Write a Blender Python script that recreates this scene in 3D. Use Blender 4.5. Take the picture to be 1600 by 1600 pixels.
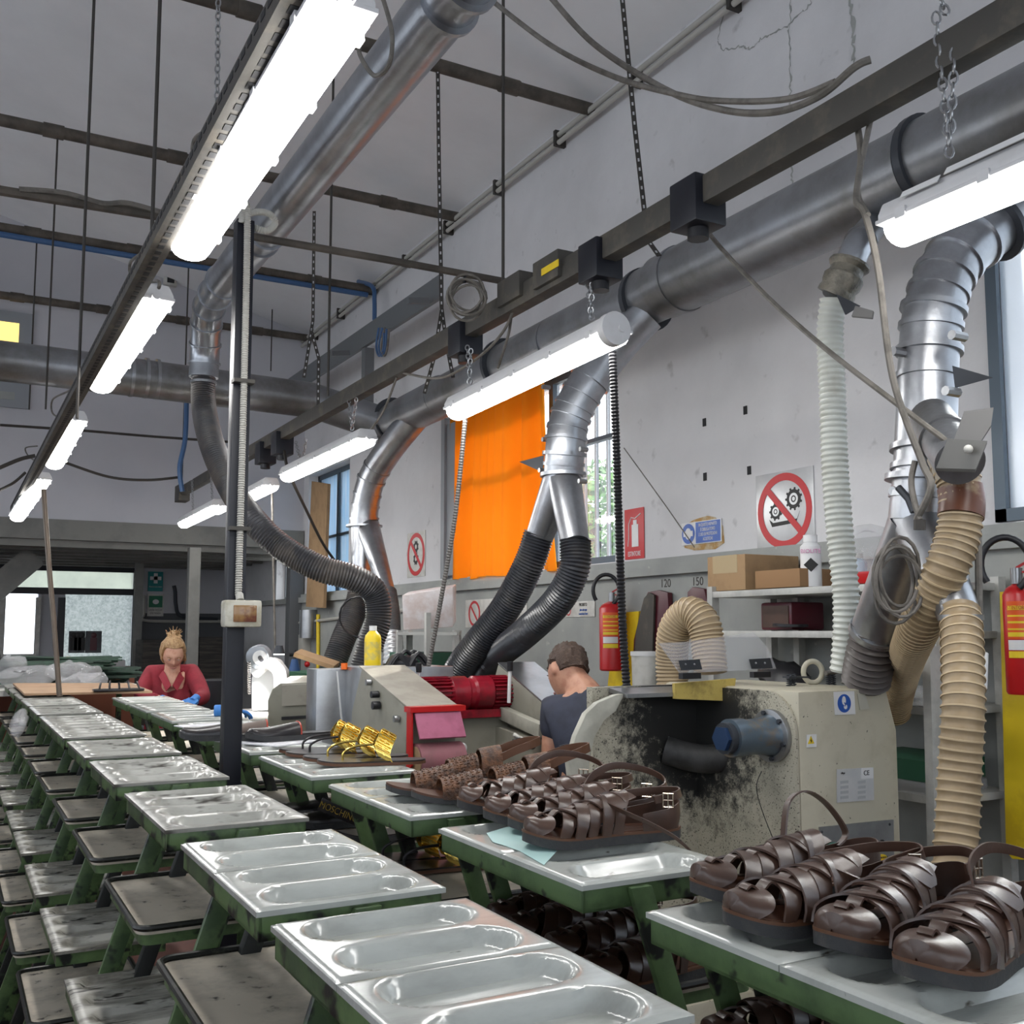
import bpy, bmesh, math, random
from mathutils import Vector, Matrix, noise as mnoise
random.seed(7)
PI = math.pi
for o in list(bpy.data.objects): bpy.data.objects.remove(o)
SC = bpy.context.scene
COL = SC.collection

# ------------------------------------------------------------------ camera
EYE = 1.55
F, CX, CY = 1610.0, 800.0, 830.0
PITCH = math.atan((985 - CY) / F)
YAW = math.atan((CX + 88.0) / (F / math.cos(PITCH)))
FW = Vector((math.sin(YAW) * math.cos(PITCH), math.cos(YAW) * math.cos(PITCH), math.sin(PITCH)))
RT = Vector((math.cos(YAW), -math.sin(YAW), 0))
UP = RT.cross(FW)
cd = bpy.data.cameras.new('camera')
cam = bpy.data.objects.new('camera', cd); COL.objects.link(cam)
m = Matrix((RT, UP, -FW)).transposed().to_4x4(); m.translation = Vector((0, 0, EYE)); cam.matrix_world = m
cd.sensor_width = 36; cd.lens = 36 * F / 1600; cd.shift_y = (CY - 800) / 1600; cd.clip_start = .05
SC.camera = cam
# ------------------------------------------------------------------ world, sun, exposure
w = bpy.data.worlds.new('world'); SC.world = w; w.use_nodes = True
bg = w.node_tree.nodes['Background']; bg.inputs[0].default_value = (.84, .91, 1, 1); bg.inputs[1].default_value = 2.4
sun = bpy.data.lights.new('sun', 'SUN'); sun.energy = 6; sun.angle = .01; sun.color = (1, .95, .86)
so = bpy.data.objects.new('sun', sun); COL.objects.link(so)
so.rotation_euler = Vector((-1.0, -.5, -.78)).to_track_quat('-Z', 'Y').to_euler()
SC.view_settings.view_transform = 'Standard'; SC.view_settings.look = 'None'
SC.view_settings.gamma = 1; SC.view_settings.use_curve_mapping = False
SC.view_settings.exposure = 0.42
LAMP = 20.0

# ------------------------------------------------------------------ helpers
def at(x, y, **k):
    """a point of the place seen at photo pixel (x, y), on a plane X=, Y=, Z= or at depth D="""
    d = FW * F + RT * (x - CX) + UP * (CY - y)
    if 'D' in k: s = k['D'] / F
    elif 'Z' in k: s = (k['Z'] - EYE) / d.z
    elif 'X' in k: s = k['X'] / d.x
    else: s = k['Y'] / d.y
    p = d * s; p.z += EYE
    return p
def V(*a): return Vector(a)
MATS = {}
def M(name, col, rough=.6, metal=0, col2=None, scale=6, thr=(.45, .6), bump=0, bscale=None, emit=0,
      spec=None, trans=0, alpha=1, col3=None, scale3=60, thr3=(.62, .66), coat=0, sub=0, stretch=None, detail=6):
    if name in MATS: return MATS[name]
    mt = bpy.data.materials.new(name); mt.use_nodes = True
    nt = mt.node_tree; N = nt.nodes; L = nt.links; b = N['Principled BSDF']
    b.inputs['Base Color'].default_value = (*col, 1); b.inputs['Roughness'].default_value = rough
    b.inputs['Metallic'].default_value = metal
    if spec is not None: b.inputs['Specular IOR Level'].default_value = spec
    if coat: b.inputs['Coat Weight'].default_value = coat; b.inputs['Coat Roughness'].default_value = .15
    if trans: b.inputs['Transmission Weight'].default_value = trans
    if alpha < 1: b.inputs['Alpha'].default_value = alpha
    if emit:
        b.inputs['Emission Color'].default_value = (*col, 1); b.inputs['Emission Strength'].default_value = emit
    tc = N.new('ShaderNodeTexCoord'); vec = tc.outputs['Object']
    if stretch:
        mp = N.new('ShaderNodeMapping'); mp.inputs['Scale'].default_value = stretch
        L.new(vec, mp.inputs['Vector']); vec = mp.outputs['Vector']
    def nz(sc, det=detail):
        n = N.new('ShaderNodeTexNoise'); n.inputs['Scale'].default_value = sc; n.inputs['Detail'].default_value = det
        n.inputs['Roughness'].default_value = .62; L.new(vec, n.inputs['Vector']); return n.outputs['Fac']
    cur = None
    if col2:
        r = N.new('ShaderNodeValToRGB'); r.color_ramp.elements[0].position = thr[0]; r.color_ramp.elements[1].position = thr[1]
        r.color_ramp.elements[0].color = (*col, 1); r.color_ramp.elements[1].color = (*col2, 1)
        L.new(nz(scale), r.inputs[0]); cur = r.outputs[0]
    if col3:
        r = N.new('ShaderNodeValToRGB'); r.color_ramp.elements[0].position = thr3[0]; r.color_ramp.elements[1].position = thr3[1]
        r.color_ramp.elements[0].color = (0, 0, 0, 1); r.color_ramp.elements[1].color = (1, 1, 1, 1)
        L.new(nz(scale3, 3), r.inputs[0])
        mx = N.new('ShaderNodeMix'); mx.data_type = 'RGBA'; L.new(r.outputs[0], mx.inputs['Factor'])
        if cur: L.new(cur, mx.inputs['A'])
        else: mx.inputs['A'].default_value = (*col, 1)
        mx.inputs['B'].default_value = (*col3, 1); cur = mx.outputs['Result']
    if cur: L.new(cur, b.inputs['Base Color'])
    if bump:
        bp = N.new('ShaderNodeBump'); bp.inputs['Strength'].default_value = bump; bp.inputs['Distance'].default_value = .01
        L.new(nz(bscale or scale * 2), bp.inputs['Height']); L.new(bp.outputs[0], b.inputs['Normal'])
    MATS[name] = mt; return mt
class MB:
    def __init__(s): s.v = []; s.f = []
    def add(s, vs, fs):
        n = len(s.v); s.v += [Vector(p) for p in vs]; s.f += [tuple(i + n for i in f) for f in fs]; return s
    def obox(s, c, ax, ay, az):
        """box with centre c and half-axis vectors"""
        c = Vector(c); vs = [c + ax * i + ay * j + az * k for k in (-1, 1) for j in (-1, 1) for i in (-1, 1)]
        return s.add(vs, [(0, 2, 3, 1), (4, 5, 7, 6), (0, 1, 5, 4), (2, 6, 7, 3), (0, 4, 6, 2), (1, 3, 7, 5)])
    def box(s, x0, x1, y0, y1, z0, z1):
        return s.obox(((x0 + x1) / 2, (y0 + y1) / 2, (z0 + z1) / 2), V((x1 - x0) / 2, 0, 0), V(0, (y1 - y0) / 2, 0), V(0, 0, (z1 - z0) / 2))
    def bar(s, a, b, w, h, up=V(0, 0, 1)):
        a = Vector(a); b = Vector(b); d = b - a; x = d.normalized(); y = up.cross(x)
        if y.length < 1e-4: y = V(0, 1, 0).cross(x)
        y.normalize(); z = x.cross(y)
        return s.obox((a + b) / 2, d / 2, y * w / 2, z * h / 2)
    def prism(s, poly, vec):
        n = len(poly); vec = Vector(vec); P = [Vector(p) for p in poly]
        nv = sum(((P[i].cross(P[(i + 1) % n])) for i in range(n)), Vector())
        if nv.dot(vec) > 0: P = P[::-1]
        vs = P + [p + vec for p in P]
        return s.add(vs, [tuple(range(n)), tuple(range(2 * n - 1, n - 1, -1))] + [(i, i + n, (i + 1) % n + n, (i + 1) % n) for i in range(n)])
    def tube(s, pts, r, n=12, cap=True, closed=False):
        pts = [Vector(p) for p in pts]; m_ = len(pts)
        rs = r if isinstance(r, (list, tuple)) else [r] * m_
        t0 = (pts[1] - pts[0]).normalized(); ref = V(0, 0, 1) if abs(t0.z) < .9 else V(1, 0, 0)
        u = t0.cross(ref).normalized(); base = len(s.v); prev = t0; vs = []; fs = []
        for i, p in enumerate(pts):
            if closed: t = (pts[(i + 1) % m_] - pts[i - 1]).normalized()
            else: t = (pts[min(i + 1, m_ - 1)] - pts[max(i - 1, 0)])
            if t.length < 1e-9: t = prev
            t = t.normalized(); u = (u - t * u.dot(t)); u = u.normalized() if u.length > 1e-6 else prev.orthogonal().normalized(); v = t.cross(u); prev = t
            for j in range(n):
                a = 2 * PI * j / n; vs.append(p + (u * math.cos(a) + v * math.sin(a)) * rs[i])
        for i in range(m_ if closed else m_ - 1):
            k = (i + 1) % m_
            for j in range(n): fs.append((i * n + j, i * n + (j + 1) % n, k * n + (j + 1) % n, k * n + j))
        if cap and not closed: fs += [tuple(range(n - 1, -1, -1)), tuple((m_ - 1) * n + j for j in range(n))]
        return s.add(vs, fs)
    def ball(s, c, r, n=12, sc=(1, 1, 1), rot=None):
        vs = []; fs = []; h = n // 2 + 1
        for i in range(h + 1):
            a = PI * i / h
            for j in range(n):
                b = 2 * PI * j / n; p = V(math.sin(a) * math.cos(b) * sc[0], math.sin(a) * math.sin(b) * sc[1], math.cos(a) * sc[2]) * r
                if rot: p = rot @ p
                vs.append(Vector(c) + p)
        for i in range(h):
            for j in range(n): fs.append((i * n + j, (i + 1) * n + j, (i + 1) * n + (j + 1) % n, i * n + (j + 1) % n))
        return s.add(vs, fs)
    def ribbon(s, pts, sides, w, t):
        """strip along pts, width vectors sides, thickness t"""
        m_ = len(pts); vs = []; fs = []
        for i in range(m_):
            d = (pts[min(i + 1, m_ - 1)] - pts[max(i - 1, 0)]).normalized(); sd = sides[i].normalized(); nn = sd.cross(d).normalized()
            ww = w[i] if isinstance(w, (list, tuple)) else w
            for a, b in ((-1, -1), (0, -1.0), (1, -1), (1, 1), (0, 1.35), (-1, 1)): vs.append(pts[i] + sd * a * ww / 2 + nn * b * t / 2)
        for i in range(m_ - 1):
            for j in range(6): fs.append((i * 6 + j, i * 6 + (j + 1) % 6, (i + 1) * 6 + (j + 1) % 6, (i + 1) * 6 + j))
        fs += [tuple(range(5, -1, -1)), tuple((m_ - 1) * 6 + j for j in range(6))]
        return s.add(vs, fs)
    def merge(s, mb): return s.add(mb.v, mb.f)
def tag(o, label=None, cat=None, group=None, kind=None):
    if label: o['label'] = label
    if cat: o['category'] = cat
    if group: o['group'] = group
    if kind: o['kind'] = kind
    return o
def thing(name, label, cat, loc=(0, 0, 0), group=None):
    o = bpy.data.objects.new(name, None); COL.objects.link(o); o.location = loc; o.empty_display_size = .1
    return tag(o, label, cat, group)
def wl(o):
    p = Vector(o.location)
    while o.parent: o = o.parent; p += Vector(o.location)
    return p
def finish(me, mat, smooth, bevel=0):
    bm = bmesh.new(); bm.from_mesh(me); bmesh.ops.recalc_face_normals(bm, faces=bm.faces)
    if bevel:
        es = [e for e in bm.edges if len(e.link_faces) == 2 and e.calc_face_angle(0) > .6]
        bmesh.ops.bevel(bm, geom=es, offset=bevel, segments=2, affect='EDGES', profile=.6, clamp_overlap=True)
    bm.to_mesh(me); bm.free()
    me.materials.append(mat)
    if smooth:
        me.shade_smooth()
        try: me.set_sharp_from_angle(angle=math.radians(38))
        except Exception: pass
def obj(name, mb, mat, parent=None, smooth=True, bevel=0, label=None, loc=None):
    """link the shape as ONE mesh object; its vertices are given in world space"""
    if parent is not None: off = wl(parent); l = Vector((0, 0, 0))
    else:
        if loc is None:
            xs = [v.x for v in mb.v]; ys = [v.y for v in mb.v]; zs = [v.z for v in mb.v]
            loc = V((min(xs) + max(xs)) / 2, (min(ys) + max(ys)) / 2, min(zs))
        off = Vector(loc); l = off
    me = bpy.data.meshes.new(name); me.from_pydata([v - off for v in mb.v], [], mb.f); me.update()
    finish(me, mat, smooth, bevel)
    o = bpy.data.objects.new(name, me); COL.objects.link(o); o.location = l
    if parent is not None: o.parent = parent
    if label: o['label'] = label
    return o
def obj2(name, mb, mat, mb2, mat2, parent=None, **k):
    """one mesh with two materials"""
    n = len(mb.f); j = MB().merge(mb).merge(mb2); o = obj(name, j, mat, parent, smooth=False, **k); o.data.materials.append(mat2)
    for i, p in enumerate(o.data.polygons): p.material_index = 1 if i >= n else 0
    return o
def struct(name, mb, mat, **k): return tag(obj(name, mb, mat, smooth=False, **k), kind='structure')
def copy_tree(o, parent=None):
    c = o.copy(); COL.objects.link(c)
    if parent is not None: c.parent = parent
    for ch in [x for x in ALLCH.get(o.name, list(o.children))]: copy_tree(ch, c)
    return c
ALLCH = {}
def crom(pts, n=12, closed=False):
    P = [Vector(p) for p in pts]; out = []; k = len(P)
    rng = range(k if closed else k - 1)
    for i in rng:
        if closed: a, b, c, d = P[i - 1], P[i], P[(i + 1) % k], P[(i + 2) % k]
        else: a, b, c, d = P[max(i - 1, 0)], P[i], P[i + 1], P[min(i + 2, k - 1)]
        for j in range(n):
            t = j / n; out.append(.5 * ((2 * b) + (c - a) * t + (2 * a - 5 * b + 4 * c - d) * t * t + (3 * b - a - 3 * c + d) * t ** 3))
    if not closed: out.append(P[-1])
    return out
def resample(pts, step):
    out = [pts[0]]; acc = 0
    for i in range(1, len(pts)):
        a = pts[i - 1]; b = pts[i]; L = (b - a).length
        while acc + L >= step:
            t = (step - acc) / L; a = a.lerp(b, t); out.append(a); L = (b - a).length; acc = 0
        acc += L
    out.append(pts[-1]); return out
def hose_mb(pts, r, pitch=.02, amp=.08, n=20, sub=5, sharp=False, curve=True):
    p = resample(crom(pts, 16) if curve else [Vector(q) for q in pts], pitch / sub); rs = []
    for i in range(len(p)):
        ph = (i % sub) / sub; k = .5 + .5 * math.cos(2 * PI * ph)
        if sharp: k = k ** 3
        rs.append(r * (1 - amp + amp * 2 * k))
    return MB().tube(p, rs, n)
def cable_mb(pts, r, n=7, curve=True): return MB().tube(crom(pts, 8) if curve else pts, r, n)
def slab(c, xd, up, w, h, t):
    xd = Vector(xd).normalized(); up = Vector(up).normalized(); nn = xd.cross(up)
    return MB().obox(Vector(c) + nn * t / 2, xd * w / 2, up * h / 2, nn * t / 2)
def text(s, size, c, xd, up, mat, parent, name='lettering', ext=.0006, align='CENTER', font_sx=1):
    cu = bpy.data.curves.new('t', 'FONT'); cu.body = s; cu.size = size; cu.align_x = align; cu.align_y = 'CENTER'; cu.extrude = ext
    to = bpy.data.objects.new('t', cu); COL.objects.link(to)
    dg = bpy.context.evaluated_depsgraph_get(); me = bpy.data.meshes.new_from_object(to.evaluated_get(dg)); bpy.data.objects.remove(to)
    xd = Vector(xd).normalized(); up = Vector(up).normalized(); nn = xd.cross(up)
    off = wl(parent)
    for v in me.vertices: v.co = Vector(c) + xd * v.co.x * font_sx + up * v.co.y + nn * v.co.z - off
    me.materials.clear(); me.materials.append(mat); me.name = name
    o = bpy.data.objects.new(name, me); COL.objects.link(o); o.parent = parent; return o
def disc(c, xd, up, r, t, n=36, r2=None):
    """flat disc or ring"""
    xd = Vector(xd).normalized(); up = Vector(up).normalized(); nn = xd.cross(up); mb = MB(); c = Vector(c)
    ro = [c + (xd * math.cos(2 * PI * i / n) + up * math.sin(2 * PI * i / n)) * r for i in range(n)]
    if r2 is None: return mb.prism(ro, nn * t)
    ri = [c + (xd * math.cos(2 * PI * i / n) + up * math.sin(2 * PI * i / n)) * r2 for i in range(n)]
    vs = ro + ri + [p + nn * t for p in ro] + [p + nn * t for p in ri]; fs = []
    for i in range(n):
        j = (i + 1) % n
        fs += [(i, j, n + j, n + i), (2 * n + i, 3 * n + i, 3 * n + j, 2 * n + j), (i, 2 * n + i, 2 * n + j, j), (n + i, n + j, 3 * n + j, 3 * n + i)]
    return mb.add(vs, fs)
def chain_mb(a, b, link=.03, r=.0028, w=.009):
    a = Vector(a); b = Vector(b); L = (b - a).length; n = max(2, int(L / (link * .78))); d = (b - a).normalized(); mb = MB()
    u = d.orthogonal().normalized(); v = d.cross(u)
    for i in range(n):
        c = a.lerp(b, (i + .5) / n); s = u if i % 2 else v; pts = []
        for k in range(10):
            t = 2 * PI * k / 10; pts.append(c + d * math.cos(t) * link / 2 + s * math.sin(t) * w)
        mb.tube(pts, r, 5, closed=True)
    return mb
def gear_poly(c, xd, up, r, teeth, depth=.22):
    pts = []
    for i in range(teeth):
        for k, rr in ((0, 1), (.22, 1), (.32, 1 + depth), (.62, 1 + depth), (.72, 1)):
            a = 2 * PI * (i + k) / teeth; pts.append(Vector(c) + (Vector(xd) * math.cos(a) + Vector(up) * math.sin(a)) * r * rr)
    return pts

# ------------------------------------------------------------------ materials
m_wall = M('plaster', (.68, .675, .685), .9, 0, (.55, .545, .555), 1.1, (.4, .75), .25, 9, col3=(.40, .395, .40), scale3=7, thr3=(.64, .8))
m_wallback = M('plaster_back', (.56, .56, .59), .9, 0, (.48, .48, .52), .8, (.4, .8), .1, 12)
m_dado = M('dado', (.36, .37, .35), .75, 0, (.28, .29, .28), 2.5, (.4, .7), .15, 10, col3=(.5, .5, .46), scale3=9, thr3=(.68, .74))
m_ceil = M('ceiling_paint', (.84, .84, .85), .9, 0, (.70, .70, .71), .7, (.35, .75), .1, 8)
m_floor = M('floor_paint', (.13, .05, .035), .45, 0, (.07, .04, .035), 3, (.4, .6), .1)
m_galv = M('galvanised', (.42, .44, .47), .33, .92, (.27, .27, .28), 5, (.38, .68), .06, 60)
m_duct = M('duct_dusty', (.30, .31, .33), .38, .75, (.17, .165, .16), 3.2, (.38, .66), .08, 50)
m_ring = M('dark_ring', (.05, .055, .065), .5, .4)
m_beam = M('dark_steel', (.075, .07, .062), .6, .35, (.15, .13, .10), 9, (.5, .75), .15)
m_rod = M('rod_steel', (.05, .045, .04), .6, .3)
m_pipe = M('pipe_rust', (.13, .11, .09), .7, .2, (.07, .06, .05), 6, (.4, .6), .2)
m_cable = M('grey_cable', (.17, .155, .135), .6, 0, (.11, .10, .085), 20)
m_black = M('black_plastic', (.012, .012, .015), .4)
m_navy = M('navy_box', (.005, .006, .012), .42)
m_blackhose = M('black_hose', (.028, .03, .036), .28, 0, (.075, .07, .066), 5, (.5, .75), 0, spec=.7)
m_dusthose = M('dusty_hose', (.05, .05, .055), .38, 0, (.15, .13, .11), 4, (.45, .7), 0)
m_beigehose = M('beige_hose', (.34, .25, .145), .42, 0, (.22, .155, .085), 7, (.42, .7), 0)
m_beigerib = M('beige_rib', (.50, .385, .235), .5)
m_whitehose = M('white_hose', (.60, .62, .57), .35, 0, (.42, .41, .34), 9, (.5, .8))
m_conduit = M('grey_conduit', (.45, .44, .40), .55)
m_fixture = M('lamp_housing', (.62, .62, .63), .45, 0, (.52, .51, .5), 8, (.5, .8))
m_tubelight = M('lamp_light', (1, .985, .96), .4, emit=LAMP)
m_cream = M('machine_cream', (.50, .465, .36), .5, 0, (.40, .365, .27), 7, (.5, .72), .04, col3=(.06, .055, .05), scale3=70, thr3=(.67, .70))
m_creamdirty = M('machine_sooty', (.46, .43, .34), .55, 0, (.34, .32, .25), 6, (.5, .7), .05, col3=(.015, .015, .015), scale3=190, thr3=(.60, .64))
def soot(mt, c, r0, r1):
    """grinding soot sprayed on the metal round a world point"""
    nt = mt.node_tree; N = nt.nodes; L = nt.links; b = N['Principled BSDF']; src = b.inputs['Base Color'].links[0].from_socket
    g = N.new('ShaderNodeNewGeometry'); d = N.new('ShaderNodeVectorMath'); d.operation = 'DISTANCE'; d.inputs[1].default_value = c; L.new(g.outputs['Position'], d.inputs[0])
    mr = N.new('ShaderNodeMapRange'); mr.inputs[1].default_value = r0; mr.inputs[2].default_value = r1; mr.inputs[3].default_value = .62; mr.inputs[4].default_value = 0; L.new(d.outputs['Value'], mr.inputs[0])
    n = N.new('ShaderNodeTexNoise'); n.inputs['Scale'].default_value = 26; n.inputs['Detail'].default_value = 10; n.inputs['Roughness'].default_value = .8; L.new(g.outputs['Position'], n.inputs['Vector'])
    ad = N.new('ShaderNodeMath'); ad.operation = 'ADD'; L.new(mr.outputs[0], ad.inputs[0]); L.new(n.outputs['Fac'], ad.inputs[1])
    r = N.new('ShaderNodeValToRGB'); r.color_ramp.elements[0].position = .78; r.color_ramp.elements[1].position = .95; L.new(ad.outputs[0], r.inputs[0])
    mx = N.new('ShaderNodeMix'); mx.data_type = 'RGBA'; L.new(r.outputs[0], mx.inputs['Factor']); L.new(src, mx.inputs['A']); mx.inputs['B'].default_value = (.018, .018, .017, 1); L.new(mx.outputs['Result'], b.inputs['Base Color'])
m_olive = M('machine_olive', (.26, .25, .205), .5, 0, (.18, .17, .14), 6, (.5, .75), .05)
m_steel = M('sheet_steel', (.42, .43, .44), .32, .85, (.28, .28, .29), 5, (.4, .7), .05)
m_green = M('green_paint', (.10, .165, .06), .42, 0, (.045, .08, .033), 9, (.42, .60), .08, col3=(.008, .01, .008), scale3=15, thr3=(.53, .60))
m_greenb = M('green_paint_b', (.105, .175, .07), .42, 0, (.055, .095, .04), 8, (.42, .62), .08, col3=(.012, .014, .012), scale3=14, thr3=(.60, .66))
m_legdark = M('shaded_stained_leg', (.010, .011, .010), .55, 0, (.035, .05, .03), 22, (.55, .65))  # black stains plus shade below the trays, both put into the colour
m_insert = M('tray_plastic', (.46, .48, .45), .2, 0, (.30, .31, .285), 5, (.45, .68), .04, 30, coat=.3, col3=(.10, .09, .075), scale3=26, thr3=(.68, .74), stretch=(.6, 2, 1))
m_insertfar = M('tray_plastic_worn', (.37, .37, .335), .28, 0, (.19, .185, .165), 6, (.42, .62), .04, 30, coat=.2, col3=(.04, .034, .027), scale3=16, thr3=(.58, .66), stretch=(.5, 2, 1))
m_insertlow = M('tray_plastic_dirty', (.46, .45, .40), .32, 0, (.16, .15, .125), 8, (.42, .60), .06, 30, col3=(.02, .018, .014), scale3=20, thr3=(.56, .64), stretch=(.5, 2.5, 1))
m_pan = M('pan_beige', (.54, .48, .385), .6, 0, (.27, .24, .195), 6, (.42, .62), .1, col3=(.05, .042, .034), scale3=24, thr3=(.64, .71))
m_panrim = M('pan_rim', (.014, .015, .013), .35, .2, (.05, .055, .04), 25, (.55, .65))
m_yellow = M('yellow_paint', (.85, .62, .02), .45, 0, (.7, .48, .02), 5)
m_red = M('red_paint', (.52, .012, .014), .3)
m_redmotor = M('red_motor', (.30, .008, .022), .28, 0, (.16, .006, .014), 10)
m_white = M('white_paint', (.75, .75, .75), .5)
m_offwhite = M('off_white', (.62, .61, .57), .5, 0, (.5, .49, .45), 10)
m_blue = M('sign_blue', (.012, .09, .42), .4)
m_signred = M('sign_red', (.55, .03, .035), .45)
m_signblack = M('sign_black', (.012, .012, .012), .5)
m_teal = M('sign_teal', (.0, .20, .20), .5)
m_alu = M('sign_panel', (.56, .57, .58), .3, .35, (.68, .68, .68), 6, (.4, .7))
m_card = M('cardboard', (.36, .23, .12), .8, 0, (.30, .19, .10), 8)
m_tape = M('brown_tape', (.44, .34, .20), .25)
m_leather = M('brown_leather', (.078, .041, .028), .36, 0, (.05, .027, .019), 14, (.4, .7), .05, 90, coat=.12)
m_insole = M('insole', (.09, .035, .018), .4)
m_welt = M('welt', (.115, .048, .022), .5)
m_rubber = M('rubber_sole', (.035, .036, .038), .7, 0, (.06, .055, .05), 30, (.5, .7), .2, 120)
m_weave = M('woven_leather', (.17, .07, .028), .38, 0, (.055, .022, .010), 60, (.4, .6), .8, 90)
m_darkleather = M('black_leather', (.014, .012, .014), .3, 0, (.03, .025, .025), 12)
m_gold = M('gold', (.85, .62, .16), .22, 1)
m_buckle = M('buckle_metal', (.72, .62, .5), .22, 1)
m_redleather = M('red_leather', (.42, .04, .02), .35)
m_skin = M('skin', (.62, .36, .26), .5, 0, (.55, .29, .2), 30)
m_tan = M('tanned_skin', (.50, .26, .17), .5, 0, (.43, .2, .13), 30)
m_blond = M('blond_hair', (.42, .27, .13), .5, 0, (.25, .14, .06), 60, (.4, .6), .5, 120)
m_brownhair = M('brown_hair', (.07, .042, .03), .55, 0, (.14, .09, .065), 70, (.5, .7), .8, 160)
m_smock = M('red_smock', (.28, .02, .035), .8, 0, (.22, .014, .026), 10)
m_tshirt = M('navy_shirt', (.035, .04, .065), .8, 0, (.028, .032, .05), 12)
m_jeans = M('work_trousers', (.03, .035, .05), .85)
m_glove = M('blue_glove', (.05, .22, .60), .5)
m_glassmat = M('window_glass', (1, 1, 1), .02, trans=1, alpha=.12)
m_frame = M('window_frame', (.09, .12, .15), .5, .3)
m_framew = M('window_frame_pale', (.30, .32, .34), .5, .2)
m_poly = M('clear_plastic', (.75, .76, .82), .06, alpha=.22)
m_film = M('plastic_film', (.75, .75, .77), .12, 0, (.6, .6, .62), 14, alpha=.3, bump=.8)
m_paper = M('paper', (.72, .72, .75), .7)
m_dark = M('dark_void', (.012, .012, .014), .7)
m_mezz = M('mezzanine_steel', (.20, .20, .185), .65, 0, (.16, .16, .15), 3)
m_shelf = M('shelf_steel', (.50, .50, .47), .45, .1, (.40, .40, .38), 8)

# ------------------------------------------------------------------ room shell
W = 3.3; BY = 10.62; LX = -4.2; FY = -3.0; HB = 14.2
def zc(x): return EYE + 3.19 + .245 * (W - x)
struct('floor', MB().box(LX - .2, W + .3, FY, HB + .2, -.1, 0), m_floor)
# right wall with its openings, as one mesh
SILL = EYE + .385
wins = [(-1.2, 2.385, SILL, EYE + 1.95), (4.80, 7.02, SILL, EYE + 1.62), (9.2, 10.45, EYE + .30, EYE + 1.62), (10.75, 11.6, EYE + .33, EYE + .93)]
mb = MB(); y = FY
WT = zc(W)
for (a, b, z0, z1) in wins:
    mb.box(W, W + .28, y, a, 0, WT + .1); mb.box(W, W + .28, a, b, 0, z0); mb.box(W, W + .28, a, b, z1, WT + .1); y = b
mb.box(W, W + .28, y, HB, 0, WT + .1)
struct('wall_right', mb, m_wall)
# darker painted lower part with its ledge
mb = MB().box(W - .03, W - .001, FY, BY, 0, SILL - .10)
struct('trim_1', mb, m_dado)
mb = MB().box(W - .07, W - .001, FY, HB, SILL - .10, SILL - .045)
mb.box(W - .045, W - .001, FY, BY, SILL - .045, SILL - .01)
struct('trim_2', mb, m_dado)
# back wall above the mezzanine, ceiling
ZB = at(0, 815, Y=BY).z
mb = MB().box(LX, W, BY, BY + .2, ZB, EYE + 5.4)
struct('wall_back', mb, m_wallback)
RX = -.6
mb = MB(); zr = zc(RX); zl = zr - .245 * (RX - LX)
mb.prism([(W + .3, FY, zc(W + .3)), (RX, FY, zr), (LX - .2, FY, zl), (LX - .2, FY, zl + .15), (RX, FY, zr + .15), (W + .3, FY, zc(W + .3) + .15)], (0, BY + .2 - FY, 0))
struct('ceiling', mb, m_ceil)
mb = MB().box(LX, W, FY - .2, FY, 0, 1.5).box(LX, W, FY - .2, FY, 3.4, 6)
for k in range(6): mb.box(LX + k * 1.3, LX + k * 1.3 + .3, FY - .2, FY, 1.5, 3.4)
struct('wall_front', mb, m_wallback)
mb = MB().box(LX - .2, LX, FY, HB, 0, 1.7).box(LX - .2, LX, FY, HB, 3.6, 5.6)
for yy in (-3, .2, 3.4, 6.6, 9.8, 13.6): mb.box(LX - .2, LX, yy, yy + .9, 1.7, 3.6)
struct('wall_left', mb, m_wallback)
# room behind, below the mezzanine
YB = 14.0
pd = lambda x, y: at(x, y, Y=YB)
dl = pd(102, 935).x; dr = pd(207, 935).x; dz1 = pd(105, 934).z; tz0 = pd(100, 925).z; tz1 = pd(100, 890).z
wl0 = pd(5, 935).x; wl1 = pd(60, 935).x; wz0 = pd(30, 1022).z; wz1 = pd(30, 933).z
mb = MB()
mb.box(LX, wl0, YB, YB + .2, 0, 3.2); mb.box(wl0, wl1, YB, YB + .2, 0, wz0); mb.box(wl1, dl, YB, YB + .2, 0, tz0); mb.box(LX, wl0, YB, YB + .2, 0, 3.2)
mb.box(wl0, dr + .02, YB, YB + .2, tz1, 3.2); mb.box(dr + .02, W, YB, YB + .2, 0, 3.2)
mb.box(dl, dr, YB, YB + .2, 0, pd(100, 1045).z - .0)
struct('wall_back_room', mb, m_wallback)
struct('ceiling_mezzanine', MB().box(LX, W, BY + .12, HB, 2.46, 2.52), m_mezz)
struct('trim_3', MB().box(pd(217, 990).x, W - .01, YB - .02, YB, 0, pd(217, 958).z), M('dado_dark', (.10, .105, .11), .8))
fr = MB()
for x in (wl0, wl1): fr.box(x - .03, x + .03, YB - .05, YB, wz0, wz1)
fr.box(wl0, wl1, YB - .05, YB, wz0 - .04, wz0)
wn = struct('window_5', fr, m_offwhite); obj('window_pane', MB().box(wl0, wl1, YB + .02, YB + .03, wz0, wz1), m_glassmat, wn)
obj('window_sill', MB().box(wl0, wl1 + .1, YB - .12, YB, wz0 - .08, wz0 - .05), m_mezz, wn)
fr = MB().box(LX + 2, dr + .05, YB - .06, YB, tz0 - .03, tz0 + .05).box(LX + 2, dr + .05, YB - .06, YB, tz1 - .02, tz1 + .04)
fr.box(dr, dr + .09, YB - .06, YB, 0, tz1); fr.box(dl - .08, dl, YB - .06, YB, 0, dz1)
dr1 = struct('door_1', fr, m_navy)
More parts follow.
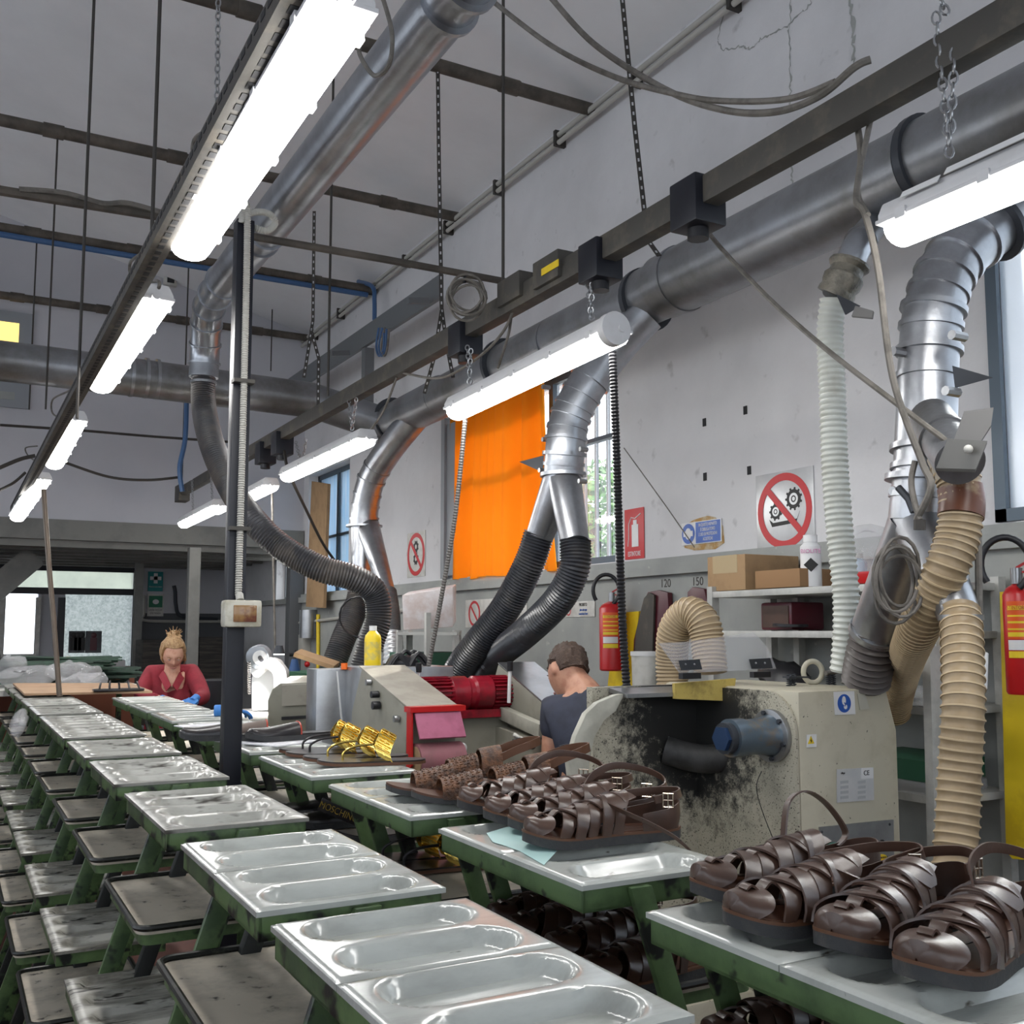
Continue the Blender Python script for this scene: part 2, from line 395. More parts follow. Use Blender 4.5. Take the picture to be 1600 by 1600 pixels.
m_frost = M('frosted_glass', (.62, .66, .62), .25, 0, (.40, .44, .42), 34, (.42, .62), .8, 60, trans=.55, col3=(.50, .36, .12), scale3=4, thr3=(.66, .72))
m_frost2 = M('frosted_glass_plain', (.72, .76, .62), .3, 0, (.55, .58, .48), 4, (.3, .7), .3, 60, trans=.6)
obj('door_pane', MB().box(dl, dr, YB + .01, YB + .02, pd(100, 1045).z, tz0 + .01), m_frost, dr1, label='frosted glass door pane')
obj('transom_pane', MB().box(LX + 2, dr, YB + .01, YB + .02, tz0 + .05, tz1), m_frost2, dr1, label='pale textured transom glass')
obj('door_panel', MB().box(dl, dr, YB - .03, YB - .001, .02, pd(100, 1042).z), M('door_wood', (.16, .05, .025), .6), dr1, label='reddish brown lower door panel')

# mezzanine front beam, joists, posts, stair
bz0 = at(0, 850, Y=BY).z; bz1 = at(0, 808, Y=BY).z
def simple(name, mb, mat, label, cat, group=None, **k): return tag(obj(name, mb, mat, **k), label, cat, group)
struct('trim_4', MB().box(LX, W - .01, BY - .06, BY - .001, at(0, 840, Y=BY).z, bz1), m_mezz)
mb = MB().box(LX, W - .02, BY + .01, BY + .12, 2.34, 2.52)
for k in range(6): mb.box(LX, W - .02, BY + .5 + k * .5, BY + .58 + k * .5, 2.34, 2.459)
struct('trim_5', mb, m_mezz)
def post(x0, x1, Y, z1, label, mat=m_mezz, z0=0):
    a = at(x0, 980, Y=Y).x; b = at(x1, 980, Y=Y).x
    simple('steel_post', MB().box(a, b, Y, Y + (b - a), z0, z1), mat, label, 'post', 'posts under the mezzanine', bevel=.006)
post(293, 311, BY - .3, 2.36, 'pale grey square steel post under the mezzanine, right behind the person in red')
post(209, 222, 12.8, 2.45, 'grey steel post beside the frosted door, left of the first aid signs')
post(452, 474, BY - .1, 2.36, 'dark grey steel post at the right end of the mezzanine by the blue window', M('dark_grey_steel', (.11, .115, .12), .6))
r = thing('mezzanine_stair', 'dark steel staircase under the mezzanine at the far left edge', 'staircase', at(10, 905, Y=11.5))
a = at(-60, 965, Y=11.4); b = at(55, 868, Y=11.4)
obj('stringer', MB().bar(a, b, .06, .24), m_mezz, r); obj('stringer', MB().bar(a + V(0, .8, 0), b + V(0, .8, 0), .06, .24), m_mezz, r)
mb = MB()
for k in range(6):
    p = a.lerp(b, (k + .5) / 6); mb.box(p.x - .14, p.x + .14, p.y, p.y + .8, p.z, p.z + .03)
obj('tread', mb, m_mezz, r)

# windows of the right wall
def window(n, a, b, z0, z1, mull, mat, pane=m_glassmat, inset=.10, bars=()):
    fr = MB(); x0 = W + inset; t = .045
    fr.box(x0, x0 + .06, a, a + t, z0, z1).box(x0, x0 + .06, b - t, b, z0, z1).box(x0, x0 + .06, a, b, z0, z0 + t).box(x0, x0 + .06, a, b, z1 - t, z1)
    for q in mull: fr.box(x0, x0 + .05, q - .025, q + .025, z0, z1)
    for q in bars: fr.box(x0, x0 + .05, a, b, q - .012, q + .012)
    o = struct('window_%d' % n, fr, mat)
    obj('window_pane', MB().box(x0 + .02, x0 + .03, a + t, b - t, z0 + t, z1 - t), pane, o)
    return o
m_frostwin = M('milky_pane', (.85, .9, .95), .3, trans=.75)
window(1, *wins[0], (.9,), m_frame, m_frostwin, -.015)
window(2, *wins[1], (5.6,), m_frame, inset=.06, bars=(SILL + .75,))
m_bluepane = M('blue_corrugated', (.45, .70, .92), .4, 0, (.75, .85, .95), 3, stretch=(1, 12, .5), trans=.6)
window(3, *wins[2], (9.82,), m_frame, m_bluepane, bars=(EYE + .95,))
window(4, *wins[3], (11.2,), m_framew, m_glassmat)
# opened pale casement and folded shutter beside the curtain
pl = at(705, 905, X=W)
simple('window_casement', MB().box(W - .05, W + .03, 6.98, 7.04, SILL, EYE + 1.6).box(W - .03, W + .02, 6.80, 6.99, SILL + .02, EYE + 1.55), m_framew, 'peeling pale casement at the left side of the orange curtained window', 'window casement')
# security bars outside window 2
mb = MB()
for k in range(6): mb.box(W + .2, W + .22, 4.9 + k * .13, 4.92 + k * .13, SILL, EYE + 1.6)
simple('window_grille', mb, m_framew, 'pale vertical security bars outside the window right of the orange curtain', 'grille')
# trees outside
def bush(c, r, n, label, mat):
    rnd = random.Random(3); mb = MB()
    for k in range(n):
        d = Vector((rnd.gauss(0, 1), rnd.gauss(0, 1), rnd.gauss(0, 1))).normalized() * r * rnd.uniform(.5, 1); d.z *= 1.3
        u = Vector((rnd.gauss(0, 1), rnd.gauss(0, 1), rnd.gauss(0, 1))).normalized(); v = u.orthogonal().normalized(); s = .09
        p = Vector(c) + d; mb.add([p - u * s, p + v * s * .5, p + u * s, p - v * s * .5], [(0, 1, 2, 3)])
    t = thing('tree', label, 'tree', (c[0], c[1], 0)); obj('foliage', mb, mat, t, smooth=False)
    obj('trunk', MB().tube([(c[0], c[1], 0), (c[0], c[1], c[2])], .08, 8), m_pipe, t)
m_leaf = M('leaf', (.10, .24, .05), .6, 0, (.2, .38, .1), 2)
p = at(930, 810, X=7.0); bush(tuple(p), .62, 1100, 'bushy green tree outside the window right of the orange curtain', m_leaf)
struct('ground_outside', MB().box(W + .3, 30, -15, 30, -.1, -.02), M('yard', (.35, .35, .33), .9))

# curtain
def curtain():
    mb = MB(); n = 90; y0 = 6.92; y1 = 5.48; zt = EYE + 1.58; zb = SILL - .02; vs = []; fs = []; rows = 14
    for j in range(rows + 1):
        t = j / rows
        for i in range(n + 1):
            s = i / n; yy = y0 + (y1 - y0) * s + .10 * (t ** 2) * (-(s) ** 3) * 0
            if s > .8: yy += -.12 * t * (s - .8) / .2
            x = W - .03 + .040 * math.sin(s * 22 + 3 * math.sin(s * 7) + t * .8) + .014 * math.sin(s * 61 + 2 * math.sin(s * 13) + t)
            vs.append((x, yy, zt + (zb - zt) * t + .006 * math.sin(s * 17) * t))
    for j in range(rows):
        for i in range(n): a = j * (n + 1) + i; fs.append((a, a + 1, a + n + 2, a + n + 1))
    k = len(vs); vs2 = [(x - .004, y, z) for x, y, z in vs]
    mb.add(vs, fs); mb.add(vs2, fs); return mb
m_curt = bpy.data.materials.new('orange_cloth'); m_curt.use_nodes = True
nt = m_curt.node_tree; pb = nt.nodes['Principled BSDF']; pb.inputs['Base Color'].default_value = (.95, .36, .01, 1); pb.inputs['Roughness'].default_value = .9
tr = nt.nodes.new('ShaderNodeBsdfTranslucent'); tr.inputs[0].default_value = (.8, .37, .02, 1)
mx = nt.nodes.new('ShaderNodeMixShader'); mx.inputs[0].default_value = .45
nt.links.new(pb.outputs[0], mx.inputs[1]); nt.links.new(tr.outputs[0], mx.inputs[2]); nt.links.new(mx.outputs[0], nt.nodes['Material Output'].inputs[0])
simple('window_curtain', curtain(), m_curt, 'orange-yellow cloth curtain hanging over the middle window', 'curtain')

# small upper windows in the back wall, speaker
for (x0, y0, x1, y1, lab, yel) in ((-40, 480, 50, 560, 1, 1), (-40, 590, 44, 640, 2, 0)):
    a = at(x0, y0, Y=BY); b = at(x1, y1, Y=BY)
    mb = MB().box(a.x, b.x, BY - .03, BY - .001, b.z, a.z)
    o = struct('window_%d' % (5 + lab), mb, m_framew)
    a2 = at(x0, y0 + 18, Y=BY); b2 = at(x1 - 22, y1 - 14, Y=BY)
    obj('window_pane', MB().box(a.x + .05, b2.x, BY - .035, BY - .03, b2.z, a2.z), M('lit_pane', (1, .72, .22), .3, emit=1.0) if yel else m_dado, o, label='warm lit pane' if yel else None)
p = at(265, 434, Y=BY); r = thing('wall_speaker', 'small white wall speaker with dark oval grille high on the back wall', 'speaker', (p.x, BY, p.z - .13))
obj('speaker_body', MB().box(p.x - .065, p.x + .065, BY - .07, BY, p.z - .1, p.z + .1), m_offwhite, r, bevel=.015)
obj('speaker_grille', MB().box(p.x - .035, p.x + .035, BY - .078, BY - .07, p.z - .075, p.z + .075), m_black, r, bevel=.003)

# wall slots and cracks
for k, (x, y) in enumerate(((1101, 660), (1165, 641), (1102, 745), (1171, 735))):
    p = at(x, y, X=W); struct('trim_%d' % (6 + k), MB().box(W - .004, W + .0, p.y - .012, p.y + .012, p.z - .02, p.z + .02), m_dark)
def crack(pts, r, n):
    q = []
    P = [at(x, y, X=W) for x, y in pts]; rnd = random.Random(n)
    for i in range(len(P) - 1):
        for j in range(10): q.append(P[i].lerp(P[i + 1], j / 10) + V(0, rnd.uniform(-1, 1) * .008, rnd.uniform(-1, 1) * .008))
    q.append(P[-1]); rr = [r * rnd.uniform(.15, 1.2) for _ in q]
    mb = MB().tube([V(W - .001, v.y, v.z) for v in q], rr, 4)
    for v in mb.v: v.x = W - .0015 + (v.x - W) * .1
    struct('trim_%d' % n, mb, m_dado)
crack([(1136, 0), (1122, 62), (1128, 78), (1160, 72), (1172, 78), (1190, 60), (1230, 42), (1262, 12), (1275, -10)], .005, 10)
crack([(1236, 0), (1233, 60), (1236, 120), (1235, 165)], .006, 11)
crack([(1328, 0), (1333, 50), (1334, 100)], .012, 12)
crack([(1237, 258), (1238, 290)], .005, 13)
# pipe along the wall / ceiling corner
r = thing('corner_conduit', 'pair of painted pipes running along the corner of right wall and ceiling', 'pipe', (W - .05, 3, EYE + 3.1))
for dz in (0, .05): obj('pipe', MB().tube([(W - .055, FY, EYE + 3.10 - dz), (W - .055, BY, EYE + 3.10 - dz)], .016, 10), m_conduit, r)
for k in range(12): obj('pipe_clip', MB().box(W - .08, W - .002, 1.2 + k * .82, 1.225 + k * .82, EYE + 3.03, EYE + 3.13), m_rod, r)

# cross tie pipes under the ceiling
def ypix(x, y): return at(x, y, X=W - .03)
def tie(y0, z, label, x0=LX, x1=W - .02, rad=.038, cable=False, name='tie_pipe', grp='tie pipes under the ceiling'):
    t = thing(name, label, 'pipe', (1, y0, z), grp)
    obj('pipe', MB().tube([(x0, y0, z), (x1, y0, z)], rad, 12), m_pipe, t)
    for k in range(4): obj('joint', MB().tube([(.4 + k * .75, y0, z), (.52 + k * .75, y0, z)], rad * 1.18, 12), m_pipe, t)
    if cable: obj('blue_cable', MB().tube([(x0, y0 - .01, z - rad - .02), (W - .1, y0 - .01, z - rad - .02)], .024, 8), M('blue_pvc', (.05, .12, .26), .4), t, label='blue cable under the pipe')
TZ = EYE + 3.12
tie(4.97, TZ, 'rusty tie pipe under the ceiling nearest the camera')
tie(6.82, TZ, 'second rusty tie pipe under the ceiling from the camera')
tie(8.54, TZ - .06, 'rusty tie pipe with a blue cable strapped beneath it', cable=True)
tie(10.45, TZ - .02, 'rusty tie pipe close in front of the upper back wall')
# blue hose dropping at the wall from the third tie pipe
simple('blue_air_hose', cable_mb([at(x, y, X=W - .12) for x, y in ((560, 440), (582, 448), (585, 470), (585, 500))], .02), MATS['blue_pvc'], 'blue hose bending down from the tie pipe at the right wall', 'hose')
# grey cantilever rail on the wall with post
a = at(445, 610, X=2.95); b = at(690, 447, X=2.95)
r = thing('wall_rail', 'grey steel rail on the upper right wall carried by a short post', 'steel rail', (2.95, a.y, a.z))
obj('rail', MB().bar(a, b, .03, .17), M('grey_rail', (.17, .18, .19), .5, .3), r)
c = at(575, 545, X=2.98); obj('post', MB().box(c.x - .04, c.x + .04, c.y - .04, c.y + .04, c.z - .55, c.z), MATS['grey_rail'], r)
for (x, y) in ((668, 470), (545, 552)):
    c = at(x, y, X=2.9); obj('bracket', MB().bar(c, c + V(-.16, -.02, -.03), .04, .04), MATS['grey_rail'], r)
for k in range(3): simple('hanging_hose_loop', cable_mb([at(x, y, X=2.9) for x, y in ((592 + k * 5, 512), (588 + k * 4, 540), (592 + k * 4, 556), (599 + k * 3, 545), (600 + k * 4, 514))], .009), MATS['blue_pvc'] if k < 2 else m_cable, ('front blue hose loop', 'middle blue hose loop', 'grey hose loop')[k] + ' hanging from the wall rail', 'hose', 'hose loops on the wall rail')

# ------------------------------------------------------------------ tracks, rods
def slotted(p0, p1, name, label, w=.05, h=.055, slots=60, mat=m_beam):
    r = thing(name, label, 'steel track', p0.lerp(p1, .5)); d = (p1 - p0).normalized()
    mb = MB().bar(p0, p1, w, h)
    s = MB(); sx = V(0, 0, 1).cross(d).normalized()
    n = slots
    for k in range(n):
        c = p0.lerp(p1, (k + .5) / n)
        s.obox(c + V(0, 0, -h / 2 - .0006), d * .014, sx * .008, V(0, 0, .0006)); s.obox(c - sx * (w / 2 + .0006) + V(0, 0, .01), d * .014, V(0, 0, .007), sx * .0006)
        s.obox(c + sx * (w / 2 + .0006) + V(0, 0, .01), d * .014, V(0, 0, .007), sx * .0006)
    obj2('channel', mb, mat, s, m_dark, r); return r
p0 = at(462, -20, Z=EYE + 1.13); pe = at(22, 796, Y=9.0)
slotted(at(520, -120, Z=EYE + 1.13), pe, 'slotted_track', 'slotted dark steel track carrying the left row of lamps', .055, .05, 160)
# right beam with busbar joints
BX = 1.905; BZ = EYE + 1.275
pb0 = V(BX, .6, BZ); pb1 = at(285, 768, X=BX)
r = thing('lamp_beam', 'dark brown steel beam above the machines carrying the right row of lamps', 'steel beam', (BX, 4, BZ))
obj('beam_rail', MB().bar(pb0, pb1, .06, .085), m_beam, r, bevel=.006)
for (x, y) in ((847, 425), (790, 455)):
    c = at(x, y, X=BX - .035); obj('joint_box', MB().box(c.x - .012, c.x + .085, c.y - .13, c.y + .05, c.z - .055, c.z + .045), m_beam, r, bevel=.004)
c = at(857, 419, X=BX - .05); obj('yellow_label', MB().box(c.x - .001, c.x + .001, c.y - .07, c.y + .05, c.z - .014, c.z + .012), m_yellow, r, label='small yellow warning label')
obj('end_box', MB().bar(pb1 + V(0, -.1, -.02), pb1 + V(0, .1, -.02), .1, .15), m_beam, r)
# black socket boxes under the beam
for k, (x, y, s) in enumerate(((1090, 322, .072), (938, 411, .068), (727, 532, .07), (441, 694, .075), (415, 709, .075))):
    c = at(x, y, X=BX); t = thing('socket_box', 'black socket box under the lamp beam, ' + ('nearest the camera', 'above the long lamp with the round end', 'behind the coiled cable', 'right one of the far pair', 'left one of the far pair')[k], 'socket box', c - V(0, 0, s * 1.1), 'black socket boxes under the beam')
    obj('box_body', MB().box(c.x - s * .8, c.x + s * .8, c.y - s * .85, c.y + s * .85, c.z - s, c.z + s), m_navy, t, bevel=.006)
    obj('plug', MB().tube([(c.x, c.y, c.z - s), (c.x, c.y, c.z - s - .03)], s * .45, 10), m_black, t)
# threaded rods from the ceiling
rods = [(147, 0, 125, 640, .55, 'left'), (250, 0, 240, 390, .55, 'l2'), (92, 215, 80, 690, .55, 'l3'), (782, 0, 787, 452, BX, 'right rod'), (521, 100, 521, 330, 1.2, 'mid'), (60, 350, 45, 700, .2, 'l4')]
specs = [(at(147, 0, Y=4.3), at(128, 655, Y=4.3)), (at(250, 0, Y=3.3), at(246, 400, Y=3.3)), (at(90, 215, Y=6.82), at(78, 640, Y=6.82)), (at(783, -5, X=BX), None), (at(521, 120, Y=4.97), at(526, 620, Y=4.97)), (at(58, 365, Y=8.54), at(45, 640, Y=8.54)), (at(295, 405, Y=8.54), at(284, 768, Y=8.54)), (at(425, 500, Y=10.3), at(425, 580, Y=10.3))]
labs = ['thin steel rod crossing the first left tie pipe, leftmost tall one', 'thin steel rod holding the lamp track near the first lamp', 'thin rod hanging from the second tie pipe at the left', 'long thin steel rod from the ceiling to the lamp beam beside the coiled cable', 'thin rod behind the diagonal duct reaching the beam', 'thin rod hanging below the blue cable at the far left', 'thin rod with blue hose holding the far end of the lamp beam', 'short rod holding the cross duct at the back wall']
for k, (a, b) in enumerate(specs):
    if b is None: b = V(a.x, at(786, 445, X=BX).y, BZ + .05); a = V(b.x, b.y, zc(b.x))
    else: b = V(a.x, a.y, b.z)
    if k in (0, 1, 7): a = V(a.x, a.y, zc(a.x))
    simple('hanging_rod', MB().tube([a, b], .0065, 6), m_rod, labs[k], 'rod', 'hanging rods')
# perforated strap hangers
def strap(pts, label, w=.022, X=None):
    mb = MB(); hol = MB(); P = [Vector(p) for p in pts]
    for i in range(len(P) - 1):
        d = (P[i + 1] - P[i]); sd = RT.copy(); sd = (sd - d.normalized() * sd.dot(d.normalized())).normalized(); nn = sd.cross(d.normalized())
        mb.obox((P[i] + P[i + 1]) / 2, d / 2, sd * w / 2, nn * .0012)
        n = int(d.length / .045)
        for k in range(n):
            c = P[i].lerp(P[i + 1], (k + .5) / n)
            for q in (1, -1): hol.obox(c + nn * .0016 * q, d.normalized() * .008, sd * .004, nn * .0003)
    r = thing('perforated_strap', label, 'strap', P[-1], 'perforated straps'); obj2('band', mb, m_rod, hol, m_alu, r)
xd = 2.6
strap([at(972, -5, X=xd), at(992, 200, X=xd), at(1012, 375, X=xd), at(1030, 400, X=xd)], 'perforated strap holding the main duct, reaching the ceiling')
strap([at(684, 106, Y=4.97), at(686, 260, Y=4.97), at(690, 480, Y=4.97)], 'thin perforated strap hanging from the tie pipe to the beam coil')
strap([at(491, 330, Y=6.6), at(489, 500, Y=6.6), at(475, 590, Y=6.6)], 'left perforated strap beside the cross duct')
strap([at(486, 515, Y=6.6), at(498, 560, Y=6.6), at(497, 640, Y=6.6)], 'right perforated strap looped round the cross duct')
strap([at(690, 480, X=2.5), at(698, 540, X=2.5), at(708, 590, X=2.5)], 'short perforated strap over the main duct behind the socket box')
strap([at(690, 485, X=2.5), at(678, 560, X=2.5), at(663, 615, X=2.5)], 'short perforated strap left of the socket box')

# low cross pipe with conduit between the two tracks
a = at(-60, 283, Y=5.1); pts = [(-60, 288), (0, 298), (120, 320), (250, 340)]
r = thing('service_pipe', 'low cross pipe with grey conduit strapped on it, left of the lamp track', 'pipe', at(120, 320, Y=4.6))
obj('pipe', MB().tube([at(-60, 288, Y=4.6), at(250, 338, Y=4.6)], .022, 8), m_pipe, r)
obj('conduit', cable_mb([at(30, 296, Y=4.58), at(100, 302, Y=4.58), at(160, 318, Y=4.58), at(200, 318, Y=4.58), at(262, 335, Y=4.58)], .013), m_cable, r)
simple('service_pipe', MB().tube([at(350, 362, Y=4.15), at(600, 405, Y=4.05), at(795, 441, Y=4.05)], .017, 8), m_pipe, 'thin cross pipe from the black column to the beam coil', 'pipe')
# black cables left
simple('sagging_cable', cable_mb([at(0, 664, Y=9), at(120, 672, Y=9), at(240, 682, Y=9), at(380, 692, Y=9)], .011), m_rod, 'thin dark cable stretched across the upper back wall', 'cable')
simple('sagging_cable', cable_mb([at(100, 722, Y=8.6), at(170, 745, Y=8.6), at(230, 750, Y=8.6), at(285, 745, Y=8.6)], .011), m_rod, 'dark cable sagging from the third lamp to the beam end', 'cable')
simple('sagging_cable', cable_mb([at(-10, 735, Y=7.8), at(30, 718, Y=7.8), at(55, 712, Y=7.8)], .014), m_rod, 'thick dark cable at the far left below the third lamp', 'cable')
simple('sagging_cable', cable_mb([at(-10, 770, Y=8), at(20, 755, Y=8), at(40, 738, Y=8)], .01), m_rod, 'thin dark cable at the far left by the last lamp', 'cable')
simple('blue_air_hose', cable_mb([at(292, 590, Y=8.5), at(290, 680, Y=8.5), at(281, 730, Y=8.5), at(285, 768, Y=8.5)], .02), MATS['blue_pvc'], 'dark blue hose beside the far rod above the beam end', 'hose')
# coil at beam
def coil(c, ax, ay, r0, n, rad, label, mat=m_cable, name='cable_coil'):
    pts = []; rnd = random.Random(5)
    for i in range(n * 20):
        t = 2 * PI * i / 20; k = 1 + .16 * math.sin(i * .37) ; o = ax.cross(ay) * (.02 * math.sin(i * .21))
        pts.append(Vector(c) + (ax * math.cos(t) + ay * math.sin(t)) * r0 * k + o + ay * -.01 * (i // 20 % 3))
    return simple(name, MB().tube(pts, rad, 6), mat, label, 'cable coil')
coil(at(729, 461, X=1.75), RT, UP, .068, 6, .0055, 'coil of grey cable hanging at the middle of the lamp beam')
simple('cable_tie', MB().tube([at(726, 430, X=1.74), at(726, 442, X=1.74)], .006, 6), m_black, 'black tie holding the coiled grey cable', 'cable tie')

# loose grey cables
cb = [
 ([(1098, 345, 2.2), (1120, 380, 2.2), (1200, 465, 2.15), (1290, 545, 2.1), (1400, 630, 2.1), (1480, 690, 2.1)], .0075, 'grey cable from the nearest socket box down to the grey slide gate'),
 ([(1334, 165, 1.95), (1345, 240, 1.95), (1338, 310, 1.9), (1352, 335, 1.9), (1372, 420, 1.95), (1395, 590, 2.0), (1440, 720, 2.05), (1455, 760, 2.05), (1432, 812, 2.05)], .0085, 'grey cable dropping past the right lamp to the tied coil'),
 ([(1371, 140, 1.95), (1350, 235, 1.95), (1340, 300, 1.95), (1356, 336, 1.9)], .0075, 'short grey cable looping into the end of the right lamp'),
 ([(755, -10, 1.6), (860, 70, 1.75), (960, 120, 1.8), (1060, 148, 1.85), (1130, 158, 1.88), (1230, 155, 1.9), (1305, 128, 1.9)], .009, 'upper grey cable swinging from the ceiling to the lamp beam'),
 ([(860, -5, 1.7), (930, 70, 1.8), (1040, 140, 1.85), (1130, 172, 1.88), (1210, 175, 1.9), (1280, 150, 1.9), (1335, 105, 1.9), (1360, 93, 1.92)], .010, 'lower thick grey cable swinging from the ceiling to the lamp beam'),
 ([(596, -10, 1.0), (612, 50, 1.0), (608, 100, 1.0), (585, 118, .98), (562, 85, .95), (565, 60, .95)], .0065, 'brown cable loop behind the end of the nearest lamp'),
 ([(805, 478, 1.9), (785, 520, 1.9), (745, 560, 1.9), (690, 590, 1.9), (640, 585, 1.9), (625, 580, 1.9)], .006, 'grey cable sagging under the beam behind the long lamp'),
 ([(800, 478, 2.0), (795, 520, 2.0), (778, 575, 2.0)], .006, 'grey cable dropping behind the long lamp'),
 ([(620, 590, 1.9), (600, 640, 1.9), (575, 678, 1.9)], .006, 'grey cable dropping to the end of the second right lamp'),
 ([(444, 705, 1.9), (452, 740, 1.9), (480, 800, 2.1), (505, 850, 2.3), (530, 885, 2.5)], .010, 'dark cable slanting from the far socket boxes to the machine ducts'),
 ([(425, 760, 2.0), (427, 880, 2.0), (430, 1020, 2.0)], .008, 'pale cord hanging straight down to the white sewing machine'),
 ([(975, 700, 3.2), (1040, 790, 3.25), (1085, 855, 3.25)], .003, 'thin wire running down to the blue ear protection sign'),
]
for pts, r_, lab in cb:
    simple('hanging_cable', cable_mb([at(x, y, X=X) for x, y, X in pts], r_), m_cable if 'dark' not in lab else m_rod, lab, 'cable', 'hanging cables')
# coil hanging under the slide gate
c = at(1402, 900, D=2.60)
coil(c, RT * .72, UP * 1.15, .074, 5, .005, 'coil of grey cable hanging in front of the right forked duct')
simple('cable_tie', MB().tube([at(1437, 812, X=2.05), at(1437, 828, X=2.05)], .014, 8), m_rod, 'dark tie round the cables above the coil on the right duct', 'cable tie')
simple('cable_loop', cable_mb([at(x, y, X=2.05) for x, y in ((1437, 812), (1428, 780), (1424, 750), (1430, 720))], .0075), m_cable, 'short doubled cable above the tied coil', 'cable')

# ------------------------------------------------------------------ lamps
def lamp(p0, p1, w, h, label, group, chain=None, endcap=False, bracket=True):
    """vapour-proof tube lamp from p0 to p1"""
    d = (p1 - p0); L = d.length; d.normalize(); s = V(0, 0, 1).cross(d).normalized(); u = d.cross(s)
    c = (p0 + p1) / 2
    r = thing('tube_lamp', label, 'lamp', c, group)
    prof = [(-.5, 0), (-.5, .18), (-.36, .5), (.36, .5), (.5, .18), (.5, 0)]
    def ext(pr, l0, l1, taper=.0):
        return MB().prism([c + d * l0 + s * a * w + u * b * h for a, b in pr], d * (l1 - l0))
    obj('lamp_body', ext(prof, -L / 2, L / 2), m_fixture, r, bevel=.006)
    dif = []; n = 9
    for i in range(n + 1):
        t = PI * i / n; dif.append((-.46 * math.cos(t), -.02 - .5 * math.sin(t) ** .7))
    obj('lamp_diffuser', ext(dif, -L / 2 + .012, L / 2 - .012), m_tubelight, r)
    rim = MB().obox(c, d * (L / 2 + .004), s * (w * .53), u * .005); obj('lamp_rim', rim, m_fixture, r, bevel=.002)
    for k in range(5):
        for q in (-1, 1):
            cc = c + d * L * (k / 4 - .5) * .86 + s * q * w * .53; obj('lamp_clip', MB().obox(cc, d * .014, s * .004, u * .012), m_fixture, r)
    obj('cable_gland', MB().tube([c - d * (L / 2), c - d * (L / 2 + .03)], .014, 10), m_fixture, r)
    return r
def zlamp(x0, y0, x1, y1, X, dia, **k):
    return at(x0, y0, X=X), at(x1, y1, X=X)
ZA = EYE + 1.09
A1 = (V(.555, 1.66, ZA), V(.555, 2.98, ZA)); 
rows = [(V(.562, 1.63, ZA), V(.562, 2.93, ZA), 'tube lamp nearest the camera, largest of the left row'), (V(.56, 3.46, ZA), V(.56, 4.80, ZA), 'second tube lamp of the left row'),
        (at(117, 655, Y=5.6), at(85, 722, Y=7.0), 'third tube lamp of the left row'), (at(66, 748, Y=7.45), at(27, 806, Y=8.75), 'last and farthest tube lamp of the left row')]
for a, b, lab in rows: lamp(a, b, .118, .095, 'glowing ' + lab, 'tube lamps of the left row')
rb = [(V(1.89, .62, EYE + .93), V(1.89, 1.60, EYE + .93), 'tube lamp at the right edge with printed labels, hung on a chain'), (at(965, 516, X=1.86), at(712, 640, X=1.86), 'long tube lamp with a round grey end cap, middle of the right row'),
      (at(574, 684, X=1.87), at(449, 742, X=1.87), 'tube lamp of the right row left of the forked duct'), (at(424, 757, X=1.87), at(386, 776, X=1.87), 'short looking tube lamp just right of the black column'),
      (at(343, 789, X=1.8), at(287, 817, X=1.8), 'tube lamp left of the black column, farthest of the right row'), (at(358, 786, Y=9.3), at(340, 796, Y=9.9), 'small tube lamp half hidden behind the corrugated hose')]
lampR = []
for a, b, lab in rb: lampR.append(lamp(a, b, .11, .095, 'glowing ' + lab, 'tube lamps of the right row'))
# printed labels on the nearest right lamp
for (x, y, w_, h_) in ((1437, 292, .05, .022), (1555, 232, .12, .022)):
    c = at(x, y, X=1.835); obj('lamp_label', MB().obox(c, V(0, w_, 0), V(.006, 0, h_ * .4), V(-.0008, 0, .0006)), m_white, lampR[0])
# round end cap on lamp 2
c = at(958, 515, X=1.84)
obj('end_cap', MB().tube([c + V(0, -.02, 0), c + V(0, .012, 0)], .055, 24), m_fixture, lampR[1], label='round grey end cap')
# chains
for k, (x, y, x2, y2, X) in enumerate(((1462, 20, 1484, 245, 1.88), (1492, 75, 1484, 225, 1.88), (918, 440, 925, 500, 1.88), (926, 440, 922, 500, 1.88), (730, 540, 735, 600, 1.88), (736, 545, 733, 600, 1.88), (545, 625, 550, 672, 1.88), (557, 622, 550, 672, 1.88), (462, 690, 472, 730, 1.9), (478, 685, 472, 730, 1.9), (1478, 20, 1470, 0, 1.9), (330, 740, 332, 792, 1.8), (300, 750, 302, 808, 1.8))):
    simple('lamp_chain', chain_mb(at(x, y, X=X), at(x2, y2, X=X), .032 if k < 2 or k == 10 else .024), m_steel, 'steel chain, ' + ['left strand above the right edge lamp', 'right strand above the right edge lamp', 'left strand above the round-ended lamp', 'right strand above the round-ended lamp', 'left strand at the middle socket box', 'right strand at the middle socket box', 'left strand above the second right lamp', 'right strand above the second right lamp', 'far left strand under the beam', 'far right strand under the beam', 'top piece on the beam at the upper right', 'right strand above the farthest right lamp', 'left strand above the farthest right lamp'][k], 'chain', 'lamp chains')
simple('lamp_chain', chain_mb(at(341, 0, Y=3.4), at(339, 175, Y=3.4), .03), m_steel, 'steel chain beside the nearest lamp, left of the track top', 'chain', 'lamp chains')
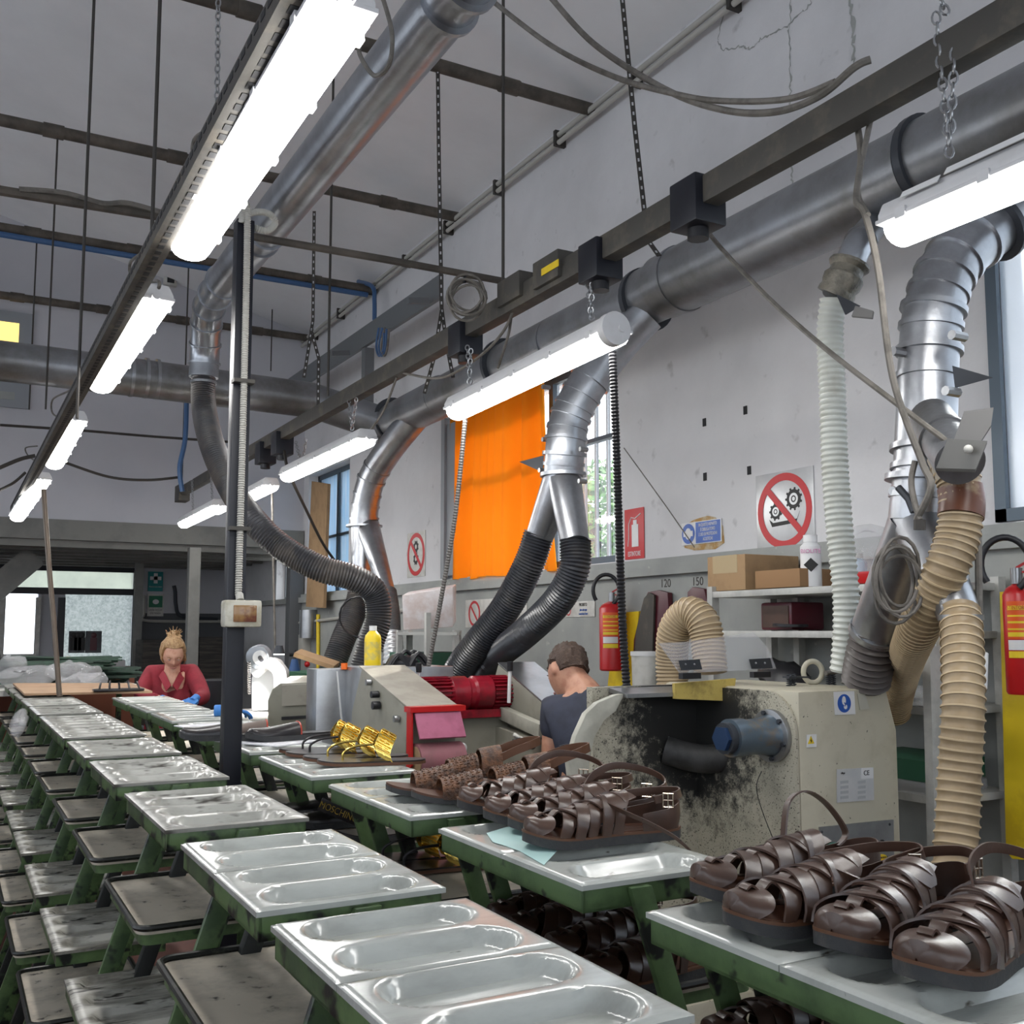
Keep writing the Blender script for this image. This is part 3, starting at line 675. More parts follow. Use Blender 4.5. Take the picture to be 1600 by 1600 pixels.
# loops of cable at the left track
for k, (pts, X) in enumerate(((((318, 250), (302, 240), (303, 220), (315, 208), (330, 206)), .6), (((222, 395), (204, 410), (205, 430), (225, 440), (248, 440), (246, 456)), .57), (((210, 440), (198, 450), (212, 462), (240, 458)), .57), (((130, 600), (105, 612), (82, 625), (84, 648), (118, 655)), .56), (((58, 722), (44, 712), (40, 700), (58, 697)), .56))):
    simple('track_cable', cable_mb([at(x, y, X=X) for x, y in pts], .006), m_cable, ('cable bow over the track above the nearest lamp', 'upper cable loop above the second lamp', 'lower cable loop above the second lamp', 'cable bow above the third lamp', 'small cable bow above the last lamp')[k], 'cable', 'cable bows on the left track')

# ------------------------------------------------------------------ ducts
DX = 2.75; DZ = EYE + 1.525; DR = .142
def collar(c, d, r, t=.02, bump=.02, n=32):
    d = Vector(d).normalized(); return MB().tube([c - d * t, c - d * t * .5, c + d * t * .5, c + d * t], [r, r + bump, r + bump, r], n)
def ring(c, d, r, w=.012, extra=.012, n=32):
    d = Vector(d).normalized(); return MB().tube([Vector(c) - d * w / 2, Vector(c) + d * w / 2], r + extra, n)
DE = 6.75
r = thing('main_extraction_duct', 'large grey galvanised duct running along the right wall under the lamp beam', 'duct', (DX, 3.5, DZ))
y1 = at(1040, 445, X=DX).y
obj('duct_pipe', MB().tube([(DX, -.6, DZ), (DX, y1, DZ)], DR, 40), m_duct, r, label='wider near section')
obj('duct_pipe', MB().tube([(DX, y1, DZ - .005), (DX, DE, DZ - .035)], DR * .92, 40), m_duct, r, label='narrower far section')
for (x, y, e, mt) in ((1010, 460, .018, m_ring), (1065, 425, .006, m_duct), (1450, 265, .016, m_ring), (1435, 275, .006, m_duct), (790, 575, .03, m_ring), (615, 645, .022, m_ring), (690, 610, .006, m_duct), (870, 545, .005, m_duct)):
    yy = at(x, y, X=DX).y; obj('duct_collar', ring((DX, yy, DZ - (.02 if yy > y1 else 0)), (0, 1, 0), DR * (1 if yy <= y1 else .92), .028, e), mt, r)
# cross duct
CYy = 6.95
zl = at(0, 564, Y=CYy).z
r = thing('cross_extraction_duct', 'large galvanised duct crossing the hall in front of the upper back wall', 'duct', (1, CYy, zl - .12))
obj('duct_pipe', MB().tube([(LX, CYy, zl + .02), (.5, CYy, zl), (2.2, CYy, zl - .03), (DX, CYy - .1, DZ - .06)], .125, 36), m_duct, r)
for x in (205, 228, 245): c = at(x, 585, Y=CYy); obj('duct_collar', ring((c.x, CYy, zl - .005), (1, 0, 0), .125, .02, .008), m_galv, r)
# diagonal duct
GX = 1.165; GZ = EYE + 1.76
r = thing('diagonal_duct', 'shiny galvanised duct running beside the nearest lamp, ending in an elbow', 'duct', (GX, 3.5, GZ))
e0 = at(415, 375, X=GX).y; ee = at(345, 445, X=GX).y
obj('duct_pipe', MB().tube([(GX, .8, GZ + .02), (GX, ee, GZ)], .088, 32), m_galv, r)
for (x, y) in ((730, 8), (700, 40), (415, 378), (405, 392), (350, 440)):
    yy = at(x, y, X=GX).y; obj('duct_collar', ring((GX, yy, GZ), (0, 1, 0), .088, .018, .007), m_galv, r)
elb = [V(GX, ee, GZ), at(330, 470, X=GX + .02), at(323, 500, X=GX + .04), at(320, 550, X=GX + .06), at(318, 590, X=GX + .06)]
obj('duct_elbow', MB().tube(crom(elb, 8), .082, 28), m_galv, r)
el = crom(elb, 8)
for i in (5, 11, 17, 22, 27): obj('duct_collar', ring(el[i], el[i] - el[i - 1], .082, .012, .008), m_galv, r)
HX = GX + .06
def hose(name, pts, rad, mat, label, pitch=.02, amp=.08, sharp=False, cat='hose', rib=None, group=None, sub=5, n=20):
    P = [at(x, y, **{kk: v}) for (x, y, kk, v) in pts]
    r_ = thing(name, label, cat, P[-1], group)
    obj('corrugated_tube', hose_mb(P, rad, pitch, amp, n, sub, sharp), mat, r_)
    if rib:
        q = resample(crom(P, 16), pitch); mb = MB()
        for i in range(1, len(q) - 1):
            t = (q[i + 1] - q[i - 1]).normalized(); mb.tube([q[i] - t * .0022, q[i] + t * .0022], rad * (1 + amp) + .002, n)
        obj('wire_rib', mb, rib, r_)
    return r_, P
h1, P1 = hose('flexible_hose', [(318, 588, 'X', HX), (319, 640, 'X', HX), (333, 700, 'X', HX + .02), (362, 765, 'X', HX + .08), (395, 812, 'Y', 5.2), (440, 855, 'Y', 5.1), (500, 888, 'Y', 5.0), (552, 903, 'Y', 4.95), (585, 925, 'Y', 4.95), (591, 965, 'Y', 4.95), (578, 1010, 'Y', 4.95), (566, 1050, 'Y', 4.95)], .066, m_dusthose, 'long dusty corrugated hose curving down from the diagonal duct behind the black column', .0145, .045, sub=4)
obj('hose_clamp', ring(at(318, 598, X=HX), (0, 0, 1), .068, .014, .004), m_steel, h1)

def branch(name, label, pts, rad, rings, mat=m_galv):
    P = [at(x, y, **{kk: v}) for (x, y, kk, v) in pts]; C_ = crom(P, 10)
    r_ = thing(name, label, 'duct', P[-1]); obj('duct_pipe', MB().tube(C_, rad, 32), mat, r_)
    for i, e in rings:
        i = int(i * (len(C_) - 2)); obj('duct_collar', ring(C_[i], C_[i + 1] - C_[i], rad, .016, e), m_ring if e > .02 else mat, r_)
    return r_, P
def cone(mb, a, b, ra, rb, n=28): return mb.tube([a, a.lerp(b, .5), b], [ra, (ra + rb) / 2, rb], n)
def flap(parent, c, a, b, mat=m_ring):
    obj('damper_plate', MB().prism([Vector(c), Vector(a), Vector(b)], V(0, .004, .002)), mat, parent)
# left branch
b1, P = branch('branch_duct', 'forked galvanised branch duct at the far end of the main duct', [(650, 650, 'X', DX), (610, 700, 'X', 2.68), (582, 745, 'X', 2.62), (571, 790, 'X', 2.6), (569, 825, 'X', 2.6)], .098, [(.45, .006), (.55, .008), (.68, .006), (.78, .006), (.9, .008)])
a = at(569, 822, X=2.6)
obj('duct_collar', ring(a, (0, 0, 1), .1, .014, .03), m_galv, b1)
obj('duct_fork', cone(MB(), a, at(562, 935, X=2.55), .095, .062), m_galv, b1); obj('duct_fork', cone(MB(), a + V(.02, -.02, 0), at(607, 930, X=2.55), .085, .05), m_galv, b1)
hose('flexible_hose', [(562, 925, 'X', 2.53), (556, 950, 'X', 2.5), (538, 995, 'X', 2.4), (517, 1050, 'X', 2.3)], .082, m_dusthose, 'thick dark hose slanting down left from the forked far duct', .015, .045, sub=4)
hose('flexible_hose', [(607, 925, 'X', 2.53), (612, 960, 'X', 2.5), (613, 1000, 'X', 2.45)], .052, m_dusthose, 'short dark hose under the right leg of the far forked duct', .015, .05, sub=4)
h, _ = hose('taped_hose', [(613, 992, 'X', 2.44), (614, 1020, 'X', 2.42), (613, 1042, 'X', 2.4)], .064, m_steel, 'hose end wrapped in silver tape behind the yellow bottle', .03, .03)
coil(at(560, 968, X=2.2), RT, UP, .12, 1, .006, 'thin black cable ring hanging on the dark hose', m_black, 'cable_ring')
# middle branch
b2, P = branch('branch_duct', 'forked galvanised branch duct in front of the curtained window', [(1010, 490, 'X', DX - .02), (955, 550, 'X', 2.62), (915, 605, 'X', 2.52), (890, 655, 'X', 2.46), (883, 700, 'X', 2.44), (880, 745, 'X', 2.44)], .09, [(.38, .01), (.46, .007), (.54, .006), (.61, .008), (.68, .006), (.76, .009), (.86, .012), (.93, .006)])
a = at(880, 742, X=2.44); lft = at(843, 838, X=2.38); rgt = at(899, 850, X=2.38)
obj('duct_collar', ring(a, (0, 0, 1), .09, .016, .016), m_galv, b2)
obj('duct_fork', cone(MB(), a, lft, .088, .064), m_galv, b2); obj('duct_fork', cone(MB(), a, rgt, .080, .062), m_galv, b2)
flap(b2, at(812, 722, X=2.4), at(850, 712, X=2.42), at(848, 738, X=2.42))
for (x, y) in ((853, 605), (853, 687), (848, 735), (912, 702), (910, 752)):
    c = at(x, y, X=2.42); obj('clamp_bolt', MB().tube([c - V(.02, 0, 0), c + V(.02, 0, 0)], .011, 8), m_steel, b2)
h, _ = hose('flexible_hose', [(842, 835, 'X', 2.38), (825, 885, 'X', 2.35), (790, 950, 'X', 2.3), (745, 1008, 'D', 4.9), (715, 1050, 'D', 4.97), (706, 1085, 'D', 5.0), (708, 1140, 'D', 5.05)], .070, m_blackhose, 'thick black ribbed hose under the left leg of the middle forked duct', .0135, .055, sub=4)
h, _ = hose('flexible_hose', [(899, 845, 'X', 2.38), (897, 890, 'X', 2.37), (872, 938, 'X', 2.34), (825, 985, 'X', 2.3), (770, 1030, 'D', 4.98), (742, 1062, 'D', 5.1), (732, 1100, 'D', 5.15)], .066, m_blackhose, 'black ribbed hose curving under its neighbour from the right leg of the middle forked duct', .0135, .055, sub=4)
# right branch
b3, P = branch('branch_duct', 'tall forked galvanised branch duct at the right beside the white window', [(1625, 310, 'X', DX - .05), (1560, 350, 'X', 2.6), (1492, 405, 'X', 2.45), (1462, 470, 'X', 2.38), (1452, 540, 'X', 2.36), (1448, 640, 'X', 2.34), (1443, 740, 'X', 2.32), (1436, 815, 'X', 2.31)],   .080,
               [(.16, .024), (.22, .008), (.29, .007), (.35, .007), (.41, .006), (.47, .01), (.53, .007), (.6, .01), (.66, .006), (.82, .012), (.86, .008), (.89, .02), (.94, .006)])
a = at(1436, 815, X=2.31); lft = at(1368, 985, X=2.4); rgt = at(1500, 965, X=2.2)
obj('duct_fork', cone(MB(), a, lft, .080, .070), m_galv, b3); obj('duct_fork', cone(MB(), a, rgt, .076, .050), m_galv, b3)
flap(b3, at(1552, 590, X=2.3), at(1490, 572, X=2.33), at(1494, 606, X=2.33))
for (x, y) in ((1405, 550), (1497, 525), (1487, 612), (1404, 768)):
    c = at(x, y, X=2.26); obj('clamp_bolt', MB().tube([c - V(.025, 0, 0), c + V(.025, 0, 0)], .013, 8), m_steel, b3)
obj('clamp_lever', MB().tube([at(1404, 762, X=2.2), at(1420, 780, X=2.2), at(1428, 800, X=2.2)], .01, 8), m_ring, b3)
g, _ = branch('tap_duct', 'dull grey round tap on the right duct feeding the slide gate', [(1455, 655, 'X', 2.3), (1478, 690, 'X', 2.2), (1500, 722, 'X', 2.12)], .058, [(.5, .006)], m_duct)
# slide gate
g = thing('slide_gate', 'grey sheet metal slide gate above the beige hose at the right duct', 'slide gate', at(1510, 700, X=2.08))
def quad(px, X): return [at(x, y, X=X) for x, y in px]
obj('gate_plate', MB().prism(quad([(1480, 690), (1542, 694), (1524, 738), (1462, 736)], 2.08), V(-.006, -.006, .006)), M('gate_steel', (.15, .148, .14), .55, .2), g, smooth=False)
obj('gate_slider', MB().prism(quad([(1506, 646), (1552, 640), (1548, 668), (1530, 696), (1490, 690)], 2.09), V(-.004, -.004, .004)), M('gate_slider', (.19, .185, .18), .55, .2), g, smooth=False)
obj('wing_nut', MB().ball(at(1513, 702, X=2.06), .011, 10), m_offwhite, g)
h, _ = hose('flexible_hose', [(1484, 722, 'D', 2.62), (1500, 760, 'D', 2.6), (1498, 830, 'D', 2.58), (1472, 905, 'D', 2.58), (1436, 980, 'D', 2.72), (1414, 1035, 'D', 3.1), (1402, 1080, 'D', 3.4), (1398, 1112, 'D', 3.55)], .051, m_beigehose, 'beige wire-ribbed hose slanting from the slide gate down to the near machine', .0185, .03, rib=m_beigerib)
obj('hose_cuff', MB().tube([at(1478, 708, D=2.62), at(1494, 742, D=2.6)], .049, 24), M('cuff', (.45, .40, .32), .5), h)
obj('hose_stain', MB().tube(crom([at(1500, 762, D=2.6), at(1503, 785, D=2.59), at(1501, 808, D=2.58)], 6), .0552, 24), M('rust_band', (.13, .045, .022), .35, 0, (.30, .21, .12), 12, (.5, .62)), h, label='rust brown stained length of hose')
h, _ = hose('flexible_hose', [(1500, 955, 'X', 2.2), (1503, 1000, 'X', 2.16), (1505, 1100, 'X', 2.1), (1500, 1200, 'X', 2.08), (1495, 1300, 'X', 2.05), (1487, 1420, 'X', 2.0), (1480, 1520, 'X', 2.0)], .047, m_beigehose, 'thick beige wire-ribbed hose hanging straight down beside the shelf', .024, .03, rib=m_beigerib)
obj('hose_clamp', ring(at(1501, 965, X=2.19), (0, 0, 1), .047, .014, .006), m_steel, h)
h, _ = hose('flexible_hose', [(1369, 980, 'X', 2.4), (1361, 1020, 'D', 3.05), (1352, 1068, 'D', 3.10)], .066, M('brown_hose', (.10, .085, .077), .4), 'dark brown ribbed hose under the left leg of the right forked duct', .020, .10, sub=6)
obj('hose_clamp', ring(at(1367, 988, X=2.4), lft - a, .069, .018, .006), m_steel, h)
# drop pole beside the beige hose
simple('hanging_pipe', MB().tube([at(1528, 830, X=2.3), at(1531, 1000, X=2.25), at(1520, 1200, X=2.2), at(1508, 1420, X=2.1)], .009, 8), m_cable, 'thin brown pipe in front of the thick beige hose', 'pipe')
simple('tape_wrap', MB().tube([at(1532, 1020, X=2.22), at(1530, 1075, X=2.2)], .018, 8), m_white, 'white tape wrapped round the thin brown pipe', 'tape')
# small branch and white hose
b4, P = branch('branch_duct', 'small branch duct with crumpled tape above the white hose', [(1362, 355, 'X', DX - .05), (1340, 385, 'X', 2.5), (1322, 425, 'X', 2.45), (1308, 462, 'X', 2.42)], .047, [(.3, .006), (.6, .006)])
rnd = random.Random(2); mb = MB(); q = crom([at(1328, 412, X=2.45), at(1316, 440, X=2.43), at(1305, 462, X=2.42)], 5)
mb.tube(q, [.052 + rnd.uniform(0, .014) for _ in q], 14); obj('tape_wrap', mb, M('crumpled_tape', (.22, .20, .16), .35, .2, (.08, .075, .06), 14, (.4, .6), .8), b4, label='crumpled tape wrapping')
flap(b4, at(1308, 460, X=2.36), at(1345, 478, X=2.34), at(1322, 492, X=2.34)); obj('damper_plate', MB().prism(quad([(1340, 482), (1366, 488), (1364, 499), (1332, 496)], 2.34), V(-.004, 0, .004)), M('gate_slider', ()), b4) if 0 else obj('damper_plate', MB().prism(quad([(1338, 480), (1366, 488), (1364, 499), (1332, 496)], 2.34), V(-.004, 0, .004)), MATS['gate_slider'], b4)
hose('flexible_hose', [(1302, 468, 'X', 2.42), (1297, 520, 'X', 2.42), (1300, 600, 'X', 2.42), (1304, 720, 'X', 2.42), (1312, 830, 'X', 2.42), (1322, 930, 'X', 2.42), (1322, 1000, 'X', 2.42), (1318, 1050, 'X', 2.42)], .040, m_whitehose, 'long white corrugated hose hanging in front of the wall shelf', .0185, .07, sharp=False)
# black flexible conduit drop from round-ended lamp and another
hose('flexible_conduit', [(957, 550, 'X', 1.9), (963, 700, 'X', 1.9), (968, 850, 'X', 1.9), (973, 980, 'X', 1.9), (980, 1085, 'X', 1.9)], .0125, m_black, 'black corrugated conduit hanging in front of the red extinguisher', .012, .14, n=12, sub=4)
hose('flexible_conduit', [(727, 655, 'X', 1.9), (712, 800, 'X', 1.88), (692, 920, 'X', 1.86), (668, 1050, 'X', 1.84)], .010, M('grey_flex', (.14, .13, .12), .5), 'grey corrugated conduit slanting down beside the orange curtain', .012, .12, n=10, sub=4)

# ------------------------------------------------------------------ black column with conduit and box
cx, cy = .805, 3.29
r = thing('steel_column', 'black square steel column with grey conduit, standing between the two rack rows', 'column', (cx, cy, 0))
zt = at(372, 345, Y=cy).z
obj('post', MB().box(cx - .03, cx + .026, cy - .027, cy + .027, 0, zt), m_navy, r, bevel=.003)
obj('base_plate', MB().box(cx - .09, cx + .09, cy - .09, cy + .09, 0, .012), m_beam, r)
zb = at(372, 930, Y=cy - .04).z
q = [V(cx - .001, cy - .045, zb + .0), V(cx - .002, cy - .045, zt - .05)] 
obj('conduit', hose_mb([q[0], q[1], at(378, 345, Y=cy - .04), at(395, 332, Y=cy - .03), at(420, 334, Y=cy), at(430, 348, Y=cy + .02), at(418, 360, Y=cy), at(398, 356, Y=cy)], .0105, .0075, .12, 10, 4), m_conduit, r)
for y in (600, 828):
    z = at(372, y, Y=cy).z; obj('strap', MB().box(cx - .035, cx + .031, cy - .058, cy - .02, z - .006, z + .006), m_beam, r)
c = at(377, 959, Y=cy - .06)
r = thing('breaker_box', 'cream breaker box with smoked window, mounted on the black column', 'electrical box', c - V(0, 0, .04))
obj('box_body', MB().obox(c, V(.058, 0, 0), V(0, .03, 0), V(0, 0, .042)), M('cream_plastic', (.56, .54, .46), .4, 0, (.42, .39, .3), 18), r, bevel=.01)
obj('box_window', MB().obox(c + V(.004, -.031, 0), V(.036, 0, 0), V(0, .003, 0), V(0, 0, .026)), M('smoked_amber', (.30, .17, .07), .15, 0, (.16, .06, .04), 20), r, bevel=.003, label='brownish clear window')
obj('gland', MB().tube([c + V(-.005, 0, .042), c + V(-.005, .01, .06)], .013, 10), m_conduit, r)
# leaning pole at the left
simple('leaning_pole', MB().tube([at(68, 765, Y=5.4), at(77, 890, Y=5.3), at(84, 970, Y=5.25), at(93, 1088, Y=5.2)], .012, 10), M('brown_pole', (.13, .10, .075), .4, .4), 'thin brown metal pole with white ties at the left', 'pole')

# ------------------------------------------------------------------ shoe racks (stepped trolleys)
U = .38
def grooved(x0, x1, y0, y1, z, nx=44, ny=26, n=2, depth=.02, th=.0105, mg=.105):
    """moulded tray plate with n long round-ended grooves lying along x"""
    mb = MB(); vs = []; fs = []; w_ = (y1 - y0) / n; r = w_ * .37; gx0 = x0 + (x1 - x0) * mg; gx1 = x1 - (x1 - x0) * mg
    for j in range(ny + 1):
        for i in range(nx + 1):
            x = x0 + (x1 - x0) * i / nx; y = y0 + (y1 - y0) * j / ny; dz = 0
            for k in range(n):
                cy_ = y0 + w_ * (k + .5); xx = min(max(x, gx0 + r), gx1 - r); d = math.hypot(x - xx, y - cy_) / r
                if d < 1.12:
                    t = min(1, max(0, (1.12 - d) / .42)); dz = -depth * t * t * (3 - 2 * t)
            e = 0
            if i in (0, nx) or j in (0, ny): e = -.003
            vs.append((x, y, z + dz + e))
    for j in range(ny):
        for i in range(nx): a = j * (nx + 1) + i; fs.append((a, a + 1, a + nx + 2, a + nx + 1))
    mb.add(vs, fs)
    base = len(vs); loop = [i for i in range(nx + 1)] + [j * (nx + 1) + nx for j in range(1, ny + 1)] + [ny * (nx + 1) + i for i in range(nx - 1, -1, -1)] + [j * (nx + 1) for j in range(ny - 1, 0, -1)]
    lo = [(vs[i][0], vs[i][1], z - th) for i in loop]; mb.v += [Vector(p) for p in lo]; L_ = len(loop)
    mb.f += [(loop[(i + 1) % L_], loop[i], base + i, base + (i + 1) % L_) for i in range(L_)]
    return mb
def rrect(x0, x1, y0, y1, r, z, n=5):
    out = []
    for cx_, cy_, a0 in ((x1 - r, y1 - r, 0), (x0 + r, y1 - r, 90), (x0 + r, y0 + r, 180), (x1 - r, y0 + r, 270)):
        for k in range(n + 1):
            a = math.radians(a0 + 90 * k / n); out.append(V(cx_ + r * math.cos(a), cy_ + r * math.sin(a), z))
    return out
def make_rack(side, res=1):
    """side A leans outward to -x, side B to +x; origin at the floor, x of the hall, y = rear edge of the top tray"""
    r = thing('shoe_rack', 'rack', 'shoe rack', (0, 0, 0))
    S_ = U; H = EYE
    if side == 'A':
        lv = [(1.03, 1.78, 1.0), (.93, 1.72, 1.52), (.72, 1.42, 2.05), (.59, 1.36, 2.5)]; leg = lambda z: 1.32 - .33 * (z - 1); gm = m_green
    else:
        lv = [(2.26, 3.05, 1.0), (2.44, 3.27, 1.52), (2.66, 3.38, 2.05), (2.80, 3.55, 2.5)]; leg = lambda z: 2.50 + .33 * (z - 1); gm = m_greenb
    L1 = 1.36 * S_
    # top level
    x0, x1, zz = lv[0]; x0 *= S_; x1 *= S_; z = H - zz * S_
    fm = MB(); za, zb_, t_ = z - .045, z - .0105, .006
    fm.box(x0 + .005, x1 - .005, -L1 + .005, -L1 + .005 + t_, za, zb_).box(x0 + .005, x1 - .005, -.005 - t_, -.005, za, zb_).box(x0 + .005, x0 + .005 + t_, -L1 + .005, -.005, za, zb_).box(x1 - .005 - t_, x1 - .005, -L1 + .005, -.005, za, zb_)
    obj('top_frame', fm.box(x0 + .005, x1 - .005, -L1 + .005, -.005, za, za + .006), gm, r, bevel=.0015)
    hy = L1 / 2
    for k in range(2):
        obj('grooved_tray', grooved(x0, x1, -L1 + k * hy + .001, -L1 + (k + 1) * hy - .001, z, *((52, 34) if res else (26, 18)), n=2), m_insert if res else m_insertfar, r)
    ml = 1.2 * S_
    for q, li in enumerate((1, 3)):
        x0, x1, zz = lv[li]; x0 *= S_; x1 *= S_; z = H - zz * S_
        y0, y1 = -ml - .02, -.02
        p = obj('pan_shelf', MB().prism(rrect(x0, x1, y0, y1, .028, z - .008), (0, 0, .008)), m_pan, r)
        obj('pan_rim', MB().tube(rrect(x0, x1, y0, y1, .028, z + .004), .0065, 8, closed=True), m_panrim, p)
        obj('shelf_frame', MB().prism(rrect(x0 + .008, x1 - .008, y0 + .008, y1 - .008, .022, z - .030), (0, 0, .021)), gm, r)
    x0, x1, zz = lv[2]; x0 *= S_; x1 *= S_; z = H - zz * S_
    y0, y1 = -ml - .016, -.024; fm = MB().box(x0 + .004, x1 - .004, y0, y0 + .006, z - .038, z - .0105).box(x0 + .004, x1 - .004, y1 - .006, y1, z - .038, z - .0105).box(x0 + .004, x0 + .01, y0, y1, z - .038, z - .0105).box(x1 - .01, x1 - .004, y0, y1, z - .038, z - .0105)
    obj('shelf_frame', fm.box(x0 + .004, x1 - .004, y0, y1, z - .038, z - .032), gm, r)
    obj('grooved_tray', grooved(x0, x1, -ml - .02, -.02, z, 30, 36, n=4, depth=.014), m_insertlow, r)
    # legs
    zt = H - 1.03 * S_; zbm = .02
    for (yy, mt, lab) in ((-L1 - .010, gm, .14 if side == 'A' else .02), (-.012, gm, 0)):
        a = V((leg(1.03) + lab) * S_, yy, zt - .002); zb_u = (H - zbm) / S_; b = V((leg(zb_u) + lab) * S_, yy, zbm)
        obj('leg', MB().prism([a + V(-.020, 0, 0), a + V(.020, 0, 0), b + V(.020, 0, 0), b + V(-.020, 0, 0)], V(0, .014, 0)), mt, r, bevel=.002)
    yy = -.05 if side == 'A' else -.05
    dx = .17 * S_
    a = V(leg(1.03) * S_ + dx, yy, zt - .034); b = V(leg((H - zbm) / S_) * S_ + dx, yy, zbm)
    obj('leg', MB().prism([a + V(-.018, 0, 0), a + V(.018, 0, 0), b + V(.018, 0, 0), b + V(-.018, 0, 0)], V(0, .028, 0)), m_legdark, r, bevel=.002, label='inner leg dark from stains and painted shade')
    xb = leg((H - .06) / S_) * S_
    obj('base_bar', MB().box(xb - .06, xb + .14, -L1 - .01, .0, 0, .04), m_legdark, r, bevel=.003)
    return r
def snap(root):
    def rec(o):
        ALLCH[o.name] = [c for c in COL.objects if c.parent == o]
        for c in ALLCH[o.name]: rec(c)
    rec(root)
ordn = ['first', 'second', 'third', 'fourth', 'fifth', 'sixth', 'seventh', 'eighth', 'ninth', 'tenth', 'eleventh', 'twelfth']
protoA = make_rack('A', 1); protoAf = make_rack('A', 0); protoB = make_rack('B', 1)
for p in (protoA, protoAf, protoB): snap(p)
rackA = [3.60, 5.14, 6.88, 8.66, 10.30, 12.0, 13.4, 15.1, 16.7, 18.3, 19.9, 21.5]
usedA = [False, False]
def place(proto, used, i, y, x=0):
    if not used[i]: used[i] = True; o = proto
    else: o = copy_tree(proto)
    o.location = (x, y, 0); return o
for k, yu in enumerate([1.98] + rackA):
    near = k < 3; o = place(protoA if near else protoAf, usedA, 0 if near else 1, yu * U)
    if k == 0: o['label'] = 'green rack of the left row at the bottom edge of the photo, mostly cut off'; 
    elif k == 1: o['label'] = 'green shoe rack of the left row with the largest clean pale grooved trays'
    elif k < 10: o['label'] = 'empty stepped green shoe rack with grooved trays, left row, %s from the camera' % ordn[k - 1]
    else: o['label'] = 'green stepped rack of the left row under the brown board, ' + ('near', 'middle', 'far')[k - 10] + ' one'
    o['group'] = 'stepped shoe racks of the left row'
rackB = [3.12, 4.90, 6.62, 8.34, 9.98, 11.64, 13.3, 14.96, 16.6]
labB = ['with large brown fisherman sandals in the lower right corner', 'carrying four brown fisherman sandals on a paper', 'carrying brown woven sandals', 'carrying gold strapped flip-flops',
        'carrying dark slippers on paper beside the black column', 'with white paper on top, left of the black column', 'empty, third from the person in red', 'empty, second from the person in red', 'nearest the person in red, at the far end']
usedB = [False]; RB = []
for k, yu in enumerate(rackB):
    o = place(protoB, usedB, 0, yu * U); o['label'] = 'green rack of the right row ' + labB[k]; o['group'] = 'stepped shoe racks of the right row'; RB.append(o)

# ------------------------------------------------------------------ sandals
def lerp_t(tab, s):
    for i in range(len(tab) - 1):
        if s <= tab[i + 1][0]:
            a, b = tab[i], tab[i + 1]; t = (s - a[0]) / (b[0] - a[0]); t = t * t * (3 - 2 * t) if 0 else t
            return a[1] + (b[1] - a[1]) * t
    return tab[-1][1]
SL = .305
TABW = [(0, .0), (.008, .012), (.03, .022), (.07, .029), (.14, .034), (.25, .0355), (.38, .036), (.5, .040), (.62, .046), (.72, .0495), (.82, .0485), (.89, .043), (.94, .034), (.972, .026), (.99, .015), (1, .0)]
TABH = [(0, .052), (.35, .058), (.5, .051), (.62, .042), (.75, .034), (.88, .028), (.95, .024), (.985, .020), (1, .002)]
def cen(s): return .007 * math.sin(PI * s) - .004 * s
def outline(off=0, n=44):
    out = []
    for i in range(n + 1):
        s = .5 - .5 * math.cos(PI * i / n); out.append((s, cen(s) + max(lerp_t(TABW, s), 0) + (off if 0 < i < n else 0)))
    for i in range(n - 1, 0, -1):
        s = .5 - .5 * math.cos(PI * i / n); out.append((s, cen(s) - lerp_t(TABW, s) - off))
    return [(s * SL + (off if s > .99 else (-off if s < .01 else 0)), y) for s, y in out]
def soleplate(z0, z1, off, curl=.012):
    mb = MB(); o = outline(off); n = len(o)
    def zz(x, z): t = max(0, x / SL - .72) / .28; return z + curl * t * t
    vs = [(x, y, zz(x, z0)) for x, y in o] + [(x, y, zz(x, z1)) for x, y in o]
    mb.add(vs, [tuple(range(n - 1, -1, -1)), tuple(range(n, 2 * n))] + [(i, (i + 1) % n, n + (i + 1) % n, n + i) for i in range(n)])
    return mb
ZS = .0225
def surf(s, phi, lift=0):
    a = phi * PI / 2; w_ = lerp_t(TABW, min(max(s, .02), .9985)) - .001; h = lerp_t(TABH, s)
    ca = max(math.cos(a), 0) ** .72; sa = math.copysign(abs(math.sin(a)) ** .85, a)
    t = max(0, s - .72) / .28
    return V(s * SL, cen(s) + (w_ + lift * abs(sa)) * sa, ZS + .012 * t * t - .004 + (h + lift) * ca)
def side_at(s, phi, dirv):
    e = .002; n_ = (surf(s + e, phi) - surf(s - e, phi)).cross(surf(s, phi + e) - surf(s, phi - e)).normalized()
    return n_.cross(dirv).normalized()
def strapon(mb, a, b, w_, lift, t=.0028, n=14, bulge=0, tilt=.20):
    pts = []; 
    for i in range(n + 1):
        k = i / n; s = a[0] + (b[0] - a[0]) * k; ph = a[1] + (b[1] - a[1]) * k
        pts.append(surf(s, ph, lift + bulge * math.sin(PI * k)))
    sides = []
    for i in range(n + 1):
        k = i / n; d = (pts[min(i + 1, n)] - pts[max(i - 1, 0)]).normalized(); sd_ = side_at(a[0] + (b[0] - a[0]) * k, max(-.98, min(.98, a[1] + (b[1] - a[1]) * k)), d); nr_ = sd_.cross(d).normalized(); nr_ = nr_ if nr_.z + abs(nr_.y) * .01 > 0 else -nr_; sides.append((sd_ + nr_ * (tilt if sd_.x > 0 else -tilt)).normalized())
    mb.ribbon(pts, sides, w_, t); return pts
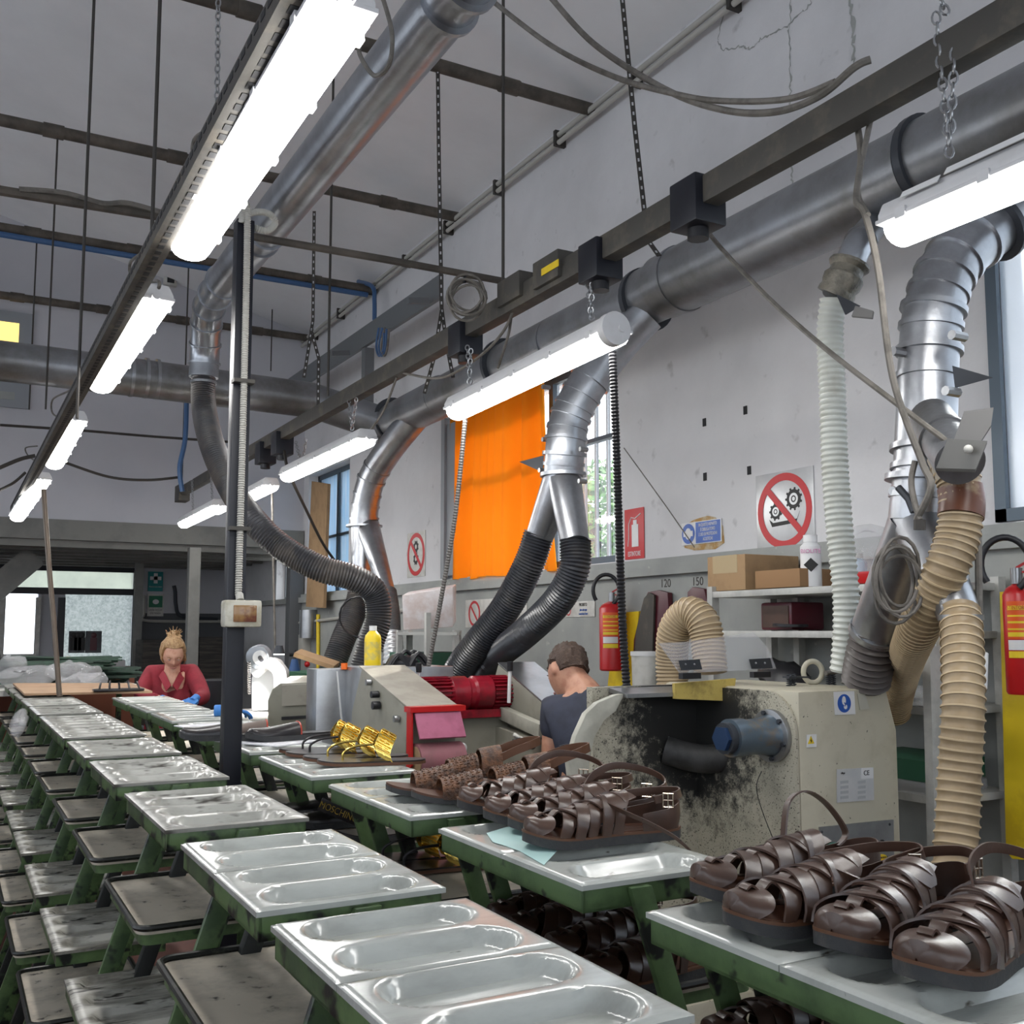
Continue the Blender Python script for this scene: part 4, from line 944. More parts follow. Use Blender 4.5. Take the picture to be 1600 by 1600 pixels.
def patch(mb, s0, s1, p0, p1, lift, t=.0026, n=12, m_=18, shape=None):
    top = []; 
    for i in range(n + 1):
        for j in range(m_ + 1):
            s = s0 + (s1 - s0) * i / n; ph = p0 + (p1 - p0) * j / m_
            if shape: s, ph = shape(i / n, j / m_, s, ph)
            top.append((s, ph))
    a = [surf(s, ph, lift + t) for s, ph in top]; b = [surf(s, ph, lift) for s, ph in top]; N_ = len(a); W_ = m_ + 1; fs = []
    for i in range(n):
        for j in range(m_):
            q = i * W_ + j; fs += [(q, q + 1, q + W_ + 1, q + W_), (N_ + q, N_ + q + W_, N_ + q + W_ + 1, N_ + q + 1)]
    for j in range(m_): fs += [(j, N_ + j, N_ + j + 1, j + 1), (n * W_ + j, n * W_ + j + 1, N_ + n * W_ + j + 1, N_ + n * W_ + j)]
    for i in range(n): fs += [(i * W_, (i + 1) * W_, N_ + (i + 1) * W_, N_ + i * W_), (i * W_ + m_, N_ + i * W_ + m_, N_ + (i + 1) * W_ + m_, (i + 1) * W_ + m_)]
    mb.add(a + b, fs); return mb
def sandal_sole(r, rubber=m_rubber, t=.0155):
    obj('outsole', soleplate(0, t, .003), rubber, r); obj('welt', soleplate(t, t + .004, .0035), m_welt, r)
    obj('insole', soleplate(t + .004, t + .006, -.003), m_insole, r)
def buckle_mb(c, ax, ay, w_, h, r=.0016):
    c = Vector(c); mb = MB().tube([c + ax * w_ + ay * h, c - ax * w_ + ay * h, c - ax * w_ - ay * h, c + ax * w_ - ay * h], r, 6, closed=True)
    mb.tube([c - ax * w_, c + ax * w_ * .9], r * .8, 6); mb.tube([c + ay * h, c - ay * h], r * .9, 6); return mb
def fisherman(mat=m_leather, style=0, tag_='fisherman_sandal'):
    r = thing(tag_, 'sandal', 'sandal', (0, 0, 0)); sandal_sole(r)
    # toe cap
    def sh(i, j, s, ph): a = abs(2 * j - 1); return s - (.045 * (1 - a ** 2) - .055 * a ** 6) * (1 - i), ph
    obj('toe_cap', patch(MB(), .885, .999, -1, 1, .0005, .0028, 10, 20, sh), mat, r)
    # side straps from both edges crossing the middle
    e = [.825, .735, .645, .555, .47]
    for i, s in enumerate(e):
        for sg in (1, -1):
            mb = MB(); li = .0015 + .0042 * ((i + (sg > 0)) % 2) + .0006 * i
            strapon(mb, (s + (.01 if sg > 0 else -.01), sg * 1.0), (s - .15 + .008 * i, -sg * .42), [.0215 + .009 * (k / 14) for k in range(15)], li, .0032, 14, .0018)
            obj('side_strap', mb, mat, r)
    # centre strip woven through, from the toe cap to the instep
    mb = MB(); pts = []; n = 40
    for k in range(n + 1):
        t = k / n; s = .93 - .52 * t; pts.append(surf(s, 0, .0040 + .0048 * math.sin(t * PI * 10)))
    mb.ribbon(pts, [V(0, 1, 0)] * (n + 1), [.018 + .008 * (k / n) for k in range(n + 1)], .0028); obj('centre_strap', mb, mat, r)
    # instep shield
    def sh2(i, j, s, ph):
        a = (j - .5) * 2; k = math.sqrt(max(0, 1 - a * a * .9)); return .43 + (s - .43) * k, ph
    obj('instep_shield', patch(MB(), .345, .52, -.62, .62, .009, .0028, 10, 16, sh2), mat, r)
    # heel counter
    n = 26; pts = []; top = []
    for k in range(n + 1):
        a = -1.95 + 3.9 * k / n; rr = .0375 + .014 * abs(math.sin(a / 2)) ** 2
        x = .042 - math.cos(a) * .040 + (abs(a) > 1.5) * (abs(a) - 1.5) * .07; y = cen(.1) + math.sin(max(-PI / 2, min(PI / 2, a))) * .036
        hh = .058 - .022 * (abs(a) / 1.95) ** 1.5; pts.append((V(x, y, ZS - .004), V(x - .004 * math.cos(a), y * 1.04, ZS + hh)))
    mb = MB(); vs = []
    for lo, hi in pts:
        d = V(lo.x - .045, lo.y, 0).normalized() * .0026; m2 = (lo + hi) / 2 + d * 1.2; vs += [lo, m2, hi, hi - d, m2 - d, lo - d]
    fs = [(i * 6 + j, i * 6 + (j + 1) % 6, (i + 1) * 6 + (j + 1) % 6, (i + 1) * 6 + j) for i in range(n) for j in range(6)] + [(5, 4, 3, 2, 1, 0), tuple(n * 6 + j for j in range(6))]
    obj('heel_counter', mb.add(vs, fs), mat, r)
    # ankle strap
    zt_ = [.082, .088, .135, .10][style]
    if style in (0, 1): loop = [(.150, .012, .082), (.125, .036, .088), (.075, .043, .090), (.025, .036, .094), (-.004, .0, .098), (.022, -.037, .096), (.07, -.044, .090)]
    elif style == 2: loop = [(.150, .010, .088), (.120, .030, .118), (.075, .034, .135), (.02, .026, .125), (-.012, 0, .105), (.0, -.03, .088), (.05, -.04, .080)]
    else: loop = [(.150, -.012, .088), (.135, -.02, .150), (.10, -.026, .168), (.055, -.034, .140), (.02, -.036, .085), (.04, -.03, .062)]
    q = crom(loop, 8); ax = [V(0, 0, 1) + V(.25, 0, 0)] * len(q)
    if style == 3: ax = [V(.2, 1, .25)] * len(q)
    mb = MB().ribbon(q, ax, .0175, .0028); obj('ankle_strap', mb, mat, r)
    obj('strap_loop', MB().ribbon(crom([(.165, -.018, .072), (.150, -.006, .089), (.150, .016, .089), (.160, .026, .074)], 6), [V(1, 0, 0)] * 19, .022, .0028), mat, r)
    if style == 1:  # loose buckled strap hanging down to the table
        q2 = crom([(.150, -.024, .080), (.125, -.050, .064), (.085, -.070, .040), (.045, -.088, .010), (.010, -.100, -.026)], 6)
        obj('loose_strap', MB().ribbon(q2, [V(.5, .1, .8)] * len(q2), [.017] * (len(q2) - 2) + [.014, .006], .0028), mat, r)
        h = MB()
        for k in range(5): c = q2[9 + k * 3]; h.ball(c + V(-.0005, -.0022, .0012), .0013, 6)
        obj('strap_holes', h, m_dark, r)
    for ch_ in [c for c in COL.objects if c.parent == r and c.name.split('.')[0] not in ('outsole', 'welt', 'insole', 'toe_cap', 'side_strap', 'centre_strap', 'instep_shield')]:
        for v in ch_.data.vertices:
            if v.co.z > ZS - .004: v.co.z = ZS - .004 + (v.co.z - ZS + .004) * .80
    if style == 1: text('7M', .010, (.014, 0, ZS + .030), V(0, 1, 0), V(0, 0, 1), m_conduit, r, 'size_mark')
    if style in (1, 2, 0): b = obj('buckle', buckle_mb((.045, -.047, .074), V(1, 0, .1), V(0, 0, 1), .010, .012, .0018), m_buckle, r)
    snap(r); return r
USED = {}
def put(proto, x, y, z, rz, label, group, mirror=False):
    o = proto if not USED.get(proto.name) else copy_tree(proto)
    USED[proto.name] = 1; o.location = (x, y, z); o.rotation_euler = (0, 0, rz); o['label'] = label; o['group'] = group
    if mirror: o.scale = (1, -1, 1)
    return o
fs = [fisherman(style=i) for i in range(4)]
def heel_from_toe(tx, ty, a): return tx - SL * math.cos(a), ty - SL * math.sin(a)
# toe positions found on the tray plane
TT = EYE - 1.0 * U
gB0 = 'brown fisherman sandals on the corner rack'; gB1 = 'brown fisherman sandals on the second rack'
for (px_, py_, adeg, st, mir, lab) in ((1088, 1412, 172, 3, 0, 'brown fisherman sandal on the corner rack, farthest back with a raised strap loop'), (1138, 1462, 174, 1, 1, 'brown fisherman sandal marked 7M inside, second from the back on the corner rack'),
                            (1296, 1500, 190, 0, 1, 'brown fisherman sandal on the corner rack turned towards the camera, third from the back'), (1428, 1550, 190, 2, 1, 'largest brown fisherman sandal at the right edge of the corner rack')):
    t = at(px_, py_, Z=TT); a = math.radians(adeg); x, y = heel_from_toe(t.x, t.y, a); o = put(fs[st], x, y, TT + .001, a, lab, gB0, mir)
for (px_, py_, adeg, st, mir, lab) in ((716, 1270, 165, 2, 0, 'brown fisherman sandal on the second rack, farthest back'), (757, 1288, 166, 0, 1, 'brown fisherman sandal on the second rack with tall instep, second from the back'),
                            (796, 1302, 168, 2, 1, 'brown fisherman sandal on the second rack lying on paper, third from the back'), (819, 1326, 172, 1, 1, 'brown fisherman sandal with its long strap hanging over the rack edge')):
    t = at(px_, py_, Z=TT); a = math.radians(adeg); x, y = heel_from_toe(t.x, t.y, a); put(fs[st], x, y, TT + .001, a, lab, gB1, mir)
    if px_ == 1: pass
# paper sheet under them
mb = MB(); pc = [at(x, y, Z=TT + .0008) for x, y in ((760, 1302), (800, 1290), (840, 1300), (870, 1330), (850, 1352), (812, 1330), (790, 1322), (770, 1316))]
simple('tissue_paper', MB().prism(pc, V(0, 0, .0006)), M('green_tissue', (.42, .62, .60), .5), 'pale green crumpled tissue under the brown sandals', 'paper')

# woven sandals and slides on the third rack
def woven(kind):
    r = thing('woven_sandal' if kind == 0 else 'woven_slide', 'w', 'sandal', (0, 0, 0)); 
    obj('outsole', soleplate(0, .012, .002), m_rubber, r); obj('insole', soleplate(.012, .017, .001), m_insole, r)
    mb = patch(MB(), .56 if kind == 0 else .50, .80, -1, 1, .004, .0035, 14, 30); 
    for v in mb.v: v.z -= .008
    obj('woven_band', mb, m_weave, r)
    # raised weave pads
    pads = MB()
    for i in range(7):
        for j in range(15):
            s = (.57 if kind == 0 else .51) + (.22 if kind == 0 else .28) * (i + .5) / 7; ph = -1 + 2 * (j + .5) / 15; a = surf(s, ph, .0085); d = surf(s + .012 * (1 if (i + j) % 2 else .45), ph, .0085) - a; e_ = surf(s, ph + .055 * (1 if (i + j) % 2 == 0 else .5), .0085) - a
            n_ = d.cross(e_).normalized() * .0012; pads.obox(a + V(0, 0, -.008), d, e_, n_)
    obj('weave_pattern', pads, m_weave, r, bevel=0)
    if kind == 0:
        mb = patch(MB(), .36, .54, -1, 1, .012, .0035, 12, 24)
        for v in mb.v: v.z -= .006
        obj('woven_band', mb, m_weave, r)
        q = crom([(.125, .040, .050), (.08, .046, .072), (.03, .038, .088), (0, 0, .094), (.03, -.040, .088), (.08, -.048, .074), (.125, -.044, .055)], 8)
        obj('ankle_strap', MB().ribbon(q, [V(.2, 0, 1)] * len(q), .02, .003), m_welt, r); obj('buckle', buckle_mb((.05, -.047, .082), V(1, 0, -.2), V(.2, 0, 1), .010, .012), m_ring, r)
    snap(r); return r
ws = [woven(0), woven(1)]
gW = 'woven sandals on the third rack'
for (px_, py_, adeg, k, lab) in ((604, 1243, 164, 1, 'brown woven slide on the third rack, leftmost with a single broad band'), (644, 1254, 164, 1, 'brown woven sandal nearest the camera on the third rack'), (662, 1220, 164, 0, 'brown woven sandal at the back of the third rack'), (712, 1236, 164, 0, 'brown woven sandal with ankle strap at the right of the third rack')):
    t = at(px_, py_, Z=TT); a = math.radians(adeg); x, y = heel_from_toe(t.x, t.y, a)
    if px_ == 712: x += .03
    put(ws[k], x, y, TT + .001, a, lab, gW)
# gold strapped flip flops
def flip(gold=True, mat=m_darkleather):
    r = thing('flip_flop', 'f', 'sandal', (0, 0, 0)); obj('outsole', soleplate(0, .008, .002, .004), m_welt, r); obj('insole', soleplate(.008, .012, .001, .004), mat, r)
    obj('toe_strap', MB().tube(crom([(.235, 0, .012), (.232, 0, .034), (.20, .002, .05), (.15, 0, .055)], 6), .0035, 8), m_gold if gold else mat, r)
    q = crom([(.115, .040, .014), (.125, .036, .045), (.105, .0, .084), (.125, -.036, .045), (.115, -.040, .014)], 8)
    obj('ankle_band', MB().ribbon(q, [V(1, 0, .55)] * len(q), .050, .003), m_gold if 1 else mat, r)
    lt = MB(); 
    for k in range(22):
        c = q[5 + k]; d = (q[6 + k] - q[4 + k]).normalized(); sd = V(1, 0, .55).normalized(); nn = sd.cross(d).normalized()
        lt.obox(c + nn * .004, d * .0017, sd * (.023 if k % 2 else .016), nn * .0025)
        lt.obox(c - nn * .004, d * .0017, sd * (.023 if k % 2 else .016), nn * .0025)
        if k % 3 == 0: lt.obox(c + nn * .004, d * .005, sd * .003, nn * .0022); lt.obox(c - nn * .004, d * .005, sd * .003, nn * .0022)
    obj('gold_letters', lt, m_gold, r, label='gold metal block letters on the band')
    snap(r); return r
ff = [flip(True), flip(False)]
gF = 'gold strapped flip-flops on the fourth rack'
for (px_, py_, adeg, k, lab) in ((437, 1178, 168, 1, 'black thonged flip-flop with gold letters, farthest back on the fourth rack'), (447, 1183, 166, 1, 'black thonged flip-flop with gold letters, second from the back on the fourth rack'), (474, 1190, 165, 0, 'gold thonged flip-flop, third from the back on the fourth rack'), (496, 1196, 162, 0, 'gold thonged flip-flop nearest the camera on the fourth rack')):
    t = at(px_, py_, Z=TT); a = math.radians(adeg); x, y = heel_from_toe(t.x, t.y, a); put(ff[k], x, y, TT + .001, a, lab, gF)
# dark slippers and papers on fifth / sixth racks
def papers(c, w_, h, a, label):
    c = Vector(c); x = V(math.cos(a), math.sin(a), 0); y = V(-math.sin(a), math.cos(a), 0)
    return simple('paper_sheet', MB().obox(c + V(0, 0, .002), x * w_ / 2, y * h / 2, V(0, 0, .002)), m_paper, label, 'paper')
y5 = rackB[4] * U; y6 = rackB[5] * U
papers((2.62 * U, y5 - .24, TT), .21, .30, .5, 'white sheet under the dark slippers right of the black column')
papers((2.52 * U, y6 - .26, TT), .22, .30, .2, 'white sheet on the rack left of the black column')
def slipper(mat, mat2):
    r = thing('leather_slipper', 's', 'slipper', (0, 0, 0)); obj('outsole', soleplate(0, .018, .003), m_rubber, r); obj('insole', soleplate(.018, .022, 0), m_darkleather, r)
    vm = patch(MB(), .42, .999, -1, 1, 0, .003, 12, 20)
    for v in vm.v: v.z = .02 + (v.z - .02) * .7
    obj('vamp', vm, mat, r); obj('edge_piping', MB().tube([V(q.x, q.y, .02 + (q.z - .02) * .7) for q in [surf(.42, -1 + 2 * k / 20, .003) for k in range(21)]], .003, 6), mat2, r); snap(r); return r
sp = [slipper(m_darkleather, m_redleather), slipper(M('taupe_leather', (.16, .12, .10), .5), m_redleather)]
for (x, y, a, k, lab) in ((2.38, .20, 2.7, 0, 'dark slipper with red piping lying left of the black column'), (2.75, .12, 3.0, 1, 'taupe slipper on the papers right of the black column'), (2.95, .22, 3.2, 0, 'dark slipper with red piping right of the black column')):
    put(sp[k], x * U + .10, y5 - y - .02, TT + .005, a, lab, 'slippers on the fifth rack')
# shoes on the lower shelves of the right row
T2 = EYE - 1.52 * U; T3 = EYE - 2.05 * U
lows = fisherman(M('dark_brown_leather', (.04, .018, .012), .3), 0, 'fisherman_sandal')  # darker brown leather for the lower-shelf sandals
gL = 'dark brown sandals on the lower shelves'
for k, (bi, xx, yy, zz, a, labx) in enumerate(((0, 3.22, .06, T2, 175, 'on the middle shelf of the corner rack, far side'), (0, 3.22, .17, T2, 178, 'on the middle shelf of the corner rack, centre'), (0, 3.24, .28, T2, 182, 'on the middle shelf of the corner rack, near side'), (1, 3.26, .07, T2, 176, 'on the middle shelf of the second rack, far side'),
                                          (1, 3.24, .18, T2, 172, 'on the middle shelf of the second rack, centre back'), (1, 3.26, .28, T2, 178, 'on the middle shelf of the second rack, centre front'), (1, 3.22, .39, T2, 184, 'on the middle shelf of the second rack, near side'),
                                          (0, 3.32, .10, T3, 178, 'on the lower shelf of the corner rack, far side'), (0, 3.34, .25, T3, 176, 'on the lower shelf of the corner rack, near side'))):
    put(lows, xx * U, rackB[bi] * U - yy - .02, zz + .004, math.radians(a), 'dark brown sandal ' + labx, gL)
lowb = flip(False); 
for k, (xx, yy, a, labx) in enumerate(((3.2, .10, 168, 'far side'), (3.22, .22, 166, 'near side'))):
    put(lowb, xx * U, rackB[2] * U - yy, T2 + .004, math.radians(a), 'black flip-flop with gold letters under the woven sandals, ' + labx, 'black flip-flops on the middle shelf')
lowr = slipper(MATS['black_leather'], m_redleather)
for k, (xx, yy, a, labx) in enumerate(((3.16, .08, 160, 'far'), (3.2, .22, 172, 'near'))):
    put(lowr, xx * U, rackB[3] * U - yy, T2 + .004, math.radians(a), 'black shoe with red edge on the middle shelf under the gold flip-flops, ' + labx + ' one', 'black shoes under the gold flip-flops')
c = at(528, 1268, D=3.45); k_ = [o for o in COL.objects if o.name.startswith('flip_flop')][-1]
# black sandal band with big gold letters seen below the third rack
r = thing('logo_sandal', 'black sandal with large gold letters on the band, below the woven sandals', 'sandal', (2.55 * U, rackB[3] * U - .44, T2 + .004))
o0 = Vector(r.location)
for nm, mb, mt in (('outsole', soleplate(0, .016, .002), m_rubber), ('insole', soleplate(.016, .02, 0), m_darkleather)):
    for v in mb.v: v.xyz = (o0.x + .30 - v.x, o0.y - v.y * 1.0, o0.z + v.z)
    obj(nm, mb, mt, r)
bc = at(530, 1268, D=(o0 - V(0, 0, EYE)).dot(FW) - .03); bx_ = (RT * .9 + UP * -.38).normalized(); by_ = (RT * .38 + UP * .9).normalized()
obj('logo_band', MB().obox(bc, bx_ * .056, by_ * .018, bx_.cross(by_) * .004), m_darkleather, r, bevel=.003)
text('MOSCHINO', .026, bc + bx_.cross(by_) * .0045, bx_, by_, m_gold, r, 'gold_lettering', .002, font_sx=.8)
obj('band_side', MB().bar(bc + bx_ * .05, o0 + V(.12, 0, .02), .03, .004), m_darkleather, r)
# size mark in the second corner sandal
# brown board and harness on the far racks, plastic bags, green bundles
a = at(20, 1072, Z=TT + .02); b = at(238, 1080, Z=TT + .02)
zb = TT + .012
brd = [at(x, y, Z=zb) for x, y in ((20, 1070), (205, 1070), (238, 1083), (38, 1087))]
simple('board', MB().prism(brd, V(0, 0, .012)), m_tape and M('fibreboard', (.42, .27, .16), .7, 0, (.36, .22, .13), 5), 'large flat brown board lying across the far left racks', 'board')
bt = at(150, 1081, Z=zb + .013)
t = thing('strappy_sandal', 'dark strappy sandals lying at the right end of the brown board', 'sandal', at(185, 1080, Z=zb + .014))
o0 = Vector(t.location)
obj('sole', MB().obox(o0 + V(0, 0, .008), V(.14, 0, 0), V(0, .04, 0), V(0, 0, .008)), m_darkleather, t, bevel=.006)
for k in range(5): obj('strap', MB().tube(crom([o0 + V(-.11 + k * .055, -.04, .015), o0 + V(-.10 + k * .05, -.01, .05 + .01 * (k % 2)), o0 + V(-.1 + k * .055, .04, .015)], 6), .006, 6), m_darkleather, t)
rnd = random.Random(11)
def bundle(px_, py_, L, label, k):
    c = at(px_, py_, Y=8.6 + k * .12); mb = MB()
    for i in range(26):
        a = rnd.uniform(-.25, .25); o_ = V(rnd.uniform(-.06, .06), rnd.uniform(-.08, .08), rnd.uniform(-.035, .035)); d = V(math.cos(a), .2 * math.sin(a), rnd.uniform(-.06, .06)) * L / 2
        mb.obox(c + o_, d, V(0, .012, 0), V(0, .002, .006))
    simple('leather_bundle', mb, M('dark_green_leather', (.02, .06, .035), .5, 0, (.01, .03, .02), 12), label, 'bundle', 'dark green strap bundles')
for k, (x, y, L, lab) in enumerate(((50, 1042, .9, 'far left bundle'), (95, 1035, .8, 'rear bundle behind the plastic bags'), (130, 1052, .8, 'bundle right of the leaning pole'), (140, 1064, .5, 'short bundle near the person in red'), (60, 1062, .7, 'front bundle under the clear bag'), (10, 1050, .6, 'bundle at the left edge'))):
    bundle(x, y, L, 'bundle of dark green strips on the far table, ' + lab, k)
def bag(px_, py_, w_, h, label, Y=8.4, mat=m_film):
    c = at(px_, py_, Y=Y); mb = MB(); n = 20
    mb.ball(c, 1, n, (w_ / 2, .12, h / 2))
    for v in mb.v:
        d = mnoise.noise(v * 9) * .05 + mnoise.noise(v * 25) * .02; v += (v - c) * 0 + V(0, 0, d) + V(d * .6, d, 0)
    simple('plastic_bag', mb, mat, label, 'plastic bag', 'plastic bags on the far table')
bag(45, 1056, .42, .16, 'clear plastic bag on the far table at the left'); bag(115, 1050, .40, .15, 'clear plastic bag right of the leaning pole, rear'); bag(128, 1065, .36, .10, 'clear plastic bag right of the leaning pole, front', 8.2); bag(20, 1040, .2, .16, 'small clear bag at the left edge', 8.5)
bag(28, 1132, .06, .07, 'small white plastic bag lying on a left lower tray', 4.6)
# far table carrying them
t = thing('work_table', 'far work table under the green bundles and plastic bags', 'table', (.6, 8.6, 0))
zt_ = at(80, 1072, Y=8.6).z
obj('tabletop', MB().box(-.6, 1.35, 8.1, 9.2, zt_ - .04, zt_), m_offwhite, t)
for x in (-.55, 1.3):
    for y in (8.15, 9.15): obj('leg', MB().box(x - .02, x + .02, y - .02, y + .02, 0, zt_ - .04), m_green, t)

# ------------------------------------------------------------------ near grinding machine
def pq(px, **k): return [at(x, y, **k) for x, y in px]
FYm = 2.2; XL = 2.135; RYm = at(1093, 1200, X=XL).y
g1 = thing('grinding_machine', 'large cream grinding machine with soot-stained chamber beside the second rack', 'machine', (2.2, 2.5, 0))
ztp = at(1385, 1075, Y=FYm).z
f = pq([(1258, 1078), (1385, 1075), (1404, 1140)], Y=FYm)
x0 = XL; x1 = at(1404, 1200, Y=FYm).x; xb = at(1385, 1075, Y=FYm).x; zbv = at(1404, 1140, Y=FYm).z
obj('drive_housing', MB().prism([(x0, FYm, 0), (x1, FYm, 0), (x1, FYm, zbv), (xb, FYm, ztp), (x0 + .0, FYm, ztp)], (0, .62, 0)), m_cream, g1, bevel=.012)
# rounded cheek plate round the spindle (left face of the housing)
fc = at(1203, 1146, X=XL)
n = 36; pl = [V(XL - .012, fc.y + .17 * math.cos(t), fc.z + .17 * math.sin(t) + 0) for t in [2 * PI * i / n for i in range(n)]]
obj('cheek_plate', MB().prism([(XL - .010, FYm + .004, .2)] + [(XL - .010, FYm + .004, fc.z)] + [(XL - .010, FYm + .12 - .116 * math.cos(t), ztp - .12 + .116 * math.sin(t)) for t in [PI / 2 * i / 8 for i in range(9)]] + [(XL - .010, FYm + .5, ztp - .005), (XL - .010, FYm + .5, .2)], (.009, 0, 0)), m_creamdirty, g1)
# chamber: back wall, sloping bed, lower body, left hood plate, top
xl = at(926, 1200, Y=RYm).x
soot(m_creamdirty, at(1085, 1120, Y=RYm), .10, .55)
obj('chamber_wall', MB().box(xl, XL, RYm, RYm + .03, .02, ztp), m_creamdirty, g1)
obj('base_sill', MB().box(xl, XL, FYm + .2, RYm, 0, .5), m_cream, g1, bevel=.01)
# left hood plate with concave front edge, seen edge-on and from the front
YH = RYm - .10
hp = pq([(895, 1245), (889, 1190), (900, 1150), (916, 1115), (934, 1098), (962, 1086), (974, 1084), (974, 1090), (964, 1108), (963, 1111), (945, 1125), (930, 1150), (921, 1190), (920, 1245), (924, 1330), (926, 1480), (897, 1480)], Y=YH)
obj('hood_plate', MB().prism(hp, (0, .025, 0)), M('hood_cream', (.47, .46, .39), .5, 0, (.38, .37, .31), 9), g1, bevel=.004, label='pale curved left hood plate')
a = hp[5]; b = at(962, 1086, Y=RYm)
tp = [at(928, 1100, Y=YH), at(966, 1084, Y=YH), at(1060, 1071, Y=YH), at(1215, 1067, Y=YH)]
obj('hood_top', MB().prism([(hp[6].x, YH - .02, hp[6].z - .012), (hp[6].x, YH - .02, hp[6].z), (hp[6].x + .02, RYm + .03, hp[6].z + .015), (hp[6].x + .02, RYm + .03, hp[6].z)], (XL - hp[6].x, 0, 0)), m_steel, g1, label='bare metal hood top')
# rubber flap and yellow foam strip
yl = pq([(1054, 1068), (1150, 1060), (1146, 1090), (1128, 1095), (1055, 1092)], Y=YH - .03)
obj('foam_strip', MB().prism(yl, (0, .012, 0)), M('yellow_foam', (.50, .38, .10), .8, 0, (.30, .22, .06), 14, (.45, .6), .4), g1, label='torn yellow foam strip')
# spindle
c0 = at(1208, 1149, X=XL - .01)
sp_ = MB().tube([c0, c0 - V(.018, 0, 0)], .076, 36)
obj('spindle_flange', sp_, m_steel, g1, bevel=.002)
for k in range(6):
    t = 2 * PI * k / 6 + .3; obj('flange_bolt', MB().tube([c0 + V(-.018,   .066 * math.cos(t), .066 * math.sin(t)), c0 + V(-.026, .066 * math.cos(t), .066 * math.sin(t))], .007, 6), m_ring, g1)
m_spin = M('spindle_blue', (.13, .17, .21), .35, .6, (.22, .17, .12), 14, (.5, .65), .1)
obj('spindle', MB().tube([c0 - V(.018, 0, 0), c0 - V(.024, 0, 0), c0 - V(.05, 0, 0), c0 - V(.10, 0, 0), c0 - V(.12, 0, 0), c0 - V(.165, 0, 0)], [.060, .058, .052, .050, .054, .054], 32), m_spin, g1)
obj('spindle_ring', MB().tube([c0 - V(.165, 0, 0), c0 - V(.185, 0, 0)], .044, 24), m_ring, g1)
obj('spindle_nut', MB().tube([c0 - V(.185, 0, 0), c0 - V(.197, 0, 0)], .036, 6), M('nut_blue', (.04, .08, .18), .3, .6), g1, label='dark blue hexagonal nut')
# dark exhaust pipe below the spindle
obj('exhaust_pipe', MB().tube(crom([at(1041, 1172, Y=2.65), at(1075, 1182, Y=2.6), at(1110, 1186, Y=2.56), at(1150, 1178, Y=2.52), at(1185, 1165, Y=2.5), at(1215, 1160, Y=2.5)], 6), .044, 24), M('sooty_pipe', (.06, .06, .06), .55, .2, (.03, .03, .03), 9), g1)
obj('exhaust_mouth', disc(at(1041, 1172, Y=2.655), V(0, 1, 0), V(0, 0, 1), .045, .004, 24, .037), m_steel, g1)
# thin drawn line / wire on the body
obj('thin_wire', MB().tube(crom([at(1190, 1205, Y=2.18), at(1182, 1230, Y=2.18), at(1192, 1270, Y=2.18), at(1222, 1345, Y=2.18)], 6), .0012, 5), m_dark, g1)
# plates on the front
def plate(parent, name, px, Y, mat, t=.002, label=None):
    P_ = pq(px, Y=Y); return obj(name, MB().prism(P_, (0, -t, 0)), mat, parent, smooth=False, label=label)
YF = FYm - .001
XD = V(1, 0, 0); ZD = V(0, 0, 1)
s_ = plate(g1, 'warning_plate', [(1302, 1081), (1334, 1080), (1336, 1116), (1304, 1117)], YF, m_white, label='white plate with blue hand protection sign')
c = at(1319, 1099, Y=YF - .002); obj('blue_disc', disc(c, XD, ZD, .0265, .001), m_blue, s_)
obj('glove_symbol', MB().ball(c + V(-.002, -.0015, .008), .010, 14, (.8, .12, 1.3)).ball(c + V(.004, -.0015, -.010), .008, 12, (.9, .12, .9)), m_white, s_)
obj('glove_mark', MB().tube([c + V(-.002, -.003, .003), c + V(.003, -.003, -.004), c + V(-.001, -.003, -.008)], .0014, 6), m_blue, s_)
plate(g1, 'label_outline', [(1339, 1084), (1351, 1084), (1358, 1108), (1343, 1109)], YF, M('old_label', (.47, .455, .38), .5))
s_ = plate(g1, 'voltage_plate', [(1260, 1148), (1275, 1147), (1275, 1167), (1260, 1168)], YF, m_white, label='small high voltage triangle plate')
c = at(1267, 1157, Y=YF - .003)
obj('triangle_symbol', MB().prism([c + V(-.012, 0, -.009), c + V(.012, 0, -.009), c + V(0, 0, .013)], (0, -.001, 0)), m_yellow, s_)
obj('bolt_symbol', MB().prism([c + V(.002, -.001, .006), c + V(-.004, -.001, -.001), c + V(0, -.001, -.001), c + V(-.002, -.001, -.007), c + V(.004, -.001, .0), c + V(0, -.001, 0)], (0, -.0008, 0)), m_signblack, s_)
s_ = plate(g1, 'rating_plate', [(1307, 1202), (1364, 1199), (1365, 1250), (1307, 1254)], YF, m_alu, label='grey rating plate with CE mark')
obj('mark_field', MB().prism(pq([(1345, 1200), (1364, 1199), (1364, 1216), (1345, 1217)], Y=YF - .002), (0, -.001, 0)), m_white, s_)
text('CE', .020, at(1354, 1208, Y=YF - .0035), XD, ZD, m_signblack, s_, 'ce_mark')
text('ellepi', .008, at(1317, 1208, Y=YF - .0025), XD, ZD, m_signblack, s_, 'maker_name')
for k in range(4):
    for q in range(2):
        c = at(1318 + q * 27, 1222 + k * 8, Y=YF - .002); obj('rating_field', MB().box(c.x - .012, c.x + .019, c.y - .0008, c.y, c.z - .004, c.z + .004), M('field_grey', (.42, .43, .44), .4), s_)
s_ = plate(g1, 'control_panel', [(1279, 1292), (1394, 1280), (1396, 1420), (1281, 1425)], YF, m_steel, .006, label='grey metal control panel')
for x in (1340, 1358, 1378):
    c = at(x, 1318, Y=YF - .006); obj('control_hole', MB().tube([c, c - V(0, .002, 0)], .0115, 20), m_dark, s_)
